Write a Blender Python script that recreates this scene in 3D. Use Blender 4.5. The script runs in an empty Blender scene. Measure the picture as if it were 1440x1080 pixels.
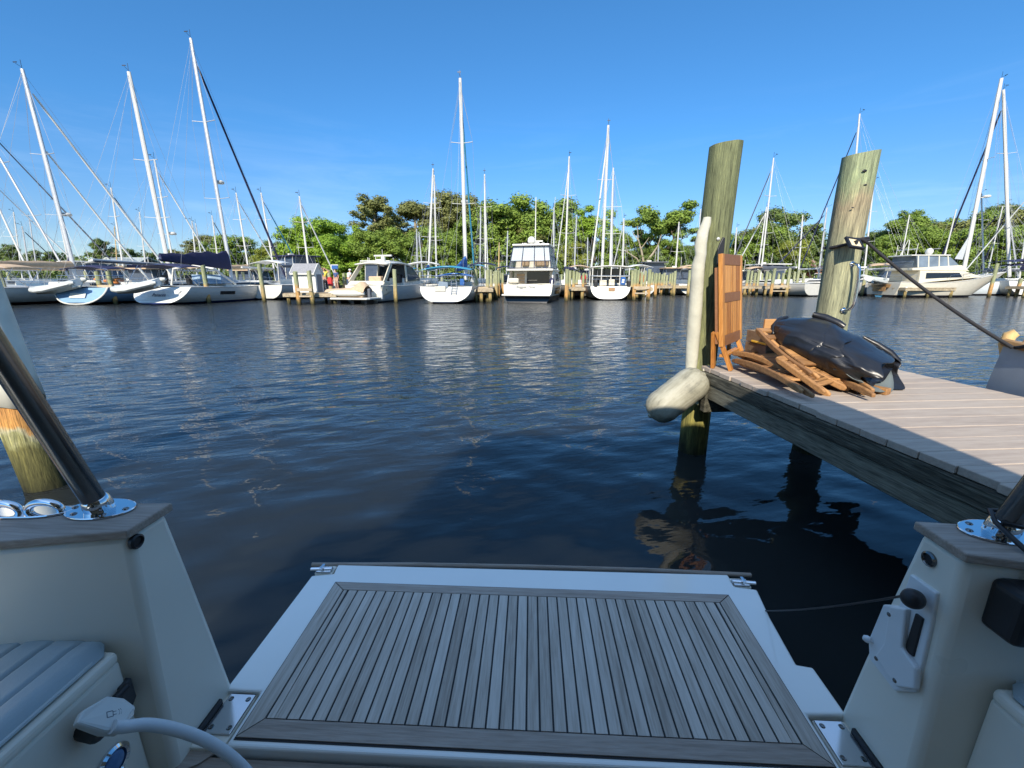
import bpy, math, random
import numpy as np
from mathutils import Vector, Matrix, noise as mnoise
random.seed(7)
rnd = random.random
uni = random.uniform
R = math.radians
SC = bpy.context.scene
COL = SC.collection
PI = math.pi

# ------------------------------------------------------------------ camera model (measured from the photograph)
FPX, PITCH, EYE, YAW = 580.0, R(14.22), 1.6, R(2.6)

def ray(px, py):
    cx = (px - 720) / FPX
    cy = (py - 540) / FPX
    return Vector((cx, math.cos(PITCH) - cy * math.sin(PITCH), -(math.sin(PITCH) + cy * math.cos(PITCH))))

def at(px, py, Y):
    r = ray(px, py)
    return Vector((0, 0, EYE)) + r * (Y / r.y)

def onz(px, py, z):
    r = ray(px, py)
    return Vector((0, 0, EYE)) + r * ((z - EYE) / r.z)

def x_at(px, Y, z=0.0):
    return (px - 720) / FPX * (Y * math.cos(PITCH) - (z - EYE) * math.sin(PITCH))

# ------------------------------------------------------------------ materials
MATS = {}

def _new(name):
    m = bpy.data.materials.new(name)
    m.use_nodes = True
    nt = m.node_tree
    return m, nt, nt.nodes['Principled BSDF'], nt.nodes, nt.links

def ramp(nd, stops):
    r = nd.new('ShaderNodeValToRGB')
    while len(r.color_ramp.elements) < len(stops):
        r.color_ramp.elements.new(0.5)
    for e, (p, c) in zip(r.color_ramp.elements, stops):
        e.position = p
        e.color = (*c, 1)
    return r

def coords(nd, lk, scale=(1, 1, 1), kind='Object', rot=(0, 0, 0)):
    tc = nd.new('ShaderNodeTexCoord')
    mp = nd.new('ShaderNodeMapping')
    mp.inputs['Scale'].default_value = scale
    mp.inputs['Rotation'].default_value = rot
    lk.new(tc.outputs[kind], mp.inputs['Vector'])
    return mp.outputs['Vector']

def noise(nd, lk, vec, scale, detail=4, rough=.55):
    n = nd.new('ShaderNodeTexNoise')
    n.inputs['Scale'].default_value = scale
    n.inputs['Detail'].default_value = detail
    n.inputs['Roughness'].default_value = rough
    lk.new(vec, n.inputs['Vector'])
    return n.outputs['Fac']

def add_bump(nd, lk, b, fac, strength, dist=.01):
    bp = nd.new('ShaderNodeBump')
    bp.inputs['Strength'].default_value = strength
    bp.inputs['Distance'].default_value = dist
    lk.new(fac, bp.inputs['Height'])
    lk.new(bp.outputs['Normal'], b.inputs['Normal'])
    return bp

def mat(name, col, rough=.5, metal=0., var=.15, scale=6., bump=0., bscale=60., stretch=(1, 1, 1), coat=0., col2=None, spec=.5):
    """plain surface with a little noise in its colour and gloss"""
    if name in MATS:
        return MATS[name]
    m, nt, b, nd, lk = _new(name)
    v = coords(nd, lk, stretch)
    f = noise(nd, lk, v, scale)
    c1 = tuple(c * (1 - var) for c in col)
    c2 = col2 if col2 else tuple(min(1, c * (1 + var * .6)) for c in col)
    r = ramp(nd, [(.3, c1), (.7, c2)])
    lk.new(f, r.inputs['Fac'])
    lk.new(r.outputs['Color'], b.inputs['Base Color'])
    mr = nd.new('ShaderNodeMapRange')
    mr.inputs['To Min'].default_value = max(0, rough - .08)
    mr.inputs['To Max'].default_value = min(1, rough + .08)
    lk.new(f, mr.inputs['Value'])
    lk.new(mr.outputs['Result'], b.inputs['Roughness'])
    b.inputs['Metallic'].default_value = metal
    b.inputs['Coat Weight'].default_value = coat
    b.inputs['Specular IOR Level'].default_value = spec
    if bump:
        add_bump(nd, lk, b, noise(nd, lk, v, bscale, 3), bump)
    MATS[name] = m
    return m

def wood(name, cols, stretch, scale=10., rough=.6, bump=.3, attr=.35, spec=.3):
    """grained timber; stretch is small along the grain; face attribute rnd shifts each board"""
    if name in MATS:
        return MATS[name]
    m, nt, b, nd, lk = _new(name)
    at_ = nd.new('ShaderNodeAttribute')
    at_.attribute_name = 'rnd'
    v0 = coords(nd, lk, stretch)
    ad = nd.new('ShaderNodeVectorMath')
    ad.operation = 'MULTIPLY_ADD'
    sv = nd.new('ShaderNodeCombineXYZ')
    for k in range(3):
        lk.new(at_.outputs['Fac'], sv.inputs[k])
    lk.new(sv.outputs[0], ad.inputs[0])
    ad.inputs[1].default_value = (37, 23, 51)
    lk.new(v0, ad.inputs[2])
    v = ad.outputs[0]
    f = noise(nd, lk, v, scale, 6, .6)
    f2 = noise(nd, lk, v, scale * 4, 3, .6)
    mx = nd.new('ShaderNodeMath')
    mx.operation = 'MULTIPLY_ADD'
    mx.inputs[1].default_value = .4
    lk.new(f2, mx.inputs[0])
    m2 = nd.new('ShaderNodeMath')
    m2.operation = 'MULTIPLY'
    m2.inputs[1].default_value = .6
    lk.new(f, m2.inputs[0])
    lk.new(m2.outputs[0], mx.inputs[2])
    m3 = nd.new('ShaderNodeMath')
    m3.operation = 'MULTIPLY_ADD'
    m3.inputs[1].default_value = attr
    m3.inputs[2].default_value = -attr / 2
    lk.new(at_.outputs['Fac'], m3.inputs[0])
    m4 = nd.new('ShaderNodeMath')
    m4.operation = 'ADD'
    lk.new(mx.outputs[0], m4.inputs[0])
    lk.new(m3.outputs[0], m4.inputs[1])
    n = len(cols)
    r = ramp(nd, [(.28 + .44 * i / (n - 1), c) for i, c in enumerate(cols)])
    lk.new(m4.outputs[0], r.inputs['Fac'])
    lk.new(r.outputs['Color'], b.inputs['Base Color'])
    b.inputs['Roughness'].default_value = rough
    b.inputs['Specular IOR Level'].default_value = spec
    if bump:
        add_bump(nd, lk, b, f2, bump, .004)
    MATS[name] = m
    return m

def piling_mat(name, stops, near=True):
    """timber pile: bands by height above the water (object z), streaked grain"""
    m, nt, b, nd, lk = _new(name)
    tc = nd.new('ShaderNodeTexCoord')
    sp = nd.new('ShaderNodeSeparateXYZ')
    lk.new(tc.outputs['Object'], sp.inputs[0])
    vg = coords(nd, lk, (9, 9, .55))
    g = noise(nd, lk, vg, 3.5 if near else 1.6, 6, .65)
    gg = noise(nd, lk, coords(nd, lk, (26, 26, 1.3)), 4, 4, .6)
    big = noise(nd, lk, coords(nd, lk, (2.2, 2.2, 1.2)), 2.2, 4, .6)
    ad = nd.new('ShaderNodeMath')
    ad.operation = 'MULTIPLY_ADD'
    ad.inputs[1].default_value = .55
    lk.new(big, ad.inputs[0])
    lk.new(sp.outputs['Z'], ad.inputs[2])
    ds = nd.new('ShaderNodeMath')
    ds.operation = 'MULTIPLY_ADD'
    ds.inputs[1].default_value = .33
    ds.inputs[2].default_value = -.09
    lk.new(ad.outputs[0], ds.inputs[0])
    r = ramp(nd, stops)
    lk.new(ds.outputs[0], r.inputs['Fac'])
    fine = noise(nd, lk, coords(nd, lk, (70, 70, 5)), 2.2 if near else 1.2, 5, .7)
    mixg = nd.new('ShaderNodeMath')
    mixg.operation = 'MULTIPLY'
    lk.new(g, mixg.inputs[0])
    lk.new(gg, mixg.inputs[1])
    mixh = nd.new('ShaderNodeMath')
    mixh.operation = 'MULTIPLY'
    lk.new(mixg.outputs[0], mixh.inputs[0])
    lk.new(fine, mixh.inputs[1])
    r2 = ramp(nd, [(.055, (.30, .30, .29)), (.10, (.78, .79, .76)), (.15, (1.1, 1.1, 1.03)), (.23, (1.75, 1.7, 1.5))])
    lk.new(mixh.outputs[0], r2.inputs['Fac'])
    mm = nd.new('ShaderNodeMixRGB')
    mm.blend_type = 'MULTIPLY'
    mm.inputs['Fac'].default_value = 1
    lk.new(r.outputs['Color'], mm.inputs[1])
    lk.new(r2.outputs['Color'], mm.inputs[2])
    lk.new(mm.outputs['Color'], b.inputs['Base Color'])
    b.inputs['Roughness'].default_value = .8
    b.inputs['Specular IOR Level'].default_value = .25
    if near:
        add_bump(nd, lk, b, mixh.outputs[0], .9, .02)
    MATS[name] = m
    return m

def hull_mat(name, top, boot, zb=.16, rough=.25, stripe=None):
    """painted hull: antifouling below zb, topside colour above"""
    if name in MATS:
        return MATS[name]
    m, nt, b, nd, lk = _new(name)
    tc = nd.new('ShaderNodeTexCoord')
    sp = nd.new('ShaderNodeSeparateXYZ')
    lk.new(tc.outputs['Object'], sp.inputs[0])
    st = [(0, boot), (zb / 3, top)]
    if stripe:
        st = [(0, boot), (zb / 3, stripe), (zb / 3 + .03, top)]
    r = ramp(nd, st)
    r.color_ramp.interpolation = 'CONSTANT'
    dv = nd.new('ShaderNodeMath')
    dv.operation = 'DIVIDE'
    dv.inputs[1].default_value = 3
    lk.new(sp.outputs['Z'], dv.inputs[0])
    lk.new(dv.outputs[0], r.inputs['Fac'])
    n = noise(nd, lk, coords(nd, lk, (1.5, .6, 3)), 2.5, 5)
    r2 = ramp(nd, [(.3, (.88, .88, .86)), (.65, (1, 1, 1))])
    lk.new(n, r2.inputs['Fac'])
    mm = nd.new('ShaderNodeMixRGB')
    mm.blend_type = 'MULTIPLY'
    mm.inputs['Fac'].default_value = 1
    lk.new(r.outputs['Color'], mm.inputs[1])
    lk.new(r2.outputs['Color'], mm.inputs[2])
    lk.new(mm.outputs['Color'], b.inputs['Base Color'])
    b.inputs['Roughness'].default_value = rough
    MATS[name] = m
    return m

def leaf_mat(name, dark, light):
    m, nt, b, nd, lk = _new(name)
    a = nd.new('ShaderNodeAttribute')
    a.attribute_name = 'rnd'
    big = noise(nd, lk, coords(nd, lk, (1, 1, 1)), .55, 3)
    ad = nd.new('ShaderNodeMath')
    ad.operation = 'MULTIPLY_ADD'
    ad.inputs[1].default_value = .5
    lk.new(a.outputs['Fac'], ad.inputs[0])
    m2 = nd.new('ShaderNodeMath')
    m2.operation = 'MULTIPLY'
    m2.inputs[1].default_value = .55
    lk.new(big, m2.inputs[0])
    lk.new(m2.outputs[0], ad.inputs[2])
    r = ramp(nd, [(.2, dark), (.85, light)])
    lk.new(ad.outputs[0], r.inputs['Fac'])
    lk.new(r.outputs['Color'], b.inputs['Base Color'])
    b.inputs['Roughness'].default_value = .6
    b.inputs['Specular IOR Level'].default_value = .25
    tr = nd.new('ShaderNodeBsdfTranslucent')
    lk.new(r.outputs['Color'], tr.inputs['Color'])
    mx = nd.new('ShaderNodeMixShader')
    mx.inputs[0].default_value = .2
    out = [n for n in nd if n.type == 'OUTPUT_MATERIAL'][0]
    lk.new(b.outputs[0], mx.inputs[1])
    lk.new(tr.outputs[0], mx.inputs[2])
    lk.new(mx.outputs[0], out.inputs['Surface'])
    MATS[name] = m
    return m

GEL = mat('gelcoat', (.72, .70, .64), .3, var=.05, scale=3)
GELB = mat('gelcoat_bright', (.62, .61, .56), .28, var=.06, scale=2)
CREAM = mat('cream_gelcoat', (.60, .55, .43), .3, var=.06, scale=2)
STEEL = mat('stainless', (.62, .63, .65), .16, 1., var=.08, scale=12)
ALU = mat('aluminium', (.50, .51, .52), .38, .4, var=.08)
WHITEALU = mat('white_spar', (.52, .52, .50), .35, 0, var=.05)
GREYALU = mat('grey_spar', (.42, .42, .42), .4, .3, var=.08)
BLACK = mat('black_plastic', (.012, .012, .014), .45, var=.2, bump=.05)
DARKGLASS = mat('dark_glass', (.015, .018, .022), .06, var=.1)
BLUEGLASS = mat('tinted_vinyl', (.22, .30, .38), .08, var=.25, scale=1.2)
NAVY = mat('navy_canvas', (.016, .018, .062), .8, var=.25, scale=5)
ROYAL = mat('blue_canvas', (.02, .10, .32), .8, var=.25, scale=5, bump=.3, bscale=9)
TEAL = mat('teal_canvas', (.03, .22, .34), .8, var=.2)
TAN = mat('tan_canvas', (.50, .36, .23), .85, var=.15, bump=.3, bscale=9)
GREYC = mat('grey_canvas', (.10, .11, .13), .8, var=.2)
CLOTHW = mat('white_cloth', (.78, .78, .74), .8, var=.08)
WIRE = mat('wire', (.30, .31, .33), .5, .2, var=.05)
ROPEW = mat('cream_rope', (.62, .56, .42), .9, var=.2, scale=60)
ROPEB = mat('black_rope', (.014, .013, .015), .75, var=.3, scale=80, bump=.4, bscale=200)
RUBBER = mat('grey_rubber', (.50, .52, .50), .55, var=.1)
ORANGE = mat('orange_gear', (.55, .20, .05), .7, var=.2)
REDM = mat('red_cloth', (.55, .03, .03), .7, var=.15)
SKIN = mat('skin', (.48, .27, .19), .5, var=.08)

# ------------------------------------------------------------------ mesh builder and object helpers
ROOTM = {}

def root_matrix(o):
    while o.parent is not None:
        o = o.parent
    return ROOTM.get(o.name, Matrix.Identity(4))

# parts of which each separate piece is an object of its own
EACH = {'fascia', 'rail', 'cross_beam', 'hem', 'bolt', 'knot', 'pillar', 'helm', 'stringer', 'gate_leg', 'strap', 'side_wing', 'bridge_seat', 'cockpit_seat', 'antenna', 'port_hole', 'portlight', 'outboard', 'stern_locker', 'spreader', 'window_post', 'side_window', 'cabin_side', 'side_stripe', 'helm_console', 'bridge_steps', 'platform_bracket', 'windows', 'rolled_hem', 'deck_gear', 'cross_rail', 'gunwale', 'trim', 'hull_window', 'saloon_window', 'cabin_window', 'clear_panel', 'cabin_bulkhead', 'end_board', 'toe_rail', 'hull_band', 'seat_post', 'mast_rails'}

class MB:
    def __init__(s):
        s.v, s.f, s.a, s.r = [], [], [], .5

    def add(s, vs, fs):
        n = len(s.v)
        s.v.extend(Vector(v) for v in vs)
        for f in fs:
            s.f.append([i + n for i in f])
            s.a.append(s.r)
        return s

    def box(s, c, size, rot=None, taper=1.):
        x, y, z = (d / 2 for d in size)
        vs = [Vector((i * x * (taper if k > 0 else 1), j * y * (taper if k > 0 else 1), k * z)) for k in (-1, 1) for j in (-1, 1) for i in (-1, 1)]
        if rot is not None:
            vs = [rot @ v for v in vs]
        c = Vector(c)
        return s.add([v + c for v in vs], [(0, 2, 3, 1), (4, 5, 7, 6), (0, 1, 5, 4), (2, 6, 7, 3), (0, 4, 6, 2), (1, 3, 7, 5)])

    def bar(s, p, q, w, h, up=(0, 0, 1)):
        p, q = Vector(p), Vector(q)
        d = q - p
        y = d.normalized()
        x = y.cross(Vector(up))
        if x.length < 1e-5:
            x = Vector((1, 0, 0))
        x.normalize()
        z = x.cross(y)
        m = Matrix((x, y, z)).transposed()
        return s.box((p + q) / 2, (w, d.length, h), m)

    def tube(s, pts, r, n=8, caps=True, flat=1.):
        pts = [Vector(p) for p in pts]
        k = len(pts)
        rs = r if isinstance(r, (list, tuple)) else [r] * k
        t0 = (pts[1] - pts[0]).normalized()
        u = t0.cross(Vector((0, 0, 1)))
        if u.length < .05:
            u = t0.cross(Vector((1, 0, 0)))
        u.normalize()
        rings = []
        for i, p in enumerate(pts):
            a = pts[max(0, i - 1)]
            b = pts[min(k - 1, i + 1)]
            t = (b - a)
            t = t.normalized() if t.length > 1e-9 else t0
            u = (u - t * u.dot(t))
            u = u.normalized() if u.length > 1e-6 else t.orthogonal().normalized()
            w = t.cross(u)
            rings.append([p + u * (math.cos(2 * PI * j / n) * rs[i]) + w * (math.sin(2 * PI * j / n) * rs[i] * flat) for j in range(n)])
        return s.loft(rings, True, caps)

    def loft(s, rings, closed=True, caps=True):
        n = len(rings[0])
        vs = [v for r_ in rings for v in r_]
        fs = []
        for i in range(len(rings) - 1):
            for j in range(n if closed else n - 1):
                a, b = i * n + j, i * n + (j + 1) % n
                fs.append((a, b, b + n, a + n))
        if caps:
            fs.append(tuple(range(n - 1, -1, -1)))
            m = (len(rings) - 1) * n
            fs.append(tuple(m + j for j in range(n)))
        return s.add(vs, fs)

    def lathe(s, prof, n=20, origin=(0, 0, 0), axis=(0, 0, 1)):
        q = Vector((0, 0, 1)).rotation_difference(Vector(axis).normalized()).to_matrix()
        o = Vector(origin)
        rings = [[o + q @ Vector((r_ * math.cos(2 * PI * j / n), r_ * math.sin(2 * PI * j / n), z)) for j in range(n)] for r_, z in prof]
        return s.loft(rings, True, True)

    def prism(s, poly, z0, z1):
        n = len(poly)
        vs = [(x, y, z0) for x, y in poly] + [(x, y, z1) for x, y in poly]
        fs = [tuple(range(n - 1, -1, -1)), tuple(n + i for i in range(n))]
        fs += [(i, (i + 1) % n, n + (i + 1) % n, n + i) for i in range(n)]
        return s.add(vs, fs)

    def slab(s, poly, th):
        """polygon of 3D points given thickness th along its normal"""
        p = [Vector(v) for v in poly]
        nrm = Vector((0, 0, 0))
        for i in range(len(p)):
            nrm += (p[i] - p[0]).cross(p[(i + 1) % len(p)] - p[0])
        nrm.normalize()
        n = len(p)
        vs = [v + nrm * (th / 2) for v in p] + [v - nrm * (th / 2) for v in p]
        fs = [tuple(range(n)), tuple(range(2 * n - 1, n - 1, -1))]
        fs += [(i, n + i, n + (i + 1) % n, (i + 1) % n) for i in range(n)]
        return s.add(vs, fs)

    def ball(s, c, r, n=10, sq=(1, 1, 1)):
        prof = [(max(.001, math.sin(PI * i / n)), -math.cos(PI * i / n)) for i in range(n + 1)]
        c = Vector(c)
        rings = [[c + Vector((a * math.cos(2 * PI * j / (2 * n)) * r * sq[0], a * math.sin(2 * PI * j / (2 * n)) * r * sq[1], z * r * sq[2])) for j in range(2 * n)] for a, z in prof]
        return s.loft(rings, True, True)

    def pieces(s):
        par = list(range(len(s.v)))
        def find(i):
            while par[i] != i:
                par[i] = par[par[i]]
                i = par[i]
            return i
        for f in s.f:
            a = find(f[0])
            for i in f[1:]:
                par[find(i)] = a
        out = {}
        for f, r_ in zip(s.f, s.a):
            out.setdefault(find(f[0]), []).append((f, r_))
        res = []
        for fs in out.values():
            mb = MB()
            ix = {}
            for f, r_ in fs:
                g = []
                for i in f:
                    if i not in ix:
                        ix[i] = len(mb.v)
                        mb.v.append(s.v[i])
                    g.append(ix[i])
                mb.f.append(g)
                mb.a.append(r_)
            res.append(mb)
        return res

    def build(s, name, m, parent=None, world=False, smooth=False, bevel=0., seg=2, angle=40):
        if name in EACH and parent is not None:
            ps = s.pieces()
            if len(ps) > 1:
                return [p.build(name, m, parent, world, smooth, bevel, seg, angle) for p in ps][0]
        me = bpy.data.meshes.new(name)
        vs = s.v
        if world and parent is not None:
            inv = root_matrix(parent).inverted()
            vs = [inv @ v for v in vs]
        me.from_pydata([tuple(v) for v in vs], [], s.f)
        at_ = me.attributes.new('rnd', 'FLOAT', 'FACE')
        at_.data.foreach_set('value', s.a)
        me.materials.append(m)
        if smooth:
            me.polygons.foreach_set('use_smooth', [True] * len(me.polygons))
            me.set_sharp_from_angle(angle=R(angle))
        me.validate()
        me.update()
        o = bpy.data.objects.new(name, me)
        COL.objects.link(o)
        if parent is not None:
            o.parent = parent
        if bevel:
            b = o.modifiers.new('edge', 'BEVEL')
            b.width = bevel
            b.segments = seg
            b.limit_method = 'ANGLE'
            b.angle_limit = R(35)
        return o

def tag(o, label=None, cat=None, group=None, kind=None):
    for k, v in (('label', label), ('category', cat), ('group', group), ('kind', kind)):
        if v:
            o[k] = v
    return o

def thing(name, label, cat, loc=(0, 0, 0), rz=0., group=None):
    o = bpy.data.objects.new(name, None)
    o.empty_display_size = .2
    COL.objects.link(o)
    o.location = loc
    o.rotation_euler = (0, 0, rz)
    ROOTM[o.name] = Matrix.Translation(Vector(loc)) @ Matrix.Rotation(rz, 4, 'Z')
    return tag(o, label, cat, group)

def copy_tree(o, parent=None):
    c = o.copy()
    COL.objects.link(c)
    if parent is not None:
        c.parent = parent
    for ch in list(o.children):
        copy_tree(ch, c)
    return c

def text(body, name, m, parent, loc, size, rot, world=False, shear=0., depth=.004):
    cu = bpy.data.curves.new(name, 'FONT')
    cu.body = body
    cu.size = size
    cu.shear = shear
    cu.extrude = depth
    cu.align_x = 'CENTER'
    cu.align_y = 'CENTER'
    cu.materials.append(m)
    tmp = bpy.data.objects.new(name, cu)
    COL.objects.link(tmp)
    bpy.context.view_layer.update()
    me = bpy.data.meshes.new_from_object(tmp.evaluated_get(bpy.context.evaluated_depsgraph_get()))
    bpy.data.objects.remove(tmp)
    bpy.data.curves.remove(cu)
    o = bpy.data.objects.new(name, me)
    COL.objects.link(o)
    o.parent = parent
    o.location = loc
    o.rotation_euler = rot
    return o

def lerp(a, b, t):
    return a + (b - a) * t

def sag(p, q, d, n=10):
    p, q = Vector(p), Vector(q)
    return [p.lerp(q, i / n) - Vector((0, 0, d * 4 * (i / n) * (1 - i / n))) for i in range(n + 1)]

# ------------------------------------------------------------------ camera, sun and sky
cam_d = bpy.data.cameras.new('camera')
cam = bpy.data.objects.new('camera', cam_d)
COL.objects.link(cam)
cam.location = (0, 0, EYE)
cam.rotation_euler = (PI / 2 - PITCH, 0, 0)
cam_d.sensor_width = 36
cam_d.lens = 36 * FPX / 1440
cam_d.clip_start = .02
cam_d.clip_end = 2000
SC.camera = cam

SUN_EL, SUN_AZ = R(34), R(193.5)           # azimuth clockwise from the view direction
S = Vector((math.sin(SUN_AZ) * math.cos(SUN_EL), math.cos(SUN_AZ) * math.cos(SUN_EL), math.sin(SUN_EL)))
sl = bpy.data.lights.new('sun', 'SUN')
sl.energy = 3.9
sl.angle = R(.53)
sl.color = (1, .905, .755)
so = bpy.data.objects.new('sun', sl)
COL.objects.link(so)
so.rotation_euler = S.to_track_quat('Z', 'Y').to_euler()
so.location = S * 60

w = bpy.data.worlds.new('World')
SC.world = w
w.use_nodes = True
nd, lk = w.node_tree.nodes, w.node_tree.links
sky = nd.new('ShaderNodeTexSky')
sky.sky_type = 'NISHITA'
sky.sun_disc = False
sky.sun_elevation = SUN_EL
sky.sun_rotation = SUN_AZ
sky.air_density = 1.0
sky.dust_density = .1
sky.ozone_density = 3.0
# thin cirrus wisps low in the sky
tc = nd.new('ShaderNodeTexCoord')
mp = nd.new('ShaderNodeMapping')
mp.inputs['Scale'].default_value = (1.2, 1.2, 9)
mp.inputs['Rotation'].default_value = (.06, -.05, .4)
lk.new(tc.outputs['Generated'], mp.inputs['Vector'])
nz = nd.new('ShaderNodeTexNoise')
nz.inputs['Scale'].default_value = 2.4
nz.inputs['Detail'].default_value = 9
nz.inputs['Roughness'].default_value = .62
nz.inputs['Distortion'].default_value = .6
lk.new(mp.outputs['Vector'], nz.inputs['Vector'])
cr = ramp(nd, [(.50, (0, 0, 0)), (.85, (.11, .11, .11))])
lk.new(nz.outputs['Fac'], cr.inputs['Fac'])
spz = nd.new('ShaderNodeSeparateXYZ')
lk.new(tc.outputs['Generated'], spz.inputs[0])
cz = ramp(nd, [(.0, (1, 1, 1)), (.12, (.8, .8, .8)), (.34, (0, 0, 0))])
lk.new(spz.outputs['Z'], cz.inputs['Fac'])
cm = nd.new('ShaderNodeMath')
cm.operation = 'MULTIPLY'
lk.new(cr.outputs['Color'], cm.inputs[0])
lk.new(cz.outputs['Color'], cm.inputs[1])
mxs = nd.new('ShaderNodeMixRGB')
mxs.inputs[2].default_value = (7.5, 8.0, 8.6, 1)
lk.new(cm.outputs[0], mxs.inputs['Fac'])
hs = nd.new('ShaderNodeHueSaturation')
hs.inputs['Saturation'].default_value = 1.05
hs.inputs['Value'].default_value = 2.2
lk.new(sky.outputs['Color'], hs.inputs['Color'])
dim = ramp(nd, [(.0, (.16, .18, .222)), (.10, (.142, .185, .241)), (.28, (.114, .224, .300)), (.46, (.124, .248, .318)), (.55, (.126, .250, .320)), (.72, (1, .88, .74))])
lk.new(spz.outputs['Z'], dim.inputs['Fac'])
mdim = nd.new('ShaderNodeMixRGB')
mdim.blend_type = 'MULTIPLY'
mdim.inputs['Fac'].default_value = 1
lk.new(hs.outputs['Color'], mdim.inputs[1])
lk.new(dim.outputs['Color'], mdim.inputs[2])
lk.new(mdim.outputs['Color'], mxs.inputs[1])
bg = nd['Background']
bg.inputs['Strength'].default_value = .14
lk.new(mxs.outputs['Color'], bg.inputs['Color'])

SC.view_settings.view_transform = 'Standard'
SC.view_settings.look = 'None'
SC.view_settings.exposure = 0.92
SC.view_settings.gamma = 1
SC.render.engine = 'CYCLES'
SC.cycles.max_bounces = 8
SC.cycles.transparent_max_bounces = 12
SC.cycles.caustics_reflective = False
SC.cycles.caustics_refractive = False

# ------------------------------------------------------------------ water
def make_water():
    rng = np.random.RandomState(3)
    nr, nc = 460, 440
    ys = np.concatenate([[-120, -60, -30, -15, -8, -4, -2, -.8, 0], .5 * (130 / .5) ** (np.arange(nr) / (nr - 1))])
    u = np.linspace(-1, 1, nc)
    au = np.abs(u)
    base = np.where(au < .92, au / .92, 1)
    extra = np.where(au >= .92, (au - .92) / .08, 0) ** 2 * 260
    yy = np.maximum(ys, 1.0)
    X = np.sign(u)[None, :] * (base[None, :] * (1.45 * yy[:, None] + 4.5) + extra[None, :])
    Y = np.repeat(ys[:, None], nc, 1)
    Z = np.zeros_like(X)
    sp = np.gradient(ys)[:, None]
    sp = np.maximum(sp, (1.45 * yy[:, None] + 4.5) / 200)
    for i in range(64):
        lam = .10 * (.95 / .10) ** rng.rand()
        th = R(-72) + rng.randn() * .55 if i % 3 else R(-120) + rng.randn() * .5
        k = 2 * PI / lam
        slope = .0112 * min(1, (lam / .4)) ** .6 * (1 if lam < .6 else .7)
        amp = slope / k
        ph = rng.rand() * 2 * PI
        fade = np.clip((lam / sp - 3) / 3, 0, 1)
        Z += fade * amp * np.sin(k * (X * math.cos(th) + Y * math.sin(th)) + ph)
    Z[:9] = 0
    nrow = len(ys)
    co = np.stack([X, Y, Z], -1).reshape(-1, 3)
    idx = np.arange(nrow * nc).reshape(nrow, nc)
    q = np.stack([idx[:-1, :-1], idx[:-1, 1:], idx[1:, 1:], idx[1:, :-1]], -1).reshape(-1, 4)
    me = bpy.data.meshes.new('water')
    me.vertices.add(len(co))
    me.vertices.foreach_set('co', co.ravel())
    me.loops.add(q.size)
    me.loops.foreach_set('vertex_index', q.ravel())
    me.polygons.add(len(q))
    me.polygons.foreach_set('loop_start', np.arange(0, q.size, 4))
    me.polygons.foreach_set('use_smooth', [True] * len(q))
    me.update()
    m, nt, b, nd, lk = _new('water')
    b.inputs['IOR'].default_value = 1.333
    b.inputs['Specular IOR Level'].default_value = .6
    b.subsurface_method = 'BURLEY'
    b.inputs['Subsurface Weight'].default_value = 1.0
    b.inputs['Subsurface Radius'].default_value = (1, 1, 1)
    b.inputs['Subsurface Scale'].default_value = .7
    v = coords(nd, lk, (1, 1, 1), rot=(0, 0, R(-16)))
    patch = noise(nd, lk, coords(nd, lk, (.05, .12, 1)), 1.6, 3)
    cr_ = ramp(nd, [(.35, (.015, .019, .021)), (.7, (.025, .027, .024))])
    lk.new(patch, cr_.inputs['Fac'])
    lk.new(cr_.outputs['Color'], b.inputs['Base Color'])
    tc = nd.new('ShaderNodeTexCoord')
    sp_ = nd.new('ShaderNodeSeparateXYZ')
    lk.new(tc.outputs['Object'], sp_.inputs[0])
    # the slip is sheltered, the fairway beyond it is wind-ruffled
    shel = nd.new('ShaderNodeMapRange')
    shel.inputs['From Min'].default_value = 2.
    shel.inputs['From Max'].default_value = 20.
    shel.inputs['To Min'].default_value = .03
    shel.inputs['To Max'].default_value = 1.
    lk.new(sp_.outputs['Y'], shel.inputs['Value'])
    mp1 = nd.new('ShaderNodeMapping')
    mp1.inputs['Scale'].default_value = (.55, 1.25, 1)
    lk.new(v, mp1.inputs['Vector'])
    n1 = noise(nd, lk, mp1.outputs[0], 5.5, 3, .5)
    n2 = noise(nd, lk, mp1.outputs[0], 2.2, 2, .5)
    sm = nd.new('ShaderNodeMath')
    sm.operation = 'MULTIPLY_ADD'
    sm.inputs[1].default_value = 1.6
    lk.new(n2, sm.inputs[0])
    lk.new(n1, sm.inputs[2])
    h = nd.new('ShaderNodeMath')
    h.operation = 'MULTIPLY'
    lk.new(sm.outputs[0], h.inputs[0])
    lk.new(shel.outputs['Result'], h.inputs[1])
    add_bump(nd, lk, b, h.outputs[0], 1.0, .085)
    rr = nd.new('ShaderNodeMapRange')
    rr.inputs['From Min'].default_value = 3
    rr.inputs['From Max'].default_value = 40
    rr.inputs['To Min'].default_value = .015
    rr.inputs['To Max'].default_value = .17
    lk.new(sp_.outputs['Y'], rr.inputs['Value'])
    lk.new(rr.outputs['Result'], b.inputs['Roughness'])
    me.materials.append(m)
    o = bpy.data.objects.new('water', me)
    COL.objects.link(o)
    o['kind'] = 'structure'
make_water()

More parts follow.
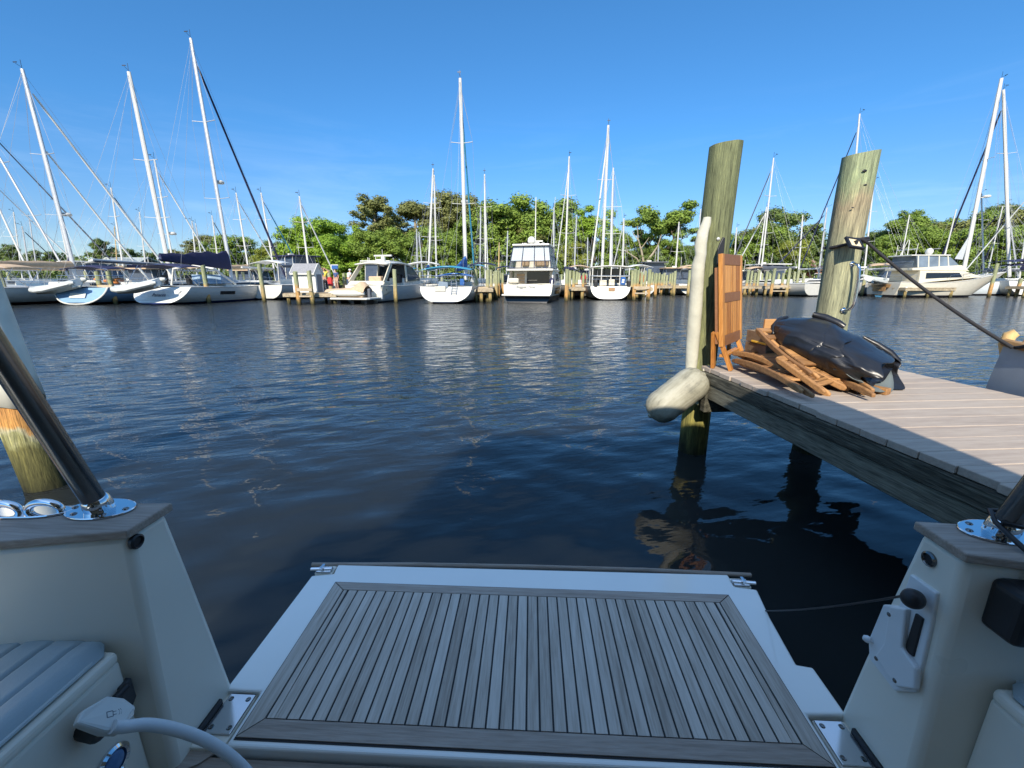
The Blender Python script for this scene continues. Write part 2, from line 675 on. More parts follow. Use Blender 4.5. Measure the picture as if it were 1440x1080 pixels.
# ------------------------------------------------------------------ far bank
def make_ground():
    mb = MB()
    xs = [-420 + 12 * i for i in range(71)]
    ys = [63, 64.2, 68, 76, 90, 120, 180, 320, 700]
    for j, y in enumerate(ys):
        for x in xs:
            z = (-.6, .75, 1.0, 1.4, 1.9, 2.4, 3, 4, 6)[j] + .25 * math.sin(x * .13 + j)
            mb.v.append(Vector((x * (1 + max(0, j - 4) * .5), y + 1.2 * math.sin(x * .21), z)))
    n = len(xs)
    for j in range(len(ys) - 1):
        for i in range(n - 1):
            mb.f.append([j * n + i, j * n + i + 1, (j + 1) * n + i + 1, (j + 1) * n + i])
            mb.a.append(.5)
    g = mat('bank_soil', (.06, .075, .025), .95, var=.5, scale=.5, col2=(.12, .10, .05), bump=.4, bscale=3)
    o = mb.build('ground', g, smooth=True)
    o['kind'] = 'structure'
make_ground()

# ------------------------------------------------------------------ trees
BARK = wood('bark', [(.06, .045, .03), (.16, .13, .10)], (3, 3, .6), 3, .9, .5)
BARKP = wood('pale_bark', [(.20, .17, .12), (.42, .36, .26)], (3, 3, .6), 3, .9, .3)
L_BRIGHT = leaf_mat('leaf_bright', (.15, .26, .025), (.29, .43, .048))
L_MID = leaf_mat('leaf_mid', (.125, .19, .03), (.25, .35, .06))
L_OLIVE = leaf_mat('leaf_olive', (.13, .145, .045), (.26, .275, .09))
L_DARK = leaf_mat('leaf_dark', (.085, .13, .032), (.185, .25, .068))
L_YEL = leaf_mat('leaf_yellow', (.16, .20, .026), (.31, .34, .06))

def leaf_cloud(lobes, n, size, seed):
    """many small leaf sprays spread through overlapping clumps"""
    rg = np.random.RandomState(seed)
    wts = np.array([l[3] ** 2 for l in lobes])
    pick = rg.choice(len(lobes), n, p=wts / wts.sum())
    C = np.array([l[:3] for l in lobes])[pick]
    Rr = np.array([l[3] for l in lobes])[pick]
    sq = np.array([l[4] for l in lobes])[pick]
    d = rg.randn(n, 3)
    d /= np.linalg.norm(d, axis=1)[:, None]
    rad = rg.rand(n) ** .42
    rad *= 1 + .16 * rg.randn(n)
    P = C + d * (Rr * rad)[:, None] * np.stack([np.ones(n), np.ones(n), sq], 1)
    nrm = d * 1.5 + rg.randn(n, 3) * .5 + np.array([0, -.0, .45])
    nrm /= np.linalg.norm(nrm, axis=1)[:, None]
    t = np.cross(nrm, rg.randn(n, 3))
    t /= np.linalg.norm(t, axis=1)[:, None] + 1e-9
    b = np.cross(nrm, t)
    s1 = size * (.6 + .8 * rg.rand(n))
    s2 = s1 * (.45 + .4 * rg.rand(n))
    v = np.empty((n, 4, 3))
    v[:, 0] = P - t * s1[:, None]
    v[:, 1] = P - b * s2[:, None] + nrm * (s2 * .25)[:, None]
    v[:, 2] = P + t * s1[:, None]
    v[:, 3] = P + b * s2[:, None] + nrm * (s2 * .25)[:, None]
    lob = rg.rand(len(lobes))[pick]
    val = np.clip(.55 * lob + .45 * rg.rand(n), 0, 1)
    me = bpy.data.meshes.new('crown')
    me.vertices.add(4 * n)
    me.vertices.foreach_set('co', v.ravel())
    me.loops.add(4 * n)
    me.loops.foreach_set('vertex_index', np.arange(4 * n))
    me.polygons.add(n)
    me.polygons.foreach_set('loop_start', np.arange(0, 4 * n, 4))
    me.attributes.new('rnd', 'FLOAT', 'FACE').data.foreach_set('value', val)
    me.update()
    me.materials.append(L_MID)
    return me

def limb(mb, p, d, ln, r, depth, rg, out, kids=3, spread=.75):
    pts, rs = [p], [r]
    q = p.copy()
    dd = d.copy()
    for k in range(4):
        dd = (dd + Vector((rg.gauss(0, .14), rg.gauss(0, .14), rg.gauss(.05, .08)))).normalized()
        q = q + dd * ln / 4
        pts.append(q.copy())
        rs.append(r * (1 - .55 * (k + 1) / 4))
    mb.tube(pts, rs, 6 if depth < 2 else 4)
    if depth == 0:
        out.append(q.copy())
        return
    for k in range(kids):
        a = rg.uniform(0, 2 * PI)
        nd_ = (dd + Vector((math.cos(a) * spread, math.sin(a) * spread, rg.uniform(-.1, .5)))).normalized()
        limb(mb, pts[rg.choice((2, 3, 4))], nd_, ln * rg.uniform(.55, .8), rs[-1] * .8, depth - 1, rg, out, kids, spread)
    out.append(q.copy())

def tree_mesh(kind, seed):
    """unit tree about 10 m tall; returns trunk mesh builder and crown mesh"""
    rg = random.Random(seed)
    mb = MB()
    tips = []
    if kind == 'broad':
        h = 2.2
        mb.tube([(0, 0, -.5), (.1, 0, .6), (.15, .05, h), (.1, .1, 4.8), (.2, 0, 7)], [.34, .26, .22, .16, .06], 8)
        for k in range(7):
            a = k * 2 * PI / 7 + rg.uniform(-.3, .3)
            limb(mb, Vector((.13, .05, rg.uniform(1.8, 5))), Vector((math.cos(a), math.sin(a), rg.uniform(.4, 1.1))).normalized(), rg.uniform(2.2, 3.2), .13, 1, rg, tips)
        lobes = []
        for t in tips:
            lobes.append((t.x * 1.05, t.y * 1.05, t.z, rg.uniform(.55, 1.05), rg.uniform(.6, .85)))
        for k in range(64):
            a, e = rg.uniform(0, 2 * PI), rg.uniform(-.98, 1)
            rr = 3.3 * math.sqrt(max(.05, 1 - (e * .8) ** 2)) * rg.uniform(.6, 1.02)
            lobes.append((rr * math.cos(a), rr * math.sin(a), 5.2 + (4.1 if e > 0 else 4.4) * e, rg.uniform(.55, 1.25), rg.uniform(.6, .95)))
        return mb, leaf_cloud(lobes, 36000, .125, seed)
    if kind == 'pine':
        mb.tube([(0, 0, -.5), (.05, 0, 2), (-.05, .08, 5), (.1, .05, 8), (.12, .1, 9.6)], [.26, .22, .18, .11, .03], 8)
        lobes = []
        for k in range(40):
            z = rg.uniform(3.6, 9.6)
            a = rg.uniform(0, 2 * PI)
            ln = rg.uniform(.7, 1) * (2.6 if z < 8 else 1.5) * (1.05 - abs(z - 7.2) / 5)
            d = Vector((math.cos(a), math.sin(a), rg.uniform(-.05, .4)))
            p = Vector((.03, .06, z))
            q = p + d * ln
            mb.tube([p, p.lerp(q, .5) + Vector((0, 0, .12)), q], [.05, .035, .015], 4)
            for f in (.55, .8, 1.02):
                c = p.lerp(q, f) + Vector((rg.gauss(0, .2), rg.gauss(0, .2), rg.gauss(.15, .12)))
                lobes.append((c.x, c.y, c.z, rg.uniform(.36, .78), rg.uniform(.6, .95)))
        return mb, leaf_cloud(lobes, 24000, .10, seed)
    if kind == 'open':       # airy spreading tree, bare forked trunk, flat tufts
        mb.tube([(0, 0, -.5), (.05, 0, 1.2), (-.1, 0, 2.4)], [.34, .28, .22], 8)
        for a, ln in ((.2, 4.2), (1.6, 4.6), (2.8, 3.6), (4.2, 4.4), (5.3, 3.8)):
            limb(mb, Vector((-.1, 0, 2.2)), Vector((math.cos(a) * .55, math.sin(a) * .55, 1.)).normalized(), ln, .17, 2, rg, tips, 2, .8)
        lobes = [(t.x, t.y, t.z + .1, rg.uniform(.5, 1.05), rg.uniform(.5, .75)) for t in tips if t.z > 4.]
        return mb, leaf_cloud(lobes, 15000, .11, seed)

VARS = {}
for kk, seeds in (('broad', (11, 12, 13)), ('pine', (21, 22)), ('open', (31,))):
    VARS[kk] = []
    for sd in seeds:
        mbt, cm_ = tree_mesh(kk, sd)
        t0 = mbt.build('trunk', BARKP if kk == 'pine' else BARK, smooth=True)
        VARS[kk].append((t0.data, cm_))
        bpy.data.objects.remove(t0)

def tree(kind, v, px, pytop, Y, wide, leaf, label, bark=None):
    x = x_at(px, Y, 5)
    top = at(px, pytop, Y).z
    h = top - 1.3
    root = thing('pine_tree' if kind == 'pine' else 'tree', label, 'tree', (x, Y, 1.2), uni(0, 6.28), 'trees on the far bank')
    tm, cmesh = VARS[kind][v % len(VARS[kind])]
    sz = h / 9.7
    for nm, me, m in (('trunk', tm, bark), ('crown', cmesh, leaf)):
        o = bpy.data.objects.new(nm, me)
        COL.objects.link(o)
        o.parent = root
        o.scale = (sz * wide, sz * wide, sz)
        if m:
            o.material_slots[0].link = 'OBJECT'
            o.material_slots[0].material = m
    return root

TREES = [
 ('broad', 1, 424, 322, 76, 1.1, L_BRIGHT, 'bright tree at the left edge of the fresh green group'),
 ('broad', 0, 520, 326, 70, 1.2, L_MID, 'green tree filling the bank left of the express cruiser radar'),
 ('broad', 2, 676, 300, 76, 1.2, L_MID, 'green tree right of the centre mast, below the brown pines'),
 ('broad', 1, 744, 292, 80, 1.2, L_MID, 'rounded tree joining the two tall ones over the flybridge cruiser'),
 ('broad', 2, 800, 312, 78, 1.2, L_MID, 'green tree behind the tall mast right of the flybridge cruiser'),
 ('broad', 0, 892, 330, 76, 1.2, L_MID, 'green tree behind the bare forked tree'),
 ('broad', 2, 938, 336, 72, 1.2, L_MID, 'green tree below the open crowned tree'),
 ('broad', 1, 1022, 330, 78, 1.2, L_MID, 'green tree just right of the corner piling'),
 ('broad', 2, 1076, 318, 76, 1.1, L_MID, 'green tree left of the dark dome tree between the near pilings'),
 ('broad', 0, 1130, 325, 76, 1.1, L_DARK, 'dark tree right of the dark dome tree between the near pilings'),
 ('broad', 2, 1250, 330, 80, 1.1, L_MID, 'low green tree behind the motor yacht bridge'),
 ('broad', 1, 1300, 318, 80, 1.2, L_MID, 'green tree behind the motor yacht bow rail'),
 ('broad', 0, 1342, 322, 76, 1.2, L_MID, 'green tree low behind the half hoisted grey sail'),
 ('broad', 2, 1420, 318, 76, 1.3, L_MID, 'green tree low behind the right hand tall masts'),
 # kind, variant, px, py top, Y, width, leaf, label
 ('broad', 0, -40, 340, 92, 1.25, L_DARK, 'dark tree at the left end of the far bank, half outside the frame'),
 ('pine', 0, 20, 345, 96, 1.2, L_DARK, 'dark pine behind the leftmost boom and beige sail cover'),
 ('broad', 1, 62, 352, 98, 1.3, L_DARK, 'low dark tree behind the white canopy at far left'),
 ('broad', 2, 118, 364, 110, 1.2, L_MID, 'low green tree behind the grey metal roofed building'),
 ('pine', 1, 148, 338, 100, 1.1, L_DARK, 'feathery dark pine standing right of the grey metal roof'),
 ('broad', 0, 178, 350, 104, 1.2, L_DARK, 'rounded dark tree between the two tallest left masts'),
 ('pine', 0, 212, 356, 108, 1.2, L_DARK, 'small dark pine behind the left white mast foot'),
 ('broad', 1, 258, 350, 84, 1.2, L_OLIVE, 'olive tree above the tail of the navy sail bag'),
 ('pine', 1, 292, 333, 86, 1.5, L_OLIVE, 'olive pine directly above the navy sail bag'),
 ('broad', 2, 330, 331, 82, 1.35, L_MID, 'dense green tree just right of the navy sail bag'),
 ('broad', 0, 376, 350, 74, 1.2, L_YEL, 'yellow green tree behind the black furled headsail'),
 ('broad', 1, 392, 338, 96, 1.0, L_DARK, 'dark tree seen in the gap left of the bright round trees'),
 ('broad', 2, 443, 306, 72, 1.15, L_BRIGHT, 'bright green round tree above the grey shed'),
 ('broad', 0, 486, 313, 78, 1.05, L_BRIGHT, 'bright green tree crown peeping over the large fresh green tree'),
 ('broad', 1, 478, 330, 68, 1.45, L_BRIGHT, 'broad fresh green tree behind the people on the dock'),
 ('pine', 0, 533, 281, 80, 1.35, L_OLIVE, 'tall brownish pine rising above the express cruiser'),
 ('broad', 2, 548, 322, 70, 1.3, L_MID, 'mid green tree filling the bank behind the express cruiser hardtop'),
 ('pine', 1, 588, 288, 82, 1.4, L_OLIVE, 'olive pine left of the tallest centre mast'),
 ('broad', 0, 596, 318, 72, 1.2, L_MID, 'green tree behind the express cruiser bow'),
 ('pine', 0, 630, 274, 84, 1.35, L_OLIVE, 'highest brown pine crown just left of the centre mast'),
 ('pine', 1, 660, 279, 82, 1.1, L_OLIVE, 'narrow pine behind the blue sail cover sloop'),
 ('broad', 1, 640, 325, 70, 1.15, L_MID, 'low green tree behind the blue sail cover'),
 ('broad', 2, 714, 279, 78, 1.35, L_MID, 'tall rounded green tree just left of the flybridge cruiser'),
 ('broad', 0, 772, 282, 80, 1.2, L_MID, 'tall green tree directly behind the flybridge cruiser'),
 ('pine', 1, 742, 318, 74, 1.1, L_OLIVE, 'bare stemmed pine in front of the round tree over the flybridge cruiser'),
 ('broad', 1, 806, 340, 70, 1.1, L_YEL, 'low yellow green tree right of the flybridge cruiser'),
 ('open', 0, 834, 293, 76, .95, L_BRIGHT, 'sunlit tree with loose bright tufts behind the ketch masts'),
 ('broad', 2, 862, 326, 72, 1.05, L_MID, 'green tree between the ketch and the forked bare tree'),
 ('open', 0, 924, 283, 74, 1.25, L_MID, 'tall open crowned tree with forked bare limbs left of the near piling'),
 ('broad', 0, 905, 348, 70, 1.2, L_DARK, 'dark low tree at the foot of the forked bare tree'),
 ('broad', 1, 960, 345, 74, 1.2, L_DARK, 'dark tree just left of the white piling bumper'),
 ('pine', 1, 990, 326, 82, 1.1, L_MID, 'pine partly hidden by the near piling'),
 ('broad', 2, 1052, 322, 80, 1.1, L_OLIVE, 'olive tree just right of the folded table top'),
 ('broad', 0, 1098, 294, 78, 1.25, L_DARK, 'big dark green dome tree between the two near pilings'),
 ('broad', 1, 1112, 336, 70, 1.05, L_YEL, 'yellowish tree in front of the big dark dome tree'),
 ('broad', 2, 1148, 352, 90, 1.2, L_DARK, 'small dark tree left of the piling with the mooring line'),
 ('broad', 0, 1235, 325, 96, 1.1, L_DARK, 'dark tree just right of the piling with the mooring line'),
 ('broad', 1, 1276, 305, 90, 1.3, L_MID, 'broad green tree behind the motor yacht cabin'),
 ('pine', 0, 1268, 300, 94, 1.1, L_MID, 'pine crown peeping over the tree behind the motor yacht'),
 ('broad', 2, 1322, 312, 84, 1.25, L_OLIVE, 'olive tree left of the tallest right hand mast'),
 ('broad', 0, 1360, 300, 88, 1.3, L_MID, 'green tree behind the tallest right hand mast'),
 ('broad', 1, 1402, 296, 86, 1.3, L_OLIVE, 'olive tree between the two right hand masts'),
 ('broad', 2, 1445, 305, 84, 1.3, L_MID, 'green tree at the right edge of the frame'),
 ('pine', 1, 1385, 292, 92, 1.2, L_DARK, 'dark pine over the row of right hand trees'),
]
for t in TREES:
    tree(*t)

# bare forked snag in front of the bank trees
def snag():
    x = x_at(893, 68, 4)
    rt = thing('dead_tree', 'pale leafless forked tree behind the cluster of pilings', 'tree', (x, 68, 1.0))
    mb = MB()
    P = lambda px, py: at(px, py, 68)
    mb.tube([(x, 68, .6), P(895, 398), P(903, 378), P(906, 372)], [.30, .28, .26, .24], 8)
    for pts, r0 in (([(906, 372), (902, 352), (898, 336), (896, 318)], .2), ([(906, 372), (918, 357), (925, 346), (930, 330)], .22),
                    ([(904, 376), (896, 363), (884, 356), (878, 352)], .16), ([(898, 340), (892, 330), (889, 324)], .1),
                    ([(884, 356), (881, 346), (878, 342)], .08), ([(906, 378), (916, 372), (926, 364)], .12), ([(901, 350), (908, 340), (912, 334)], .09),
                    ([(904, 384), (898, 376), (894, 372)], .1)):
        mb.tube([P(*p) + Vector((0, uni(-.4, .4), 0)) for p in pts], [r0 * (1 - .75 * i / (len(pts) - 1)) for i in range(len(pts))], 6)
    mb.build('trunk', BARKP, rt, world=True, smooth=True)
snag()

# scrub along the water's edge
def scrub():
    rg = random.Random(5)
    lobes = []
    for k in range(620):
        x = rg.uniform(-125, 125)
        lobes.append((x, 66 + rg.uniform(-1.2, 6), .9 + rg.uniform(0, 3.0), rg.uniform(.8, 1.9), rg.uniform(.6, 1.)))
    me = leaf_cloud(lobes, 70000, .18, 77)
    o = bpy.data.objects.new('undergrowth', me)
    me.materials[0] = L_DARK
    COL.objects.link(o)
    tag(o, 'dark green scrub along the foot of the far trees', 'undergrowth', None, 'stuff')
scrub()

def woodland():
    rg = random.Random(9)
    lobes = []
    for k in range(1100):
        x = rg.uniform(-190, 190)
        p = 720 + FPX * x / 109
        tall = 9.5 if (415 < p < 960 or 1045 < p < 1150 or p > 1235) else 6.4
        lobes.append((x, 112 + rg.uniform(-4, 8), 1 + rg.uniform(0, 1) * tall, rg.uniform(1.4, 2.8), rg.uniform(.6, 1.)))
    me = leaf_cloud(lobes, 60000, .36, 78)
    me.materials[0] = L_DARK
    o = bpy.data.objects.new('woodland', me)
    COL.objects.link(o)
    tag(o, 'dark mass of far woodland closing the gaps behind the bank trees', 'woodland', None, 'stuff')
woodland()

# ------------------------------------------------------------------ near pilings
PILE_N = piling_mat('piling_green', [(.0, (.018, .020, .010)), (.035, (.06, .062, .022)), (.10, (.20, .18, .055)), (.19, (.27, .25, .10)), (.27, (.17, .18, .095)), (.55, (.14, .152, .078)), (.9, (.15, .165, .09))])
PILE_L = piling_mat('piling_orange', [(.0, (.02, .02, .010)), (.045, (.06, .058, .022)), (.105, (.13, .12, .045)), (.130, (.28, .27, .13)), (.142, (.44, .40, .26)), (.155, (.52, .26, .08)), (.26, (.52, .25, .09))])
PILE_R = piling_mat('piling_pale', [(.0, (.018, .020, .010)), (.05, (.05, .05, .02)), (.16, (.24, .22, .10)), (.30, (.27, .275, .185)), (.62, (.28, .28, .185)), (.74, (.31, .255, .17)), (.79, (.235, .275, .165)), (.95, (.26, .275, .19))])

def near_piling(label, x, Y, top, r, m, tilt=.02, seed=0, lean=0.):
    rt = thing('piling', label, 'piling', (x, Y, 0))
    rg = random.Random(seed)
    mb = MB()
    rings = []
    n = 28
    ph = [rg.uniform(0, 6.28) for _ in range(6)]
    zs = [-1.4, -.4, 0] + [top * (k + 1) / 16 for k in range(16)]
    for z in zs:
        ring = []
        for j in range(n):
            a = 2 * PI * j / n
            rr = r * (1 + .02 * math.sin(2 * a + ph[0] + z * .6) + .014 * math.sin(5 * a + ph[1] + z) + .012 * math.sin(9 * a + ph[2] - z * 1.3) - .01 * z)
            zz = z
            if z == zs[-1]:
                zz = z + tilt * math.cos(a - .3)
            ring.append(Vector((rr * math.cos(a) + lean * z + .008 * math.sin(z * 1.7 + ph[3]), rr * math.sin(a), zz)))
        rings.append(ring)
    mb.loft(rings, True, True)
    return rt, mb.build('pile', m, rt, smooth=True, angle=50)

pa, _ = near_piling('tall green grey piling at the dock corner with a white bumper strip', 1.735, 3.71, EYE + 1.06, .125, PILE_N, .012, 1)
pb, _ = near_piling('pale tall piling with a mooring line wrapped round it', 2.85, 3.71, EYE + .99, .128, PILE_R, .02, 2)
pc, _ = near_piling('orange and green piling with a white plastic sleeve behind the left chrome cleat', -3.72, 3.02, 2.6, .140, PILE_L, .0, 3, -.09)
# white sleeve round the left piling
mb = MB()
rings = []
for z, k in ((None, 1), (.9, 1), (1.4, 1), (2.0, 1), (2.7, 1)):
    rings.append([Vector((.152 * math.cos(2 * PI * j / 32) - .09 * (z or .66), .152 * math.sin(2 * PI * j / 32), z if z else .66 + .035 * math.sin(3 * 2 * PI * j / 32) + .05 * math.cos(2 * PI * j / 32))) for j in range(32)])
mb.loft(rings, True, False)
sv = mb.build('sleeve', mat('sleeve_plastic', (.72, .69, .58), .45, var=.2, scale=3, bump=.1, bscale=8), pc, smooth=True)
so_ = sv.modifiers.new('thick', 'SOLIDIFY')
so_.thickness = .012
# bolts on the corner piling
mb = MB()
for px, py in ((1010, 336), (1012, 367)):
    p = at(px, py, 3.592)
    mb.lathe([(.001, -.012), (.014, -.012), (.014, .004), (.006, .012), (.001, .013)], 10, p, (-.1, -1, .1))
mb.build('bolt', mat('galvanised', (.62, .62, .58), .5, .5), pa, world=True, smooth=True)
# knots and nail holes on the right-hand piling
mb = MB()
for px, py, s in ((1216, 240, .012), (1217, 260, .009), (1199, 292, .007)):
    p = at(px, py, 3.587)
    mb.ball(p, s, 5, (1.6, .5, .8))
mb.build('knot', BLACK, pb, world=True, smooth=True)

# ------------------------------------------------------------------ finger pier
PLANK = wood('deck_board', [(.30, .24, .195), (.375, .31, .25), (.43, .365, .30)], (.5, 5, 5), 5, .75, .25, .16)
TIMBER = wood('dock_timber', [(.025, .025, .018), (.085, .08, .06), (.17, .165, .125), (.24, .23, .175)], (6, .45, 9), 6, .88, 1., .3)
TIMBERP = wood('pale_timber', [(.34, .31, .19), (.46, .43, .28)], (4, 4, 4), 4, .8, .4, .2)
DZ = .88
dk_a = math.atan2(1.801 - 1.664, 3.374 - 1.314)
dock = thing('dock', 'weathered boarded finger pier holding the folded table and chair pile', 'dock', (1.655, 3.50, DZ), dk_a)
DW, DL = 1.50, 9.0          # local: x across 0..DW, y from 0 (outer end) to -DL
mb = MB()
y = 0.
k = 0
while y > -DL:
    wd = .142
    mb.r = rnd()
    o1, o2 = uni(-.012, .006), uni(-.006, .012)
    mb.box(((DW + o1 + o2) / 2 - .0, y - wd / 2, -.018 + uni(-.0015, .0015)), (DW + .02 + o2 - o1, wd - .004, .036))
    y -= wd
mb.build('deck_boards', PLANK, dock, bevel=.003, seg=1)
mb = MB()
mb.r = .5
for x in (.03, .5, .98, DW - .03):
    mb.r = rnd()
    mb.box((x, -DL / 2, -.036 - .075), (.045, DL - .04, .148))
mb.build('stringer', TIMBER, dock, bevel=.004, seg=1)
mb = MB()
mb.r = .1
mb.box((-.010, -DL / 2 - .02, -.036 - .047), (.045, DL - .02, .086))
mb.r = .55
mb.box((-.004, -DL / 2 - .02, -.036 - .155), (.04, DL - .02, .124))
mb.build('fascia', TIMBER, dock, bevel=.006, seg=1)
mb = MB()
for yy in (-.08, -2.9, -5.9):
    mb.r = rnd()
    mb.box((DW / 2 + .02, yy - .05, -.28), (DW + .12, .07, .19))
mb.build('cross_beam', TIMBER, dock, bevel=.005, seg=1)
mb = MB()
mb.box((.03, .02, -.245), (.10, .10, .22))
mb.build('beam_end', TIMBERP, dock, bevel=.006)
for x in (.15, DW - .12):
    mb = MB()
    mb.tube([(x, -3.1, -2.2), (x, -3.1, -.2)], .11, 16)
    mb.build('support_pile', PILE_N, dock, smooth=True)

# ------------------------------------------------------------------ white bumper strip and fender
FAB = mat('bumper_fabric', (.45, .435, .35), .8, var=.16, scale=6, bump=.5, bscale=22)
mb = MB()
bp_ = [(994.5, 306, .030, 3.59), (993.5, 313, .036, 3.585), (988.5, 326, .044, 3.575), (985, 345, .049, 3.568), (985.5, 358, .045, 3.568), (982, 372, .052, 3.566), (980, 400, .054, 3.565), (978, 430, .056, 3.565), (975.5, 460, .057, 3.565), (973.5, 490, .055, 3.565), (972, 512, .050, 3.56), (971, 524, .042, 3.55)]
pts = [at(p[0], p[1], p[3]) for p in bp_]
mb.tube(pts, [p[2] for p in bp_], 14, True, .8)
bs = mb.build('piling_bumper', FAB, smooth=True)
tag(bs, 'long off white padded bumper strip fixed down the left side of the corner piling', 'bumper')
fd = thing('fender', 'fat dirty white cylinder fender hanging aslant below the dock corner', 'fender', at(952, 557, 3.40))
mb = MB()
a, b = at(989.5, 527, 3.40), at(914.5, 584.5, 3.33)
L = (b - a).length
prof = [(.001, 0), (.045, .004), (.09, .022), (.122, .055), (.138, .10)] + [(.142 + .002 * math.sin(i * 2.1), .10 + (L - .2) * (i + 1) / 12) for i in range(11)] + [(.138, L - .10), (.120, L - .055), (.09, L - .024), (.045, L - .005), (.001, L)]
mb.lathe(prof, 36, a, b - a)
d_ = (b - a).normalized()
def fender_mat():
    m, nt, b, nd, lk = _new('fender_vinyl')
    v = coords(nd, lk, (1, 1, 1), rot=d_.rotation_difference(Vector((0, 0, 1))).to_euler())
    def st(sc, scale, det):
        mp = nd.new('ShaderNodeMapping')
        mp.inputs['Scale'].default_value = sc
        lk.new(v, mp.inputs['Vector'])
        return noise(nd, lk, mp.outputs[0], scale, det, .65)
    a_, c_ = st((9, 9, 1.1), 4, 6), st((1, 1, 1), 6, 5)
    mx = nd.new('ShaderNodeMath')
    mx.operation = 'MULTIPLY'
    lk.new(a_, mx.inputs[0])
    lk.new(c_, mx.inputs[1])
    r = ramp(nd, [(.13, (.14, .135, .10)), (.21, (.26, .245, .18)), (.30, (.32, .305, .23)), (.42, (.38, .365, .29))])
    lk.new(mx.outputs[0], r.inputs['Fac'])
    lk.new(r.outputs['Color'], b.inputs['Base Color'])
    b.inputs['Roughness'].default_value = .6
    add_bump(nd, lk, b, a_, .35, .004)
    return m
fb_ = mb.build('body', fender_mat(), fd, world=True, smooth=True)
mb = MB()
for e_, sg in ((a, -1), (b, 1)):
    mb.lathe([(.001, -.012), (.024, -.01), (.022, .008), (.012, .016), (.001, .017)], 18, e_, d_ * sg)
mb.build('end_boss', mat('fender_boss', (.27, .255, .19), .55, var=.2), fd, world=True, smooth=True)
mb = MB()
mb.tube([a + Vector((.04, .0, .0)), at(992, 522, 3.46), at(998, 518, 3.58), at(1003, 514, 3.6)], .011, 8)
mb.tube([at(990, 520, 3.45), at(996, 521, 3.47), at(1001, 517, 3.52)], .012, 8)
mb.build('rope', ROPEW, fd, world=True, smooth=True)

# ------------------------------------------------------------------ folded teak table leaning on the piling
TEAK = wood('oiled_teak', [(.30, .11, .022), (.47, .20, .045), (.58, .27, .075)], (5, 5, .6), 4, .5, .25, .5, .4)
TEAKD = wood('dark_teak', [(.20, .085, .035), (.29, .135, .06)], (.6, 5, 5), 4, .55, .25, .3, .4)
tb = thing('folding_table', 'folded orange teak table standing on edge against the corner piling', 'table', (1.80, 3.45, DZ))
p00, p01 = at(1016.5, 488, 3.28), at(1012.5, 356.5, 3.28)
p10, p11 = at(1043.5, 476.5, 3.70), at(1043.5, 362.5, 3.70)
ux = (p10 - p00).normalized()
W_ = (p10 - p00).length
uz = (p01 - p00)
H_ = uz.length
uz = (uz - ux * uz.dot(ux)).normalized()
un = ux.cross(uz)           # faces the camera's right
fr = Matrix((ux, un, uz)).transposed()
def tbox(mb, u0, u1, z0, z1, n0, n1):
    c = p00 + ux * ((u0 + u1) / 2) + uz * ((z0 + z1) / 2) + un * ((n0 + n1) / 2)
    mb.box(c, (u1 - u0, n1 - n0, z1 - z0), fr)
mb = MB()
for u0, u1 in ((0, .055), (W_ - .055, W_)):
    mb.r = rnd() * .4 + .4
    tbox(mb, u0, u1, 0, H_, -.032, 0)
sl_w = (W_ - .11) / 7
for i in range(7):
    for z0, z1 in ((.085, H_ * .48), (H_ * .48 + .075, H_ - .085)):
        mb.r = rnd()
        tbox(mb, .055 + sl_w * i + .0015, .055 + sl_w * (i + 1) - .0015, z0, z1, -.026, -.004)
mb.build('table_top', TEAK, tb, world=True, bevel=.003, seg=2)
mb = MB()
for z0, z1 in ((0, .085), (H_ * .48, H_ * .48 + .075), (H_ - .085, H_)):
    mb.r = rnd()
    tbox(mb, .0555, W_ - .0555, z0, z1, -.030, -.001)
mb.build('rail', TEAKD, tb, world=True, bevel=.002, seg=2)
for side, (f, n) in enumerate((((1002.5, 517), -.10), ((1028, 521), .0))):
    foot = onz(f[0], f[1], DZ + .004)
    top = p00 + uz * .12 + ux * (.03 if side else .02) + un * (-.055 if side == 0 else -.05)
    for sx in (0, .44):
        mb = MB()
        mb.r = rnd()
        mb.bar(foot + ux * sx + Vector((0, 0, .0)), top + ux * sx + (un * -.02 if side == 0 else Vector((0, 0, 0))), .05, .026, un)
        mb.build('leg', TEAK, tb, world=True, bevel=.003)
mb = MB()
ft = onz(1028, 521, DZ)
q = ft.lerp(p00, .62) + un * -.03
mb.bar(q, q + ux * .47, .045, .022)
mb.build('stretcher', TEAK, tb, world=True, bevel=.003)
# the swung gate leg behind the top
mb = MB()
for z0, z1 in ((.02, H_ - .10),):
    tbox(mb, .02, .07, z0, z1, -.066, -.040)
    tbox(mb, .40, .45, z0, z1, -.066, -.040)
mb.build('gate_leg', TEAKD, tb, world=True, bevel=.003)
mb = MB()
mb.slab([at(px, py, 3.50 + .002 * py / 300) for px, py in ((1016.5, 333), (1019.5, 335), (1018, 352), (1015, 374), (1007.5, 374), (1008.5, 351), (1011.5, 343))], .018)
mb.build('strap', BLACK, tb, world=True, bevel=.005)
mb = MB()
mb.slab([at(px, py, 3.44) for px, py in ((1007, 380), (1013, 379), (1013, 398), (1007, 398))], .03)
mb.build('toggle', TEAK, tb, world=True, bevel=.006)

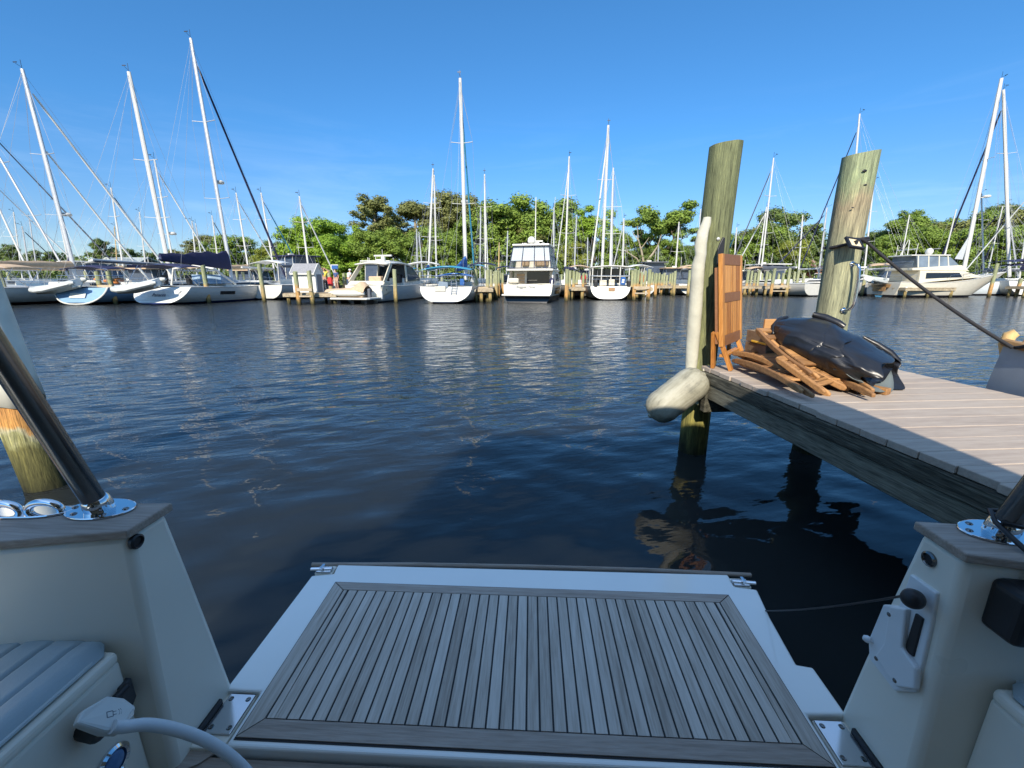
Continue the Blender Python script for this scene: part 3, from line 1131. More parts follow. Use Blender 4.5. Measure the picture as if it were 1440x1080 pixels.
# ------------------------------------------------------------------ pile of folded teak chairs
TEAKC = wood('chair_teak', [(.20, .10, .042), (.33, .17, .066), (.45, .235, .09)], (.5, 7, 7), 4, .58, .3, .6, .35)
def folded_chair(label, A, B, across, up, ln=.92, wide=.42, bow=.06, seat=(.50, .95)):
    """A to B: near long rail; across: unit vector to the far rail"""
    A, B, across = Vector(A), Vector(B), Vector(across).normalized()
    d = (B - A).normalized()
    up = Vector(up)
    up = (up - d * up.dot(d)).normalized()
    across = (across - d * across.dot(d)).normalized()
    rt = thing('folding_chair', label, 'chair', A.lerp(B, .5) - up * .03)
    rt['group'] = 'folded teak chairs heaped on the dock'
    def rail(off, b0, b1, bw, lift, h=.042, w=.024):
        mb = MB()
        mb.r = rnd()
        n = 14
        rings = []
        for i in range(n + 1):
            t = i / n
            p = A.lerp(B, b0 + (b1 - b0) * t) + across * off + up * (lift + bw * (1 - (2 * t - 1) ** 2))
            hh = h * (.62 if i in (0, n) else 1)
            dd = d
            cr_ = dd.cross(up).normalized()
            rings.append([p + cr_ * (w / 2 * s1) + up * (hh / 2 * s2) for s1, s2 in ((-1, -1), (1, -1), (1, 1), (-1, 1))])
        mb.loft(rings, True, True)
        return mb
    for off in (0, wide):
        rail(off, 0, 1, bow, 0).build('side_rail', TEAKC, rt, world=True, bevel=.007, seg=2)
    for off in (.034, wide - .034):
        rail(off, .05, 1.06, bow * .7, -.012, .040).build('leg', TEAKC, rt, world=True, bevel=.007, seg=2)
    mb = MB()
    n = 8
    for i in range(n):
        t = seat[0] + (seat[1] - seat[0]) * i / (n - 1)
        mb.r = rnd()
        p = A.lerp(B, t) + up * (bow * (1 - (2 * t - 1) ** 2) * .3 + .012)
        m3 = Matrix((d, across, d.cross(across))).transposed()
        mb.box(p + across * wide / 2, (.042, wide - .03, .014), m3)
    mb.build('seat', TEAKC, rt, world=True, bevel=.002, seg=1)
    mb = MB()
    for t in (.03, .2):
        mb.r = rnd()
        m3 = Matrix((d, across, d.cross(across))).transposed()
        mb.box(A.lerp(B, t) + across * wide / 2 + up * bow * .1, (.05, wide, .022), m3)
    mb.build('cross_rail', TEAKC, rt, world=True, bevel=.004)
    return rt

folded_chair('folded teak chair lying lowest with its bowed rails nearest the leaning table', at(1031, 507, 3.35), onz(1128, 551, DZ + .05), (.75, .55, .03), (0, -.1, 1), bow=.035, seat=(.35, .75))
folded_chair('folded teak chair lying over the lowest one, bowed rails under the crate', at(1031, 497, 3.40), at(1107, 527, 2.86), (.8, .5, .06), (0, -.1, 1), bow=.04, wide=.36, seat=(.3, .7))
folded_chair('folded teak chair leaning highest, its two rails propped on the crate', at(1064, 463, 3.12), at(1141, 526, 2.62), (.80, .45, .10), (-.1, -.5, .9), bow=-.03, wide=.34, seat=(.45, .8))
folded_chair('folded teak chair lying flat with its foot sticking out nearest the dock edge', at(1093, 505, 2.80), onz(1160, 553, DZ + .022), (.88, .35, .02), (0, -.3, 1), bow=.0, wide=.36, seat=(.3, .8))
folded_chair('folded teak chair with slatted seat poking out under the black tarpaulin', at(1118, 512, 2.78), onz(1190, 547, DZ + .03), (.9, .28, .03), (0, -.2, 1), bow=.0, wide=.40, seat=(.55, 1.25))
mb = MB()
p = onz(1250, 551, DZ + .022)
mb.bar(p, p + Vector((-.25, .5, 0)), .06, .042)
bl_ = mb.build('wood_block', TEAKC, bevel=.005)
tag(bl_, 'short orange wood block under the right end of the tarpaulin', 'wood block')

# crate behind the chairs
crt = thing('crate', 'open wooden crate with a yellow rim behind the chair pile', 'crate', onz(1075, 500, DZ) * 1.0)
cp = onz(1068, 497, DZ)
cp = Vector((2.05, 3.30, DZ))
def cbox(mb, x0, x1, y0, y1, z0, z1):
    mb.box((cp.x + (x0 + x1) / 2, cp.y + (y0 + y1) / 2, DZ + (z0 + z1) / 2), (x1 - x0, y1 - y0, z1 - z0))
CR = wood('crate_board', [(.16, .12, .085), (.26, .20, .14)], (2, 2, 2), 5, .8, .3, .4)
mb = MB()
for i in range(3):
    mb.r = rnd()
    cbox(mb, 0, .018, 0, .30, i * .10 + .003, i * .10 + .097)
    cbox(mb, .32, .338, 0, .30, i * .10 + .003, i * .10 + .097)
    cbox(mb, .018, .32, .285, .30, i * .10 + .003, i * .10 + .097)
    cbox(mb, .018, .32, 0, .015, i * .075 + .003, i * .075 + .072)
mb.build('side_boards', CR, crt, world=True, bevel=.002)
mb = MB()
cbox(mb, .018, .32, .015, .285, .0, .20)
mb.build('contents', BLACK, crt, world=True, bevel=.01)
mb = MB()
cbox(mb, -.006, .30, -.010, -.001, .205, .222)
cbox(mb, -.012, -.003, -.01, .2, .205, .222)
mb.build('rim', mat('yellow_plastic', (.72, .46, .06), .5), crt, world=True, bevel=.003)
mb = MB()
mb.r = .9
cbox(mb, .06, .30, .16, .18, .30, .40)
mb.build('lid', TEAKC, crt, world=True, bevel=.004)

# ------------------------------------------------------------------ black vinyl tarpaulin thrown over the chairs
def tarp():
    rt = thing('tarpaulin', 'crumpled black vinyl tarpaulin rolled over the chair pile', 'tarpaulin', (2.35, 2.85, DZ))
    VIN = mat('black_vinyl', (.010, .010, .0125), .36, var=.35, scale=7, bump=.3, bscale=11)
    VIG = mat('grey_vinyl', (.13, .15, .145), .5, var=.2, scale=4)
    # axis of the roll from its far upper end to its open near end
    ax = [at(1094, 462, 3.16), at(1112, 464, 3.10), at(1135, 470, 3.00), at(1165, 483, 2.90), at(1195, 496, 2.80), at(1222, 510, 2.70), at(1246, 523, 2.62)]
    ups = [.06, .08, .10, .115, .11, .10, .09]
    dwn = [.06, .12, .15, .16, .15, .13, .12]
    rad = [.09, .17, .25, .29, .30, .29, .27]
    nA, nT = 90, 120
    rings = []
    rg = random.Random(8)
    ph = [rg.uniform(0, 6.28) for _ in range(12)]
    for i in range(nA + 1):
        t = i / nA * (len(ax) - 1)
        k = min(len(ax) - 2, int(t))
        f = t - k
        c = ax[k].lerp(ax[k + 1], f)
        d = (ax[min(len(ax) - 1, k + 1)] - ax[k]).normalized()
        side = d.cross(Vector((0, 0, 1))).normalized()
        u_, dn, r_ = lerp(ups[k], ups[k + 1], f), lerp(dwn[k], dwn[k + 1], f), lerp(rad[k], rad[k + 1], f)
        ring = []
        s = i / nA
        for j in range(nT):
            a = 2 * PI * j / nT
            x, z = math.cos(a), math.sin(a)
            fold = .035 * math.sin(3 * a + 4 * s + ph[0]) + .014 * math.sin(7 * a - 5 * s + ph[1])
            q3 = Vector((c.x * 2.2 + x * .8, c.y * 2.2 + s * 2, z * 1.1 + 3))
            fold += .085 * (abs(mnoise.noise(q3 * 1.3)) - .2) + .022 * (abs(mnoise.noise(q3 * 3.4 + Vector((5, 1, 2)))) - .2) + .010 * mnoise.noise(q3 * 9)
            fold += .05 * max(0, math.sin(2.2 * a + 8 * s + ph[4])) ** 8
            sx = math.copysign(abs(x) ** .75, x)
            sz = math.copysign(abs(z) ** .9, z)
            if z > 0:                       # slack top with a ridge
                sz *= 1 - .25 * x * x + .10 * math.sin(6 * s + 2 * x)
            p = c + side * (r_ * sx * (1 + fold)) + Vector((0, 0, 1)) * ((u_ if z > 0 else dn) * sz * (1 + fold * 1.5))
            p += d * (.05 * math.sin(2 * a + ph[6]) + .03 * math.sin(5 * a)) * s
            p.z = max(p.z, DZ + .012)
            ring.append(p)
        rings.append(ring)
    mb = MB()
    mb.loft(rings, True, False)
    mb.f.append(list(range(nT - 1, -1, -1)))
    mb.a.append(.5)
    o = mb.build('cover', VIN, rt, world=True, smooth=True, angle=80)
    sd = o.modifiers.new('thick', 'SOLIDIFY')
    sd.thickness = .004
    # inner folds seen through the open end
    c = ax[-1]
    d = (ax[-1] - ax[-2]).normalized()
    side = d.cross(Vector((0, 0, 1))).normalized()
    mb = MB()
    for k, (o1, o2, zz, cu) in enumerate(((-.24, .02, .0, .07), (-.04, .20, -.02, .055), (-.20, .12, -.06, .03))):
        rows = []
        for i in range(7):
            dd = -.42 + .40 * i / 6
            rows.append([c + d * dd + side * lerp(o1, o2, j / 9) + Vector((0, 0, zz + cu * math.sin(PI * j / 9 + k) + .02 * math.sin(i + j * .9 + k))) for j in range(10)])
        mb.loft(rows, False, False)
    o = mb.build('inner_fold', VIN, rt, world=True, smooth=True)
    sd = o.modifiers.new('thick', 'SOLIDIFY')
    sd.thickness = .004
    # paler underside lip lying on the boards
    mb = MB()
    rows = []
    for i in range(8):
        rows.append([c + d * (-.22 + .27 * (i / 7) * (1 - .35 * (2 * j / 11 - 1) ** 2)) + side * lerp(-.27, .27, j / 11) + Vector((0, 0, DZ - c.z + .016 + .02 * (i / 7) + .008 * math.sin(j * 1.1 + i) + .05 * abs(2 * j / 11 - 1) ** 3)) for j in range(12)])
    mb.loft(rows, False, False)
    o = mb.build('underside_flap', VIG, rt, world=True, smooth=True)
    sd = o.modifiers.new('thick', 'SOLIDIFY')
    sd.thickness = .004
    mb = MB()
    mb.lathe([(.001, 0), (.014, 0), (.014, .006), (.001, .008)], 14, at(1204.5, 543, 2.62), (-.2, -1, .5))
    mb.build('snap', mat('white_plastic', (.75, .74, .7), .4), rt, world=True, smooth=True)
    # rolled hems along the top
    mb = MB()
    mb.tube([at(1143, 442, 3.12), at(1160, 447, 3.08), at(1178, 455, 3.0), at(1187, 460, 2.97)], [.02, .03, .03, .022], 10)
    mb.tube([at(1087, 470, 3.10), at(1088, 459, 3.13), at(1096, 450, 3.17), at(1107, 446, 3.2)], [.014, .02, .02, .012], 10)
    mb.tube([at(1214, 474, 2.96), at(1232, 484, 2.92), at(1250, 496, 2.88), at(1264, 509, 2.84)], [.012, .022, .028, .02], 10)
    mb.build('hem', VIN, rt, world=True, smooth=True)
tarp()

# ------------------------------------------------------------------ fittings on the right-hand piling
gh = thing('grab_handle', 'stainless steel grab handle bolted to the pale right piling', 'handle', at(1199, 400, 3.57))
mb = MB()
h0, h1 = at(1198.5, 371.5, 3.59), at(1186, 436.5, 3.58)
k0, k1 = at(1208.5, 377, 3.49), at(1199, 431, 3.49)
mb.tube([h0, at(1203, 371, 3.54), at(1207, 373, 3.51), at(1208.5, 378, 3.50), at(1207, 396, 3.50), at(1203.5, 416, 3.50), at(1201, 427, 3.50), at(1198, 432, 3.51), at(1193, 435.5, 3.54), h1], .0115, 14)
mb.build('bar', STEEL, gh, world=True, smooth=True)
for p in (h0, h1):
    mb = MB()
    mb.lathe([(.001, -.004), (.026, -.004), (.026, .003), (.018, .008), (.001, .008)], 16, p, (.25, -1, 0))
    mb.build('flange', STEEL, gh, world=True, smooth=True)

ml = thing('mooring_line', 'black mooring line running from the pale piling to the grey bow at right', 'rope', (2.85, 3.71, 1.9))
mb = MB()
cx_, cy_ = 2.85, 3.71
wrap = []
for k in range(24):
    a = PI * 1.05 + PI * 1.75 * k / 23
    wrap.append(Vector((cx_ + .143 * math.cos(a), cy_ + .143 * math.sin(a), 1.885 + .03 * math.sin(a * 1.0 + 2.0) + .012 * (k / 23))))
mb.tube(wrap, .0125, 10)
mb.tube([w_ + Vector((0, 0, .022 - .016 * k / 14)) for k, w_ in enumerate(wrap[4:18])], .0115, 10)
p0 = at(1222, 343, 3.56)
chock = at(1424, 489, 2.74)
line = [at(1196, 336, 3.555), at(1212, 336.5, 3.54)] + sag(p0, chock, .035, 14)
mb.tube(line, .0118, 10)
mb.tube(sag(chock + Vector((.02, 0, 0)), at(1475, 470, 2.5), .02, 6), .0115, 10)
mb.build('line', ROPEB, ml, world=True, smooth=True)

sl_ = thing('piling_light', 'small square black framed lamp strapped to the pale piling under the rope', 'lamp', at(1201, 342, 3.52))
q = at(1201.5, 342, 3.50)
ex, ey = Vector((.94, .1, -.12)).normalized(), Vector((-.05, .62, .70))
ey = (ey - ex * ey.dot(ex)).normalized()
fr2 = Matrix((ex, ey, ex.cross(ey))).transposed()
mb = MB()
for s1, s2, w1, w2 in ((0, .048, .13, .018), (0, -.048, .13, .018), (.056, 0, .018, .085), (-.056, 0, .018, .085)):
    mb.box(q + ex * s1 + ey * s2, (w1, w2, .022), fr2)
mb.build('frame', BLACK, sl_, world=True, bevel=.003)
mb = MB()
mb.box(q, (.098, .082, .012), fr2)
mb.build('panel', mat('cream_panel', (.62, .53, .34), .6), sl_, world=True)
mb = MB()
mb.tube([q + ey * .01, q - ex.cross(ey) * -.03 + ey * .0, q + Vector((0, -.02, -.006))], .010, 8)
mb.build('stud', BLACK, sl_, world=True, smooth=True)

# ------------------------------------------------------------------ grey bow of the boat beyond the dock
def grey_bow():
    rt = thing('moored_boat', 'grey hull with a varnished rail moored beyond the right side of the dock', 'boat', (3.9, -.5, 0))
    HG = mat('grey_hull', (.27, .31, .36), .35, var=.1)
    # stations: y, gunwale x offset, gunwale z
    cxl = 4.35
    st = []
    for i in range(15):
        t = i / 14
        y = 2.86 - 5.5 * t
        hb = 1.05 * (math.sin(min(1, t * 1.35 + .015) * PI / 2)) ** .75
        zs = 1.16 - .16 * math.sin(PI * min(1, t * 1.1) * .9)
        cx_ = lerp(3.50, cxl, min(1, t * 1.7) ** .8)
        st.append((y, hb, zs, cx_))
    rings, gun = [], []
    for y, hb, zs, cx_ in st:
        ring = []
        for j in range(13):
            a = -1 + 2 * j / 12
            aa = abs(a)
            bulge = hb * (1 - (1 - aa) ** 2.2) + .12 * math.sin(PI * aa) * min(1, hb * 2)
            z = lerp(-.35, zs, aa ** 1.1)
            ring.append(Vector((cx_ + math.copysign(bulge, a), y + .15 * (1 - aa), z)))
        rings.append(ring)
    mb = MB()
    mb.loft(rings, False, False)
    mb.f.append(list(range(13)))
    mb.a.append(.5)
    mb.build('hull', HG, rt, world=True, smooth=True)
    VAR = wood('varnished_rail', [(.20, .11, .045), (.34, .20, .085)], (3, .6, 3), 5, .35, .1)
    mb = MB()
    for s in (0, -1):
        mb.tube([r_[s] + Vector((0, 0, .015)) for r_ in rings], .028, 8)
    mb.build('gunwale', VAR, rt, world=True, smooth=True)
    mb = MB()
    mb.loft([[r_[0].lerp(r_[-1], j / 6) - Vector((0, 0, .02)) for j in range(7)] for r_ in rings], False, False)
    mb.build('deck', GEL, rt, world=True)
    mb = MB()
    tip = (rings[0][0] + rings[0][-1]) / 2
    mb.tube([tip + Vector((-.02, .0, -.09)), tip + Vector((-.03, .02, .0)), tip + Vector((-.02, .02, .06)), tip + Vector((.0, .0, .085))], [.03, .036, .036, .028], 10)
    mb.build('stem_head', wood('bright_oak', [(.48, .30, .12), (.66, .45, .2)], (3, 3, .6), 5, .5, .1), rt, world=True, smooth=True)
    mb = MB()
    mb.tube([tip + Vector((.09, -.12, .05)), tip + Vector((.22, -.2, .055)), tip + Vector((.4, -.3, .05))], .014, 10)
    mb.build('bow_cleat', STEEL, rt, world=True, smooth=True)
grey_bow()

# ------------------------------------------------------------------ the boat we stand on (local axes: x right, y aft)
CY, SY = math.cos(YAW), math.sin(YAW)
def to_local(p):
    return Vector((p.x * CY - p.y * SY, p.x * SY + p.y * CY, p.z))
def onx(px, py, xl):
    r = ray(px, py)
    t = xl / (r.x * CY - r.y * SY)
    return to_local(Vector((0, 0, EYE)) + r * t)
def ony(px, py, yl):
    r = ray(px, py)
    t = yl / (r.x * SY + r.y * CY)
    return to_local(Vector((0, 0, EYE)) + r * t)
def lz(px, py, z):
    return to_local(onz(px, py, z))

def own_boat():
    rt = thing('motor_boat', 'white motor boat seen from its cockpit, stern platform folded down over the water', 'boat', (0, 0, 0), -YAW)
    WHT = mat('cockpit_gelcoat', (.82, .765, .65), .30, var=.05, scale=2.2)
    WHB = mat('platform_gelcoat', (.82, .81, .76), .13, var=.04, scale=2.2, coat=.3)
    GTEAK = wood('silvered_teak', [(.31, .255, .205), (.455, .39, .325), (.57, .505, .435)], (9, .55, 9), 5, .62, .35, .40, .35)
    GTEAKX = wood('silvered_teak_cross', [(.23, .18, .14), (.34, .275, .225), (.44, .37, .31)], (.55, 9, 9), 5, .62, .35, .3, .35)
    CAULK = mat('caulk', (.008, .008, .009), .55, var=.1)
    DST = mat('stainless_dark_reflection', (.20, .195, .19), .22, 1., var=.1)  # steel colour darkened to stand in for the dark surroundings it reflects
    CHR = mat('chrome', (.75, .76, .78), .08, 1., var=.03)
    CUSH = mat('cushion_vinyl', (.36, .43, .455), .42, var=.07, scale=8, bump=.08, bscale=160)
    PIPE = mat('cushion_piping', (.46, .52, .53), .45, var=.05)

    for s in (-1, 1):
        mx = lambda x: s * x
        # transom wing
        top = [(.903, .779), (1.03, .752), (1.137, .728), (1.35, .682), (1.66, .60), (1.66, .745), (1.42, .805), (1.285, .84), (1.08, .866), (.903, .880)]
        bot = [(.903, .748), (1.03, .722), (1.137, .70), (1.35, .655), (1.66, .57), (1.66, .86), (1.42, .90), (1.285, .93), (1.08, .955), (.903, .968)]
        low = [(.903, .74), (1.03, .715), (1.137, .69), (1.35, .645), (1.66, .56), (1.66, .88), (1.42, .93), (1.285, .96), (1.08, .985), (.903, 1.0)]
        rings = []
        for z, a, b, f in ((-.15, low, low, 0), (.36, bot, bot, 0), (.60, bot, top, .33), (.83, bot, top, .67), (1.036, top, top, 0)):
            rings.append([Vector((mx(lerp(p[0], q[0], f)), lerp(p[1], q[1], f), z)) for p, q in zip(a, b)])
        if s > 0:
            rings = [r_[::-1] for r_ in rings]
        MB().loft(rings, True, True).build('transom', WHT, rt, smooth=True, bevel=.016, seg=3)
        cap = [(mx(x + (-.010 if x < .95 else 0)), y + (-.010 if i < 5 else .010)) for i, (x, y) in enumerate(top)]
        if s > 0:
            cap = cap[::-1]
        m = MB()
        m.r = .45
        m.prism(cap, 1.037, 1.058)
        m.build('cap_rail', GTEAKX, rt, bevel=.004, seg=2)
        # rope fairlead hole
        c = Vector((mx(.903), .792 if s < 0 else .845, 1.015 if s < 0 else .99))
        m = MB()
        m.lathe([(.017, -.004), (.017, .004), (.013, .007), (.010, .003), (.0095, -.004)], 24, c, (-s, 0, 0))
        o = m.build('drain_ring', BLACK if s < 0 else DST, rt, smooth=True)
        m = MB()
        m.lathe([(.001, 0), (.011, 0), (.011, .002), (.001, .002)], 20, c, (-s, 0, 0))
        m.build('hole', BLACK, o)
        # seat
        bx = .95 if s < 0 else .985
        m = MB()
        m.box((mx((bx + 1.62) / 2), -.70, .55), (1.62 - bx, 2.87, .38))
        m.build('seat_box', WHT, rt, bevel=.012, seg=3)
        m = MB()
        m.box((mx((bx - .004 + 1.62) / 2), -.70, .752), (1.62 - bx + .004, 2.865, .032))
        m.build('seat_lid', WHT, rt, bevel=.012, seg=3)
        # cushion with welted pleats
        m = MB()
        xs = [bx + .008 + (1.60 - bx - .008) * i / 190 for i in range(191)]
        rings = []
        yend = .742 if s < 0 else .735
        for y, k in ((-2.0, 0), (-1.985, .8), (-1.96, 1), (-.6, 1), (.2, 1), (yend - .05, 1), (yend - .02, .85), (yend - .006, .45), (yend, 0)):
            r_ = []
            for x in xs:
                e = min(1, (x - xs[0]) / .03)
                hgt = .030 * (1 - (1 - e) ** 2.4) * k
                for g in (.07, .135, .20, .265, .33, .395, .46):
                    dg = (x - bx - g) / .0042
                    hgt -= .012 * math.exp(-dg * dg) * k
                r_.append(Vector((mx(x), y - (.03 * (1 - e) if y > .6 else 0), .7725 + hgt)))
            rings.append(r_ if s < 0 else r_[::-1])
        m.loft(rings, False, False)
        cu = m.build('seat_cushion', CUSH, rt, smooth=True, angle=70)
        m = MB()
        m.tube([(mx(bx + .010), -2.0, .7765), (mx(bx + .010), .66, .7765), (mx(bx + .016), .70, .7765), (mx(bx + .05), .735, .7765), (mx(bx + .12), .742, .7765), (mx(1.55), .66, .7765)], .0045, 8)
        m.build('piping', PIPE, cu, smooth=True)
        # coaming and hull side
        m = MB()
        m.box((mx(1.64), -.99, .70), (.05, 3.2, .69))
        m.build('coaming', WHT, rt, bevel=.01)
        m = MB()
        hs_ = []
        for y in (.86, -.5, -2, -4, -6, -7.5, -8.6):
            k = 1 if y > -4 else max(.02, 1 - ((-4 - y) / 4.7) ** 2)
            hs_.append([Vector((mx(lerp(1.2, 1.70, f) * k), y, lerp(-.4, 1.04, f))) for f in (0, .2, .5, .8, 1)])
        m.loft(hs_, False, False)
        o = m.build('hull', WHT, rt, smooth=True)
        # courtesy light
        lc = Vector((mx(bx), .663, .524))
        m = MB()
        m.lathe([(.038, 0), (.038, .006), (.032, .011), (.027, .008), (.027, 0)], 28, lc, (-s, 0, 0))
        lt = m.build('courtesy_light', CHR if s < 0 else WHT, rt, smooth=True)
        m = MB()
        m.lathe([(.001, 0), (.027, 0), (.022, .007), (.010, .010), (.001, .0105)], 24, lc, (-s, 0, 0))
        m.build('lens', mat('lens_blue', (.10, .22, .42), .06, var=.3, scale=40) if s < 0 else WHT, lt, smooth=True)
        # support pole
        b = Vector((mx(1.036), .848, 1.058))
        d = Vector((mx(.012), -.085, .375))
        t = (2.56 - 1.058) / d.z
        m = MB()
        m.tube([b - d * .02, b + d * .5, b + d * 1.6, b + d * 2.4 + Vector((0, -.03, 0)), b + d * 3.0 + Vector((0, -.10, 0)), b + d * 3.5 + Vector((0, -.2, 0)), Vector((b.x + mx(.05), .20, 2.57))], .0225, 20)
        po = m.build('pole', DST, rt, smooth=True)
        m = MB()
        m.lathe([(.028, 0), (.028, .020), (.026, .030), (.0228, .034)], 24, b + Vector((0, 0, .004)), d)
        m.build('collar', CHR, po, smooth=True)
        m = MB()
        pl = [(b.x + .088 * math.cos(a) * .9 + .0, b.y + .047 * math.sin(a)) for a in [2 * PI * i / 36 for i in range(36)]]
        m.prism(pl, 1.0585, 1.0635)
        fp = m.build('base_plate', CHR, po, bevel=.002)
        for a in (.0, 2.2, PI, 4.1, 5.3):
            m = MB()
            m.lathe([(.001, 0), (.007, 0), (.005, .0025), (.001, .003)], 12, (b.x + .064 * math.cos(a), b.y + .034 * math.sin(a), 1.0636))
            m.build('screw', DST, po, smooth=True)
        # hinge ledge and plate
        m = MB()
        m.box((mx(.858), .868, .358), (.092, .15, .05))
        m.build('hinge_ledge', WHT, rt, bevel=.004)
        m = MB()
        m.box((mx(.853), .882, .3865), (.078, .112, .006))
        hp = m.build('hinge_plate', STEEL, rt, bevel=.002)
        for dx in (-.026, .026):
            for dy in (-.04, .04):
                m = MB()
                m.lathe([(.001, 0), (.0075, 0), (.006, .002), (.0035, .0015), (.003, .0005), (.001, .0005)], 12, (mx(.853) + dx, .882 + dy, .3896))
                m.build('screw', DST, hp, smooth=True)
        m = MB()
        m.box((mx(.900), .86, .395), (.012, .10, .02))
        m.build('gasket', BLACK, rt, bevel=.003)

    # fold-down platform
    pw = [(-.80, .79), (.80, .79), (.80, .945), (.912, .95), (.915, 1.10), (.868, 1.108), (.89, 1.30), (.917, 1.442), (.835, 1.455), (.84, 1.525), (-.828, 1.512), (-.82, 1.455), (-.906, 1.44), (-.912, .94), (-.80, .94)]
    sp = MB().prism(pw, .325, .398).build('swim_platform', WHB, rt, bevel=.008, seg=3)
    m = MB()
    m.prism([(-.787, .806), (.787, .806), (.787, 1.404), (-.787, 1.404)], .3982, .4003)
    m.build('caulk_bed', CAULK, sp)
    m = MB()
    x0, x1, y0, y1, wv, g = .783, .733, .811, 1.399, .047, .0058
    m.r = .35
    m.prism([(-x0, y0), (x0, y0), (x1, y0 + .049), (-x1, y0 + .049)], .3995, .4035)
    m.r = .65
    m.prism([(-x1, y1 - .040), (x1, y1 - .040), (x0, y1), (-x0, y1)], .3995, .4035)
    m.build('end_board', GTEAKX, sp)
    m = MB()
    m.r = .5
    m.prism([(-x0, y0 + .004), (-x1 - .003, y0 + .051), (-x1 - .003, y1 - .042), (-x0, y1 - .004)][::-1], .3995, .4035)
    m.r = .45
    m.prism([(x0, y0 + .004), (x1 + .003, y0 + .051), (x1 + .003, y1 - .042), (x0, y1 - .004)], .3995, .4035)
    ya, yb = y0 + .052, y1 - .043
    nb = 38
    xa = x1 - .003
    rg = random.Random(4)
    for s in (-1, 1):       # tapered first strips
        m.r = .5
        m.prism([(s * xa, ya), (s * xa, yb), (s * (xa - .012), yb), (s * (xa - .020), ya)][::(1 if s < 0 else -1)], .3995, .4035)
    wl = (2 * (xa - .0185)) / nb
    for i in range(nb):
        m.r = min(1, max(0, rg.gauss(.55, .22)))
        if i in (29, 12):
            m.r = .1
        xx = -(xa - .0185) + wl * i
        m.prism([(xx + g / 2, ya), (xx + wl - g / 2, ya), (xx + wl - g / 2, yb), (xx + g / 2, yb)], .3995, .4035 + rg.uniform(0, .0006))
    m.build('teak_strips', GTEAK, sp)
    m = MB()
    m.r = .3
    m.tube([(-.943, 1.512, .392), (-.5, 1.531, .394), (0, 1.538, .395), (.5, 1.541, .394), (.938, 1.532, .392)], .009, 10)
    m.build('rub_rail', GTEAKX, sp, smooth=True)
    for s in (-1, 1):
        m = MB()
        m.box((s * .868, 1.484, .362), (.075, .05, .06))
        lt = m.build('latch_block', WHT, sp, bevel=.003)
        m = MB()
        m.tube([(s * .835, 1.478, .402), (s * .925, 1.470, .402)], .0085, 12)
        m.box((s * .868, 1.476, .397), (.06, .034, .008))
        m.box((s * .875, 1.474, .411), (.012, .03, .014))
        m.build('latch', CHR, sp, smooth=True, bevel=.0015)
    # lower stern and sole
    m = MB()
    m.loft([[Vector((-1.66, .86, z)), Vector((-.9, .96 + (z < 0) * .02, z)), Vector((0, .99, z)), Vector((.9, .96, z)), Vector((1.66, .86, z))] for z in (-.4, .0, .33)], False, False)
    m.build('stern_panel', WHT, rt)
    m = MB()
    m.box((0, -.92, .345), (1.95, 3.40, .03))
    m.box((-.925, .80, .345), (.06, .14, .028))
    m.box((.925, .80, .345), (.06, .14, .028))
    so2 = m.build('cockpit_sole', CAULK, rt)
    m = MB()
    m.r = .3
    m.prism([(-.98, .735), (.98, .735), (.98, .783), (-.98, .783)], .3602, .366)
    m.build('threshold_board', GTEAKX, so2)
    m = MB()
    for i in range(46):
        m.r = min(1, max(0, rg.gauss(.35, .2)))
        xx = -.974 + .0424 * i
        m.prism([(xx, -2.6), (xx + .0395, -2.6), (xx + .0395, .729), (xx, .729)], .3602, .365)
    m.build('sole_planks', GTEAK, so2)
    # corner fillet boards beside the wing feet
    for s in (-1, 1):
        m = MB()
        pts = [(.955, .74), (.90, .74), (.855, .765), (.825, .80), (.812, .84), (.955, .84)]
        pts = [(s * x, y) for x, y in pts]
        m.prism(pts if s < 0 else pts[::-1], .3662, .372)
        m.build('corner_board', GTEAKX, so2)

    # chrome cleat on the left cap
    m = MB()
    c = lz(35, 722, 1.058)
    cl = [(c.x + .105 * math.copysign(abs(math.cos(a)) ** .6, math.cos(a)), c.y + .026 * math.sin(a) + .012 * math.cos(a)) for a in [2 * PI * i / 32 for i in range(32)]]
    m.prism(cl, 1.0585, 1.064)
    ct = m.build('cleat', CHR, rt, bevel=.002)
    for s in (-1, 1):
        m = MB()
        m.tube([Vector((c.x + s * (.046 - .036 * math.cos(a_)), c.y + s * .010 * a_ / PI, 1.062 + .024 * math.sin(a_) ** .8)) for a_ in [PI * k / 18 for k in range(19)]], .0085, 14)
        m.build('horn', CHR, ct, smooth=True)

    # engine stop and control plate on the right wing
    WPL = mat('white_plate', (.76, .765, .76), .35, var=.03)
    X = .9025
    P = lambda px, py, x=X: (lambda v: (v.y, v.z))(onx(px, py, x))
    def plate(mb, pts, xa_, xb_):
        n = len(pts)
        vs = [(xa_, y, z) for y, z in pts] + [(xb_, y, z) for y, z in pts]
        mb.add(vs, [tuple(range(n)), tuple(range(2 * n - 1, n - 1, -1))] + [(i, n + i, n + (i + 1) % n, (i + 1) % n) for i in range(n)])
    base = [P(1284, 807), P(1322, 834), P(1314, 880), P(1292, 974), P(1262, 972), P(1226, 926), P(1225, 900), P(1246, 850), P(1268, 852), P(1276, 830)]
    m = MB()
    plate(m, base, X - .008, X + .01)
    cp_ = m.build('control_plate', WPL, rt, bevel=.004, seg=3)
    m = MB()
    plate(m, [P(1250, 852, X - .02), P(1274, 856, X - .02), P(1268, 912, X - .02), P(1288, 940, X - .02), P(1286, 970, X - .02), P(1260, 966, X - .02), P(1230, 922, X - .02), P(1242, 905, X - .02)], X - .021, X - .006)
    m.build('raised_block', WPL, cp_, bevel=.005, seg=3)
    m = MB()
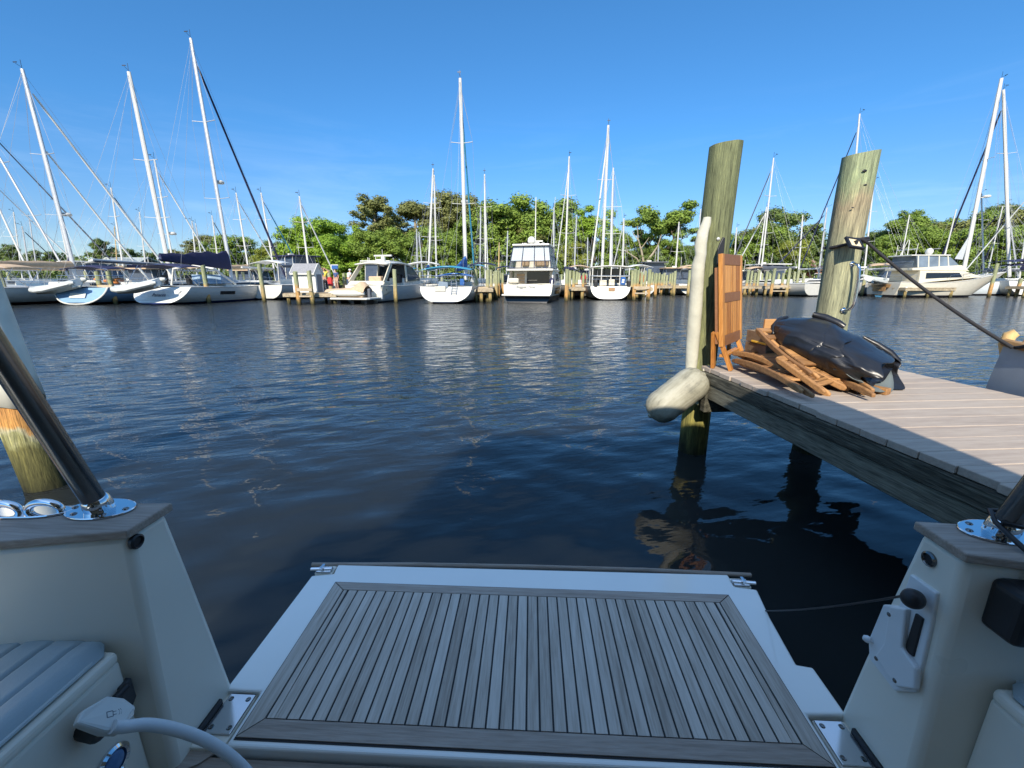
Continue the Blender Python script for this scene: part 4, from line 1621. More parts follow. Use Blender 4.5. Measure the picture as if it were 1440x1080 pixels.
    plate(m, [P(1288, 862, X - .01), P(1299, 870, X - .01), P(1285, 924, X - .01), P(1272, 914, X - .01)], X - .012, X - .006)
    m.build('slot', BLACK, cp_, bevel=.002)
    for px, py in ((1250, 864), (1232, 926), (1258, 957)):
        q = onx(px, py, X - .021)
        m = MB()
        m.lathe([(.001, 0), (.0055, 0), (.0045, .0015), (.001, .002)], 12, q, (-1, 0, 0))
        m.build('screw', DST, cp_, smooth=True)
    kq = onx(1284, 842, X - .04)
    m = MB()
    m.lathe([(.001, -.035), (.009, -.035), (.009, -.018), (.019, -.015), (.0215, 0), (.0195, .014), (.012, .021), (.001, .022)], 24, kq, (-.78, -.5, .3))
    kn = m.build('knob', BLACK, cp_, smooth=True)
    tq = onx(1222, 900, X - .015)
    m = MB()
    m.lathe([(.001, -.02), (.003, -.02), (.003, -.002), (.0085, 0), (.009, .006), (.006, .012), (.001, .013)], 14, tq, (-.8, .5, .2))
    m.build('toggle', WPL, cp_, smooth=True)
    m = MB()
    m.tube(sag(kq + Vector((-.015, .008, 0)), Vector((.893, 1.36, .37)), .012, 10), .0028, 6)
    m.build('lanyard', BLACK, rt, smooth=True)

    # socket cover beside the plug
    m = MB()
    XF = -.949
    pts = [onx(165, 968, XF), onx(181, 952, XF), onx(189, 978, XF), onx(184, 992, XF), onx(167, 986, XF)]
    m.slab([p for p in pts], .014)
    sc_ = m.build('socket_cover', mat('dark_grey_plastic', (.05, .052, .055), .5, var=.15), rt, bevel=.003)
    m = MB()
    q = onx(170, 974, XF + .012)
    m.tube([q - Vector((0, .014, 0)), q + Vector((0, .014, .002))], .008, 10)
    m.build('hinge', BLACK, sc_, smooth=True)

    # superstructure behind the viewer: it shades the cockpit
    m = MB()
    hp_ = [(-1.38, -4.6), (1.38, -4.6), (1.38, -.2), (1.36, -.02), (1.30, .14), (1.18, .24), (.8, .31), (0, .33), (-.8, .31), (-1.18, .24), (-1.30, .14), (-1.36, -.02), (-1.38, -.2)]
    m.prism(hp_, 2.56, 2.63)
    m.build('hardtop', WHT, rt, bevel=.02, seg=3)
    m = MB()
    for x, z0, z1, ww in ((-1.0, .36, 2.56, .76), (1.0, .36, 2.56, .76)):
        m.box((x, -2.64, (z0 + z1) / 2), (ww, .06, z1 - z0))
    m.box((0, -2.64, 2.43), (1.24, .06, .26))
    m.build('cabin_bulkhead', WHT, rt, bevel=.01)
    m = MB()
    m.box((0, -2.66, 1.33), (1.22, .03, 1.93))
    m.build('cabin_door', DARKGLASS, rt)
    m = MB()
    for s in (-1, 1):
        m.box((s * 1.36, -3.65, 1.02), (.05, 1.95, .72))
        m.box((s * 1.36, -3.65, 2.40), (.05, 1.95, .32))
    m.build('cabin_side', WHT, rt)
    m = MB()
    for s in (-1, 1):
        m.box((s * 1.36, -3.65, 1.81), (.02, 1.94, .86))
    m.build('side_window', DARKGLASS, rt)
    for s in (-1, 1):
        m = MB()
        m.box((s * 1.36, -1.28, 1.80), (.03, 2.66, 1.50))  # unseen curtain, added to keep the sun out of the cockpit
        m.build('shade_curtain', mat('shade_curtain_canvas', (.42, .36, .27), .85, var=.1), rt)
    m = MB()
    m.box((0, -4.62, 1.6), (2.76, .05, 1.9))
    m.build('windshield', DARKGLASS, rt)
    m = MB()
    m.loft([[Vector((x * k, y, 1.05)) for x in (-1.68, -.8, 0, .8, 1.68)] for y, k in ((-4.6, 1), (-6, .8), (-7.5, .42), (-8.55, .05))], False, False)
    m.build('foredeck', WHT, rt)
    return rt
own = own_boat()

# white shore-power plug and cable
def shore_cord():
    rt = thing('power_cord', 'white power cable and flat plug sticking out of the left seat box', 'power cord', (0, 0, 0), -YAW)
    WP = mat('plug_white', (.62, .63, .60), .4, var=.05)
    inv = ROOTM[rt.name]
    q = [onx(104, 1020, -.905), onx(112, 1002, -.915), onx(148, 981, -.918), onx(170, 984, -.91), onx(188, 997, -.885), onx(182, 1010, -.868), onx(166, 1034, -.868), onx(140, 1034, -.885)]
    m = MB()
    m.slab(q, .016)
    pl = m.build('plug', WP, rt, bevel=.005, seg=3)
    c = sum(q, Vector()) / len(q)
    nn = (q[2] - q[0]).cross(q[6] - q[0]).normalized()
    if nn.x < 0:
        nn = -nn
    e1 = (q[4] - q[0]).normalized()
    e2 = nn.cross(e1).normalized()
    fr_ = Matrix((e1, e2, nn)).transposed()
    m = MB()
    for dx, dy, a, b in ((-.004, .0055, .012, .0016), (-.004, -.0055, .012, .0016), (.002, 0, .0016, .011), (-.010, 0, .0016, .011), (.0055, .003, .007, .0014), (.0055, -.003, .007, .0014)):
        m.box(c + e1 * dx + e2 * dy + nn * .0085, (a, b, .001), fr_)
    for k in range(2):
        m.tube([c + e1 * (.012 + .004 * k + .0035 * math.cos(a)) + e2 * .006 * math.sin(a) + nn * .0085 for a in (-1.2, -.6, 0, .6, 1.2)], .0008, 4)
    m.build('socket_symbol', mat('print_grey', (.12, .14, .16), .6), pl)
    m = MB()
    m.tube([c - nn * .006, c - nn * .03 - Vector((.0, 0, .012)), c + Vector((-.07, 0, -.03))], .024, 16)
    m.build('inlet', BLACK, rt, smooth=True)
    m = MB()
    pts = [onx(158, 1022, -.872), onx(176, 1022, -.862), onx(205, 1019, -.842), onx(240, 1024, -.815), onx(275, 1035, -.786), onx(305, 1050, -.758), onx(332, 1070, -.73), onx(352, 1092, -.705), onx(366, 1120, -.68), onx(372, 1160, -.66)]
    sm_ = []
    for i in range(len(pts) - 1):
        a, b, c_, d = pts[max(0, i - 1)], pts[i], pts[i + 1], pts[min(len(pts) - 1, i + 2)]
        for k in range(4):
            t = k / 4
            sm_.append(.5 * ((2 * b) + (c_ - a) * t + (2 * a - 5 * b + 4 * c_ - d) * t * t + (3 * b - a - 3 * c_ + d) * t ** 3))
    end = sm_[-1]
    sm_ += [end + Vector((.01, -.04, -.06)), Vector((end.x + .01, end.y - .12, .39)), Vector((end.x - .02, end.y - .6, .385))]
    m.tube(sm_, .0125, 16)
    m.build('cable', mat('cable_white', (.60, .64, .66), .35, var=.04), rt, smooth=True)
shore_cord()

# case hanging from the right-hand pole
def case():
    rt = thing('hanging_case', 'black case with a grey face hanging from the right pole by its cord', 'case', (0, 0, 0), -YAW)
    m = MB()
    m.box((1.045, .735, .953), (.19, .075, .118))
    bd = m.build('body', BLACK, rt, bevel=.018, seg=4)
    m = MB()
    m.box((1.068, .694, .948), (.125, .012, .092))
    m.build('face', mat('slate_plastic', (.11, .125, .13), .5, var=.1), rt, bevel=.010, seg=3)
    m = MB()
    m.box((1.075, .686, .958), (.045, .008, .018))
    m.build('dial', BLACK, rt, bevel=.004)
    m = MB()
    m.tube([(1.012, .74, 1.0), (1.008, .742, 1.03), (1.012, .76, 1.06), (1.010, .80, 1.075), (1.012, .84, 1.09), (1.03, .872, 1.10), (1.06, .86, 1.105), (1.062, .835, 1.10), (1.035, .815, 1.095), (1.012, .83, 1.095)], .0055, 10)
    m.build('cord', BLACK, rt, smooth=True)
case()

# ------------------------------------------------------------------ boats in the marina
H_WHITE = hull_mat('hull_white', (.60, .59, .545), (.02, .022, .03), .14)
H_WHITEB = hull_mat('hull_white_blue', (.60, .595, .56), (.02, .03, .10), .14, stripe=(.72, .72, .70))
H_RED = hull_mat('hull_white_red', (.60, .59, .54), (.06, .014, .012), .16)
H_LBLUE = hull_mat('hull_light_blue', (.22, .36, .52), (.012, .014, .02), .15)
H_GREY = hull_mat('hull_grey', (.34, .36, .38), (.02, .03, .06), .18)
H_NAVY = hull_mat('hull_navy', (.015, .02, .05), (.03, .012, .012), .15)
H_PALE = hull_mat('hull_pale', (.62, .68, .72), (.02, .02, .03), .16)

def hull_rings(L, B, fb, sw=.82, draft=.45, n=16, m=17, q=.8, scoop=.0, rake=.9, rise=.25, lift=.05):
    rings = []
    for i in range(n + 1):
        t = (i / n)
        if t < .42:
            w_ = sw + (1 - sw) * math.sin(PI / 2 * t / .42)
        else:
            w_ = max(.012, max(0, math.cos(PI / 2 * (t - .42) / .58)) ** .8)
        sheer = fb * (1 + rise * (t - .25) ** 2 * 1.6)
        kz = -draft * (.15 + .85 * math.sin(PI * min(1, .12 + .88 * t)) ** .8) if t < .85 else -draft * .45 * (1 - t) / .15
        if t < .3 and lift is not None:
            kz = lerp(lift, kz, (t / .3) ** .8)
        ring = []
        for j in range(m):
            a = -1 + 2 * j / (m - 1)
            th = abs(a) * PI / 2
            x = math.copysign(w_ * B / 2 * math.sin(th) ** q, a)
            z = kz + (sheer - kz) * (1 - math.cos(th))
            y = t * L + (z / fb) * scoop * (1 - t) ** 4 + (z / fb - 1) * rake * t ** 5
            ring.append(Vector((x, y, z)))
        rings.append(ring)
    return rings

def put_hull(rt, rings, hm, dm=None, tm=None):
    MB().loft(rings, False, False).build('hull', hm, rt, smooth=True)
    m = MB()
    m.f.append(list(range(len(rings[0]))))
    m.a.append(.5)
    m.v.extend(v + Vector((0, .012, 0)) for v in rings[0])
    m.build('transom', tm or hm, rt)
    m = MB()
    rows = []
    for r_ in rings:
        p, q = r_[0], r_[-1]
        rows.append([p.lerp(q, j / 6) + Vector((0, 0, -.02 + .10 * math.sin(PI * j / 6) * min(1, abs(q.x - p.x) / 2))) for j in range(7)])
    m.loft(rows, False, False)
    m.build('deck', dm or GELB, rt, smooth=True)
    m = MB()
    for s in (0, -1):
        m.tube([r_[s] + Vector((0, 0, .01)) for r_ in rings], .03, 5)
    m.build('toe_rail', mat('toe_rail', (.50, .50, .48), .5), rt)

def ring_at(rings, y):
    return min(rings, key=lambda r_: abs(r_[0].y - y))

def house(m, prof, w0, k=0., zb=0., w1=None):
    """side profile [(y,z)] extruded across, half width w0 narrowing k per metre of height above zb"""
    W = lambda z: max(.05, w0 - k * (z - zb))
    n = len(prof)
    vs = [(-W(z), y, z) for y, z in prof] + [(W(z), y, z) for y, z in prof]
    fs = [tuple(range(n)), tuple(range(2 * n - 1, n - 1, -1))] + [(i, n + i, n + (i + 1) % n, (i + 1) % n) for i in range(n)]
    return m.add(vs, fs)

def side_panels(m, prof, w0, k=0., zb=0., off=.012, th=.02, sides=(-1, 1)):
    W = lambda z: max(.05, w0 - k * (z - zb)) + off
    n = len(prof)
    for s in sides:
        vs = [(s * W(z), y, z) for y, z in prof] + [(s * (W(z) - th), y, z) for y, z in prof]
        m.add(vs, [tuple(range(n)), tuple(range(2 * n - 1, n - 1, -1))] + [(i, n + i, n + (i + 1) % n, (i + 1) % n) for i in range(n)])
    return m

def bimini(rt, y0, y1, hw, z, m_, name='bimini', zb=None):
    rows = []
    for i in range(7):
        t = i / 6
        rows.append([Vector((lerp(-hw, hw, j / 10), lerp(y0, y1, t), z + .10 * math.sin(PI * t) + .22 * math.sin(PI * j / 10) - .22)) for j in range(11)])
    o = MB().loft(rows, False, False).build(name, m_, rt, smooth=True)
    sd = o.modifiers.new('thick', 'SOLIDIFY')
    sd.thickness = .03
    m = MB()
    yb = (y0 + y1) / 2
    for yy in (y0 + .05, y1 - .05):
        m.tube([(-hw, yb, zb or z - 1.4), (-hw, yy, z - .2), (0, yy, z + .02), (hw, yy, z - .2), (hw, yb, zb or z - 1.4)], .018, 6)
    m.build('bimini_frame', STEEL, rt)

def rail(rt, pts, posts, name='pushpit', mt=STEEL, r=.016):
    m = MB()
    m.tube(pts, r, 5)
    lows = [p - Vector((0, 0, .28)) for p in pts]
    m.tube(lows, r * .7, 5)
    for i in posts:
        m.tube([pts[i], pts[i] - Vector((0, 0, .58))], r, 5)
    m.build(name, mt, rt)

def rig(rt, W, base, top, L, B, fb, bow, stern, spar=WHITEALU, r=.11, spreaders=(.36, .68), furl=None, furl_r=.075, backstay=True, boom=None, cover=None, cover_h=.45, radar=None, vane=True, wires=.010, inner=None, jib_lo=.0):
    """mast, standing rigging and boom; base/top in local coordinates"""
    m = MB()
    d = top - base
    m.tube([base, base + d * .5, base + d * .9, top], [r, r, r * .9, r * .75], 10, True, 1.35)
    mast = m.build('mast', spar, rt, smooth=True)
    hw = B * .25
    m = MB()
    tips = []
    for f in spreaders:
        p = base + d * f
        ln = hw * (1.05 - .35 * f)
        tips.append((p + Vector((-ln, -.12, .06)), p + Vector((ln, -.12, .06))))
        for s in (0, 1):
            m.bar(p, tips[-1][s], .075, .03)
    if tips:
        m.build('spreader', spar, mast)
    m = MB()
    chy = base.y - .1
    for s in (-1, 1):
        ch = Vector((s * B * .46, chy, fb))
        prev = ch
        for k, (a, b) in enumerate(tips):
            q = a if s < 0 else b
            m.tube([prev, q], wires, 4, False)
            m.tube([q, base + d * (spreaders[k + 1] if k + 1 < len(tips) else .97)], wires * .9, 4, False)
            prev = q
        m.tube([prev, base + d * .96], wires, 4, False)
        m.tube([Vector((s * B * .44, chy - .5, fb)), base + d * (spreaders[0] if spreaders else .5)], wires, 4, False)
    if backstay:
        for s in (-1, 1):
            m.tube([Vector((stern.x + s * B * .3, stern.y, stern.z)), base + d * .995], wires, 4, False)
    m.tube([bow, base + d * .985], wires, 4, False)
    m.build('rigging', WIRE, rt)
    if furl:
        tp = base + d * .93
        a = bow.lerp(tp, .03 + jib_lo)
        m = MB()
        fs_ = [.03 + jib_lo + (.94 - jib_lo) * k / 40 for k in range(41)]
        m.tube([bow.lerp(tp, f) for f in fs_], [furl_r * (1.12 - .35 * k / 40) * (.55 if k in (0, 40) else 1) * (1 + .05 * math.sin(k * 1.9)) for k in range(41)], 10)
        m.build('furled_headsail', furl, rt, smooth=True)
    if inner:
        tp = base + d * inner[1]
        fo = bow.lerp(base, inner[2]) if len(inner) > 2 else bow.lerp(base, .35)
        fo.z = fb
        m = MB()
        m.tube([fo.lerp(tp, .97 * k / 36) for k in range(37)], [.03 if k == 0 else .085 - .03 * k / 36 for k in range(37)], 10)
        m.build('furled_staysail', inner[0], rt, smooth=True)
    if boom:
        b0 = base + d * (boom[0] / d.length)
        b1 = b0 + Vector((0, -boom[1], boom[2] if len(boom) > 2 else .1))
        m = MB()
        m.tube([b0, b1], .085, 8)
        m.tube([b1, base + d * .97], .006, 4, False)
        m.build('boom', spar, rt, smooth=True)
        if cover:
            rows = []
            for i in range(13):
                t = i / 12
                c = b0.lerp(b1, .01 + .96 * t)
                h = cover_h * (1 - .72 * t ** .9) * (1 + .08 * math.sin(i * 2.1))
                wd = .17 * (1 - .35 * t) * (1 + .1 * math.sin(i * 1.7))
                ring = []
                for j in range(12):
                    a = 2 * PI * j / 12
                    ring.append(c + Vector((wd * math.cos(a), .0, -.05 + (h if math.sin(a) > 0 else .10) * math.sin(a) * (1 + .07 * math.sin(j * 3 + i)))))
                rows.append(ring)
            MB().loft(rows, True, True).build('sail_cover', cover, rt, smooth=True)
    if radar:
        p = base + d * radar
        m = MB()
        side = (top - base).cross(Vector((1, 0, 0))).normalized()
        m.bar(p, p + Vector((0, .42, 0)), .12, .05)
        m.lathe([(.001, 0), (.26, .01), (.30, .06), (.30, .16), (.24, .23), (.001, .25)], 16, p + Vector((0, .45, 0)))
        m.build('radar_dome', GELB, rt, smooth=True)
    if vane:
        m = MB()
        m.tube([top, top + Vector((0, .02, .55))], .014, 5)
        m.tube([top + Vector((0, -.05, .12)), top + Vector((0, -.34, .2))], .012, 5)
        m.bar(top + Vector((-.13, -.34, .26)), top + Vector((.13, -.34, .26)), .03, .05)
        m.build('masthead_gear', BLACK, rt)

def sail_hull(label, cx, Y, hd, L, B, fb, hm, group=None, cat='sailboat', name='sailboat', scoop=.5, cabin=(.36, .70, .34), q=.8, sw=.84, tm=None, win=True, rake=.9):
    rt = thing(name, label, cat, (cx, Y, 0), -R(hd), group)
    rings = hull_rings(L, B, fb, sw=sw, q=q, scoop=scoop, rake=rake)
    put_hull(rt, rings, hm, None, tm)
    a, b, h = cabin
    zb = fb
    y0, y1 = a * L, b * L
    m = MB()
    house(m, [(y0, zb - .05), (y1 + .12 * L, zb - .02), (y1, zb + h * .75), (y0 + .08 * L, zb + h), (y0, zb + h)], B * .30, .25, zb)
    cb = m.build('cabin', GELB, rt, bevel=.04, seg=2)
    if win:
        m = MB()
        side_panels(m, [(y0 + .05 * L, zb + h * .35), (y1 - .01 * L, zb + h * .28), (y1 - .03 * L, zb + h * .6), (y0 + .05 * L, zb + h * .75)], B * .30, .25, zb)
        m.build('cabin_window', DARKGLASS, cb)
    return rt, rings

def mast_points(rt, pxb, Yb, zb, pxt, pyt, Yt=None):
    inv = ROOTM[rt.name].inverted()
    b = Vector((x_at(pxb, Yb, zb), Yb, zb))
    t = at(pxt, pyt, Yt or Yb)
    return inv @ b, inv @ t

def liferail(rt, rings, fb, i0, i1, side=(0, -1)):
    m = MB()
    for s in side:
        sg = -1 if s == 0 else 1
        pts = [rings[i][s] + Vector((-.06 * sg, 0, .6)) for i in range(i0, i1)]
        m.tube(pts, .008, 4, False)
        m.tube([p - Vector((0, 0, .3)) for p in pts], .008, 4, False)
        for p in pts[::2]:
            m.tube([p, p - Vector((0, 0, .6))], .012, 4)
    m.build('lifelines', STEEL, rt)

def dinghy(label, c, ang, pitch, ln=3., w_=1.4, roll=0.):
    rt = thing('dinghy', label, 'dinghy', c, 0)
    rot = Matrix.Rotation(ang, 3, 'Z') @ Matrix.Rotation(pitch, 3, 'X') @ Matrix.Rotation(roll, 3, 'Y')
    T = lambda v: rot @ Vector(v)
    base = Vector((0, 0, 0))
    r = .165
    hw = w_ / 2 - r
    pts = [(-hw, -.25, 0), (-hw, 0, 0), (-hw, ln * .6, 0), (-hw * .8, ln * .80, .06), (-hw * .35, ln * .95, .14), (0, ln, .16), (hw * .35, ln * .95, .14), (hw * .8, ln * .80, .06), (hw, ln * .6, 0), (hw, 0, 0), (hw, -.25, 0)]
    m = MB()
    m.tube([T(p) for p in pts], [.08] + [r] * 9 + [.08], 12)
    m.build('tube', mat('inflatable_grey', (.42, .44, .42), .5, var=.08), rt, smooth=True)
    rows = []
    for i in range(9):
        t = i / 8
        y = ln * .96 * t
        k = 1 if t < .55 else max(.02, math.cos((t - .55) / .45 * PI / 2)) ** .7
        rows.append([T((hw * k * a, y, -.06 - .30 * (1 - abs(a)) * (1 if t < .6 else 1 - (t - .6) / .55))) for a in (-1, -.6, -.25, 0, .25, .6, 1)])
    m = MB()
    m.loft(rows, False, False)
    o = m.build('hull_bottom', mat('dinghy_bottom', (.34, .35, .31), .45, var=.1), rt, smooth=True)
    sd = o.modifiers.new('thick', 'SOLIDIFY')
    sd.thickness = .03
    m = MB()
    m.box(T((0, .04, -.05)), (2 * hw, .05, .42), rot)
    m.build('transom', GEL, rt)
    m = MB()
    m.tube([T(p) + T((0, 0, 0)) * 0 + rot @ Vector((math.copysign(r * .98, p[0]) if p[0] else 0, 0, 0)) for p in pts[1:-1]], .03, 6)
    m.build('rub_strip', mat('rub_grey', (.55, .57, .55), .5), rt, smooth=True)
    return rt

# ---- L1: cutter at the far left, beige boom cover
rt, rg_ = sail_hull('white cutter at the far left with a beige boom cover and two white furled headsails', x_at(-60, 25.5) + .4, 26.0, 3, 14.8, 4.2, 1.08, H_RED, scoop=-.4, sw=.72)
b, t = mast_points(rt, 108, 32.2, 1.6, 31, 97)
bow = Vector((0, 15.2, 1.55))
rig(rt, None, b, t, 14.8, 4.2, 1.25, bow, Vector((0, .2, 1.3)), ALU, .12, (.33, .62), CLOTHW, .09, boom=(.95, 6.6, .12), cover=TAN, cover_h=.42, radar=.33, inner=(CLOTHW, .66, .30))
bimini(rt, .8, 3.0, 1.5, 2.5, TAN)
m = MB()
m.slab([b + Vector((-.05, .1, 1.2)), b + Vector((-.55, .1, 1.2)), b + Vector((-.06, .1, 2.5))], .01)
m.build('burgee', NAVY, rt)
liferail(rt, rg_, 1.25, 1, 14)

# ---- L2: light blue sloop
rt, rg_ = sail_hull('light blue sloop showing a round pale blue transom with a white name plate', x_at(107, 27), 27, -1.5, 13.6, 4.2, 1.05, H_LBLUE, scoop=.65, sw=.78, tm=None)
b, t = mast_points(rt, 241, 34.6, 1.6, 181, 101)
rig(rt, None, b, t, 13.6, 4.2, 1.2, Vector((0, 13.9, 1.5)), Vector((0, .5, 1.3)), WHITEALU, .125, (.32, .60), None, boom=(1.15, 6.4, .1), cover=GREYC, cover_h=.16, wires=.008)
bimini(rt, 1.0, 3.2, 1.5, 2.45, NAVY)
m = MB()
m.slab([(-.55, .38, .75), (.45, .38, .75), (.45, .22, .45), (-.55, .22, .45)], .02)
m.build('name_plate', GELB, rt)
m = MB()
m.tube([v + Vector((0, -.02, 0)) for v in rg_[0]], .045, 6)
m.build('transom_trim', GELB, rt)
m = MB()
for k in range(7):
    m.ball((uni(-1.2, 1.5), uni(1.2, 3), 1.35 + uni(0, .3)), .16, 5, (1.4, 1, .7))
m.build('deck_gear', ORANGE, rt)
rail(rt, [Vector((-1.5, 2.2, 1.85)), Vector((-1.55, .8, 1.85)), Vector((0, .6, 1.85)), Vector((1.55, .8, 1.85)), Vector((1.5, 2.2, 1.85))], (0, 1, 2, 3, 4))
liferail(rt, rg_, 1.2, 2, 14)

# ---- L3: big white sloop with navy sail bag
rt, rg_ = sail_hull('big white sloop with a bulky navy sail bag and a black furled headsail', x_at(216, 27), 27.0, 5.8, 14.0, 4.4, 1.08, H_WHITEB, scoop=.9, sw=.9, q=.62, cabin=(.34, .70, .42))
b, t = mast_points(rt, 326, 34.6, 1.7, 268, 54)
rig(rt, None, b, t, 14.9, 4.5, 1.3, Vector((0, 14.1, 1.35)), Vector((0, .8, 1.2)), ALU, .11, (.36, .68), NAVY, .085, boom=(.80, 6.2, .45), cover=NAVY, cover_h=1.35, radar=.43, wires=.008)
for pr in ([(3.2, .58), (4.5, .56), (4.5, .78), (3.2, .80)], [(8.8, .64), (9.5, .64), (9.5, .85), (8.8, .85)], [(11.9, .74), (12.4, .76), (12.4, .96), (11.9, .94)]):
    for s in (0, -1):
        m = MB()
        vs = []
        for y, z in pr:
            r1 = ring_at(rg_, y)
            k = sorted(rg_, key=lambda r_: abs(r_[0].y - y))[:2]
            xx = []
            for r_ in k:
                hb = r_[-1].x
                half = [v for v in r_ if v.x > 0] or [r_[-1]]
                xs_ = sorted(half, key=lambda v: abs(v.z - z))[:2]
                a_, c_ = xs_[0], xs_[-1]
                f = 0 if abs(c_.z - a_.z) < 1e-4 else (z - a_.z) / (c_.z - a_.z)
                xx.append((r_[-1].y, lerp(a_.x, c_.x, f)))
            (ya, xa), (yb, xb) = xx
            xv = lerp(xa, xb, (y - ya) / (yb - ya)) if abs(yb - ya) > 1e-4 else xa
            vs.append(Vector(((1 if s else -1) * (xv + .02), y, z)))
        m.slab(vs, .03)
        m.build('hull_window', DARKGLASS, rt)
bimini(rt, .8, 3.1, 1.6, 2.55, NAVY)
m = MB()
m.tube([(-1.7, 3.3, 1.2), (-1.55, 3.55, 2.35), (0, 3.6, 2.55), (1.55, 3.55, 2.35), (1.9, 5.0, 1.25)], .07, 8)
m.build('arch', GELB, rt, smooth=True)
m = MB()
house(m, [(4.2, 1.3), (6.2, 1.35), (5.4, 1.75), (4.5, 1.95)], 1.4, .3, 1.3)
m.build('windscreen', BLUEGLASS, rt)
m = MB()
m.slab([(-1.5, .66, .9), (1.5, .66, .9), (1.15, .40, .38), (-1.15, .40, .38)], .05)
m.build('stern_recess', mat('stern_shade', (.62, .62, .60), .4), rt)
text('Panacea', 'lettering', NAVY, rt, (.05, .46, .62), .30, (R(66), 0, 0), shear=.2)
m = MB()
for x in (-.9, .9):
    m.tube([(x + .38 * math.cos(a), 1.9 + .08 * math.sin(a), 1.95 + .38 * math.sin(a)) for a in [2 * PI * k / 16 for k in range(17)]], .02, 6)
    m.box((x, 2.05, 1.6), (.25, .25, .6))
m.build('helm', BLACK, rt)
liferail(rt, rg_, 1.3, 1, 15)
m = MB()
rows = [[Vector((.25 + .06 * math.sin(j), 14.3 + .11 * j, 2.55 - .13 * i - .05 * j)) for j in range(5)] for i in range(5)]
m.loft(rows, False, False)
m.build('ensign', mat('ensign_cloth', (.45, .06, .07), .8, var=.6, scale=9, col2=(.12, .14, .35)), rt)

# dinghies slung across the two left sterns
dinghy('grey inflatable dinghy slung tilted beside the beige boom cover', at(108, 396, 27.2), R(92), R(-13), 2.9, 1.3, R(-14))
dinghy('grey inflatable dinghy slung tilted between the two pale pilings and the navy canopies', at(221, 396, 26.6), R(94), R(-13), 2.7, 1.25, R(-14))

# ---- S1: white sloop with blue sail cover
rt, rg_ = sail_hull('white sloop showing a round transom with a ladder and a royal blue sail cover', x_at(624.5, 28.4), 28.4, 3.5, 12.6, 4.0, 1.10, H_WHITE, scoop=.75, sw=.90, q=.72)
b, t = mast_points(rt, 655.5, 35.6, 1.6, 647, 110)
rig(rt, None, b, t, 12.6, 4.2, 1.2, Vector((.25, 12.8, 1.5)), Vector((0, .6, 1.3)), WHITEALU, .105, (.40, .70), TEAL, .075, boom=(.95, 4.3, -.25), cover=ROYAL, cover_h=1.0, radar=.41, wires=.008)
bimini(rt, .9, 3.0, 1.75, 2.45, TEAL)
bimini(rt, 3.6, 5.0, 1.45, 2.0, ROYAL, 'sprayhood', 1.2)
m = MB()
for x in (.42, .78):
    m.tube([(x, .62, 1.5), (x, .30, .62)], .022, 5)
for k in range(4):
    m.bar((.40, .34 + .08 * k, .72 + .2 * k), (.80, .34 + .08 * k, .72 + .2 * k), .05, .03)
m.build('swim_ladder', mat('ladder_steel', (.4, .4, .42), .3, .8), rt)
m = MB()
m.box((-.35, .55, .98), (.75, .12, .35))
m.build('stern_step', mat('step_shade', (.50, .48, .42), .5), rt, bevel=.02)
m = MB()
m.slab([(-.55, .72, 1.05), (.15, .72, 1.05), (.15, .68, 1.42), (-.45, .68, 1.46)], .05)
m.build('outboard_cover', mat('slate_cloth', (.20, .26, .33), .8), rt)
m = MB()
m.box((1.15, .75, 1.42), (.30, .22, .45))
m.build('blue_bag', ROYAL, rt, bevel=.05)
rail(rt, [Vector((-1.75, 2.2, 1.85)), Vector((-1.8, .9, 1.85)), Vector((-.7, .75, 1.85)), Vector((.7, .75, 1.85)), Vector((1.8, .9, 1.85)), Vector((1.75, 2.2, 1.85))], (0, 1, 2, 3, 4, 5))
liferail(rt, rg_, 1.2, 2, 14)
m = MB()
for k in range(4):
    c = ring_at(rg_, 5.0 + 1.1 * k)[-1]
    m.ball(c + Vector((-.55, 0, .22)), .07, 5)
m.build('portlight', DARKGLASS, rt)
m = MB()
inv = ROOTM[rt.name].inverted()
m.tube(sag(inv @ at(648, 404, 29.0), inv @ at(669, 407, 29.6), .38, 10), .022, 6)
m.tube(sag(inv @ at(648, 405, 29.1), inv @ at(669, 409, 29.6), .22, 10), .022, 6)
m.build('dock_line', ROPEW, rt)

# ---- S2: pilothouse ketch stern on
rt, rg_ = sail_hull('white pilothouse ketch stern on with a glazed cockpit shelter and a blue life ring', x_at(858, 33.2), 33.2, 7, 12.4, 3.6, 1.05, H_WHITE, scoop=.35, sw=.86, q=.66)
b, t = mast_points(rt, 846, 41.2, 1.7, 855.5, 176)
rig(rt, None, b, t, 12.4, 3.6, 1.3, Vector((-.9, 13, 1.6)), Vector((0, .4, 1.4)), WHITEALU, .10, (.40, .66), CLOTHW, .09, wires=.010)
m = MB()
b2, t2 = mast_points(rt, 858, 35.6, 2.6, 862.5, 236)
m.tube([b2, b2.lerp(t2, .5), t2], [.085, .085, .06], 8)
for f in (.35, .62):
    p = b2.lerp(t2, f)
    m.bar(p - Vector((.75, 0, 0)), p + Vector((.75, 0, 0)), .06, .03)
for s in (-1, 1):
    m.tube([t2, b2.lerp(t2, .62) + Vector((s * .75, 0, 0)), Vector((s * 1.6, 2.4, 1.3))], .010, 4, False)
m.build('mizzen_mast', WHITEALU, rt, smooth=True)
m = MB()
rows = []
for i in range(5):
    rows.append([Vector((lerp(-1.5, 1.5, j / 8), lerp(.5, 3.6, i / 4), 2.58 + .10 * math.sin(PI * j / 8))) for j in range(9)])
m.loft(rows, False, False)
o = m.build('shelter_roof', GELB, rt, smooth=True)
o.modifiers.new('thick', 'SOLIDIFY').thickness = .07
m = MB()
for x in (-1.42, -.72, .02, .72, 1.42):
    m.tube([(x, .6, 1.1), (x, .6, 2.58)], .045, 6)
for x in (-1.45, 1.45):
    m.tube([(x, 3.5, 1.1), (x, 3.5, 2.58)], .045, 6)
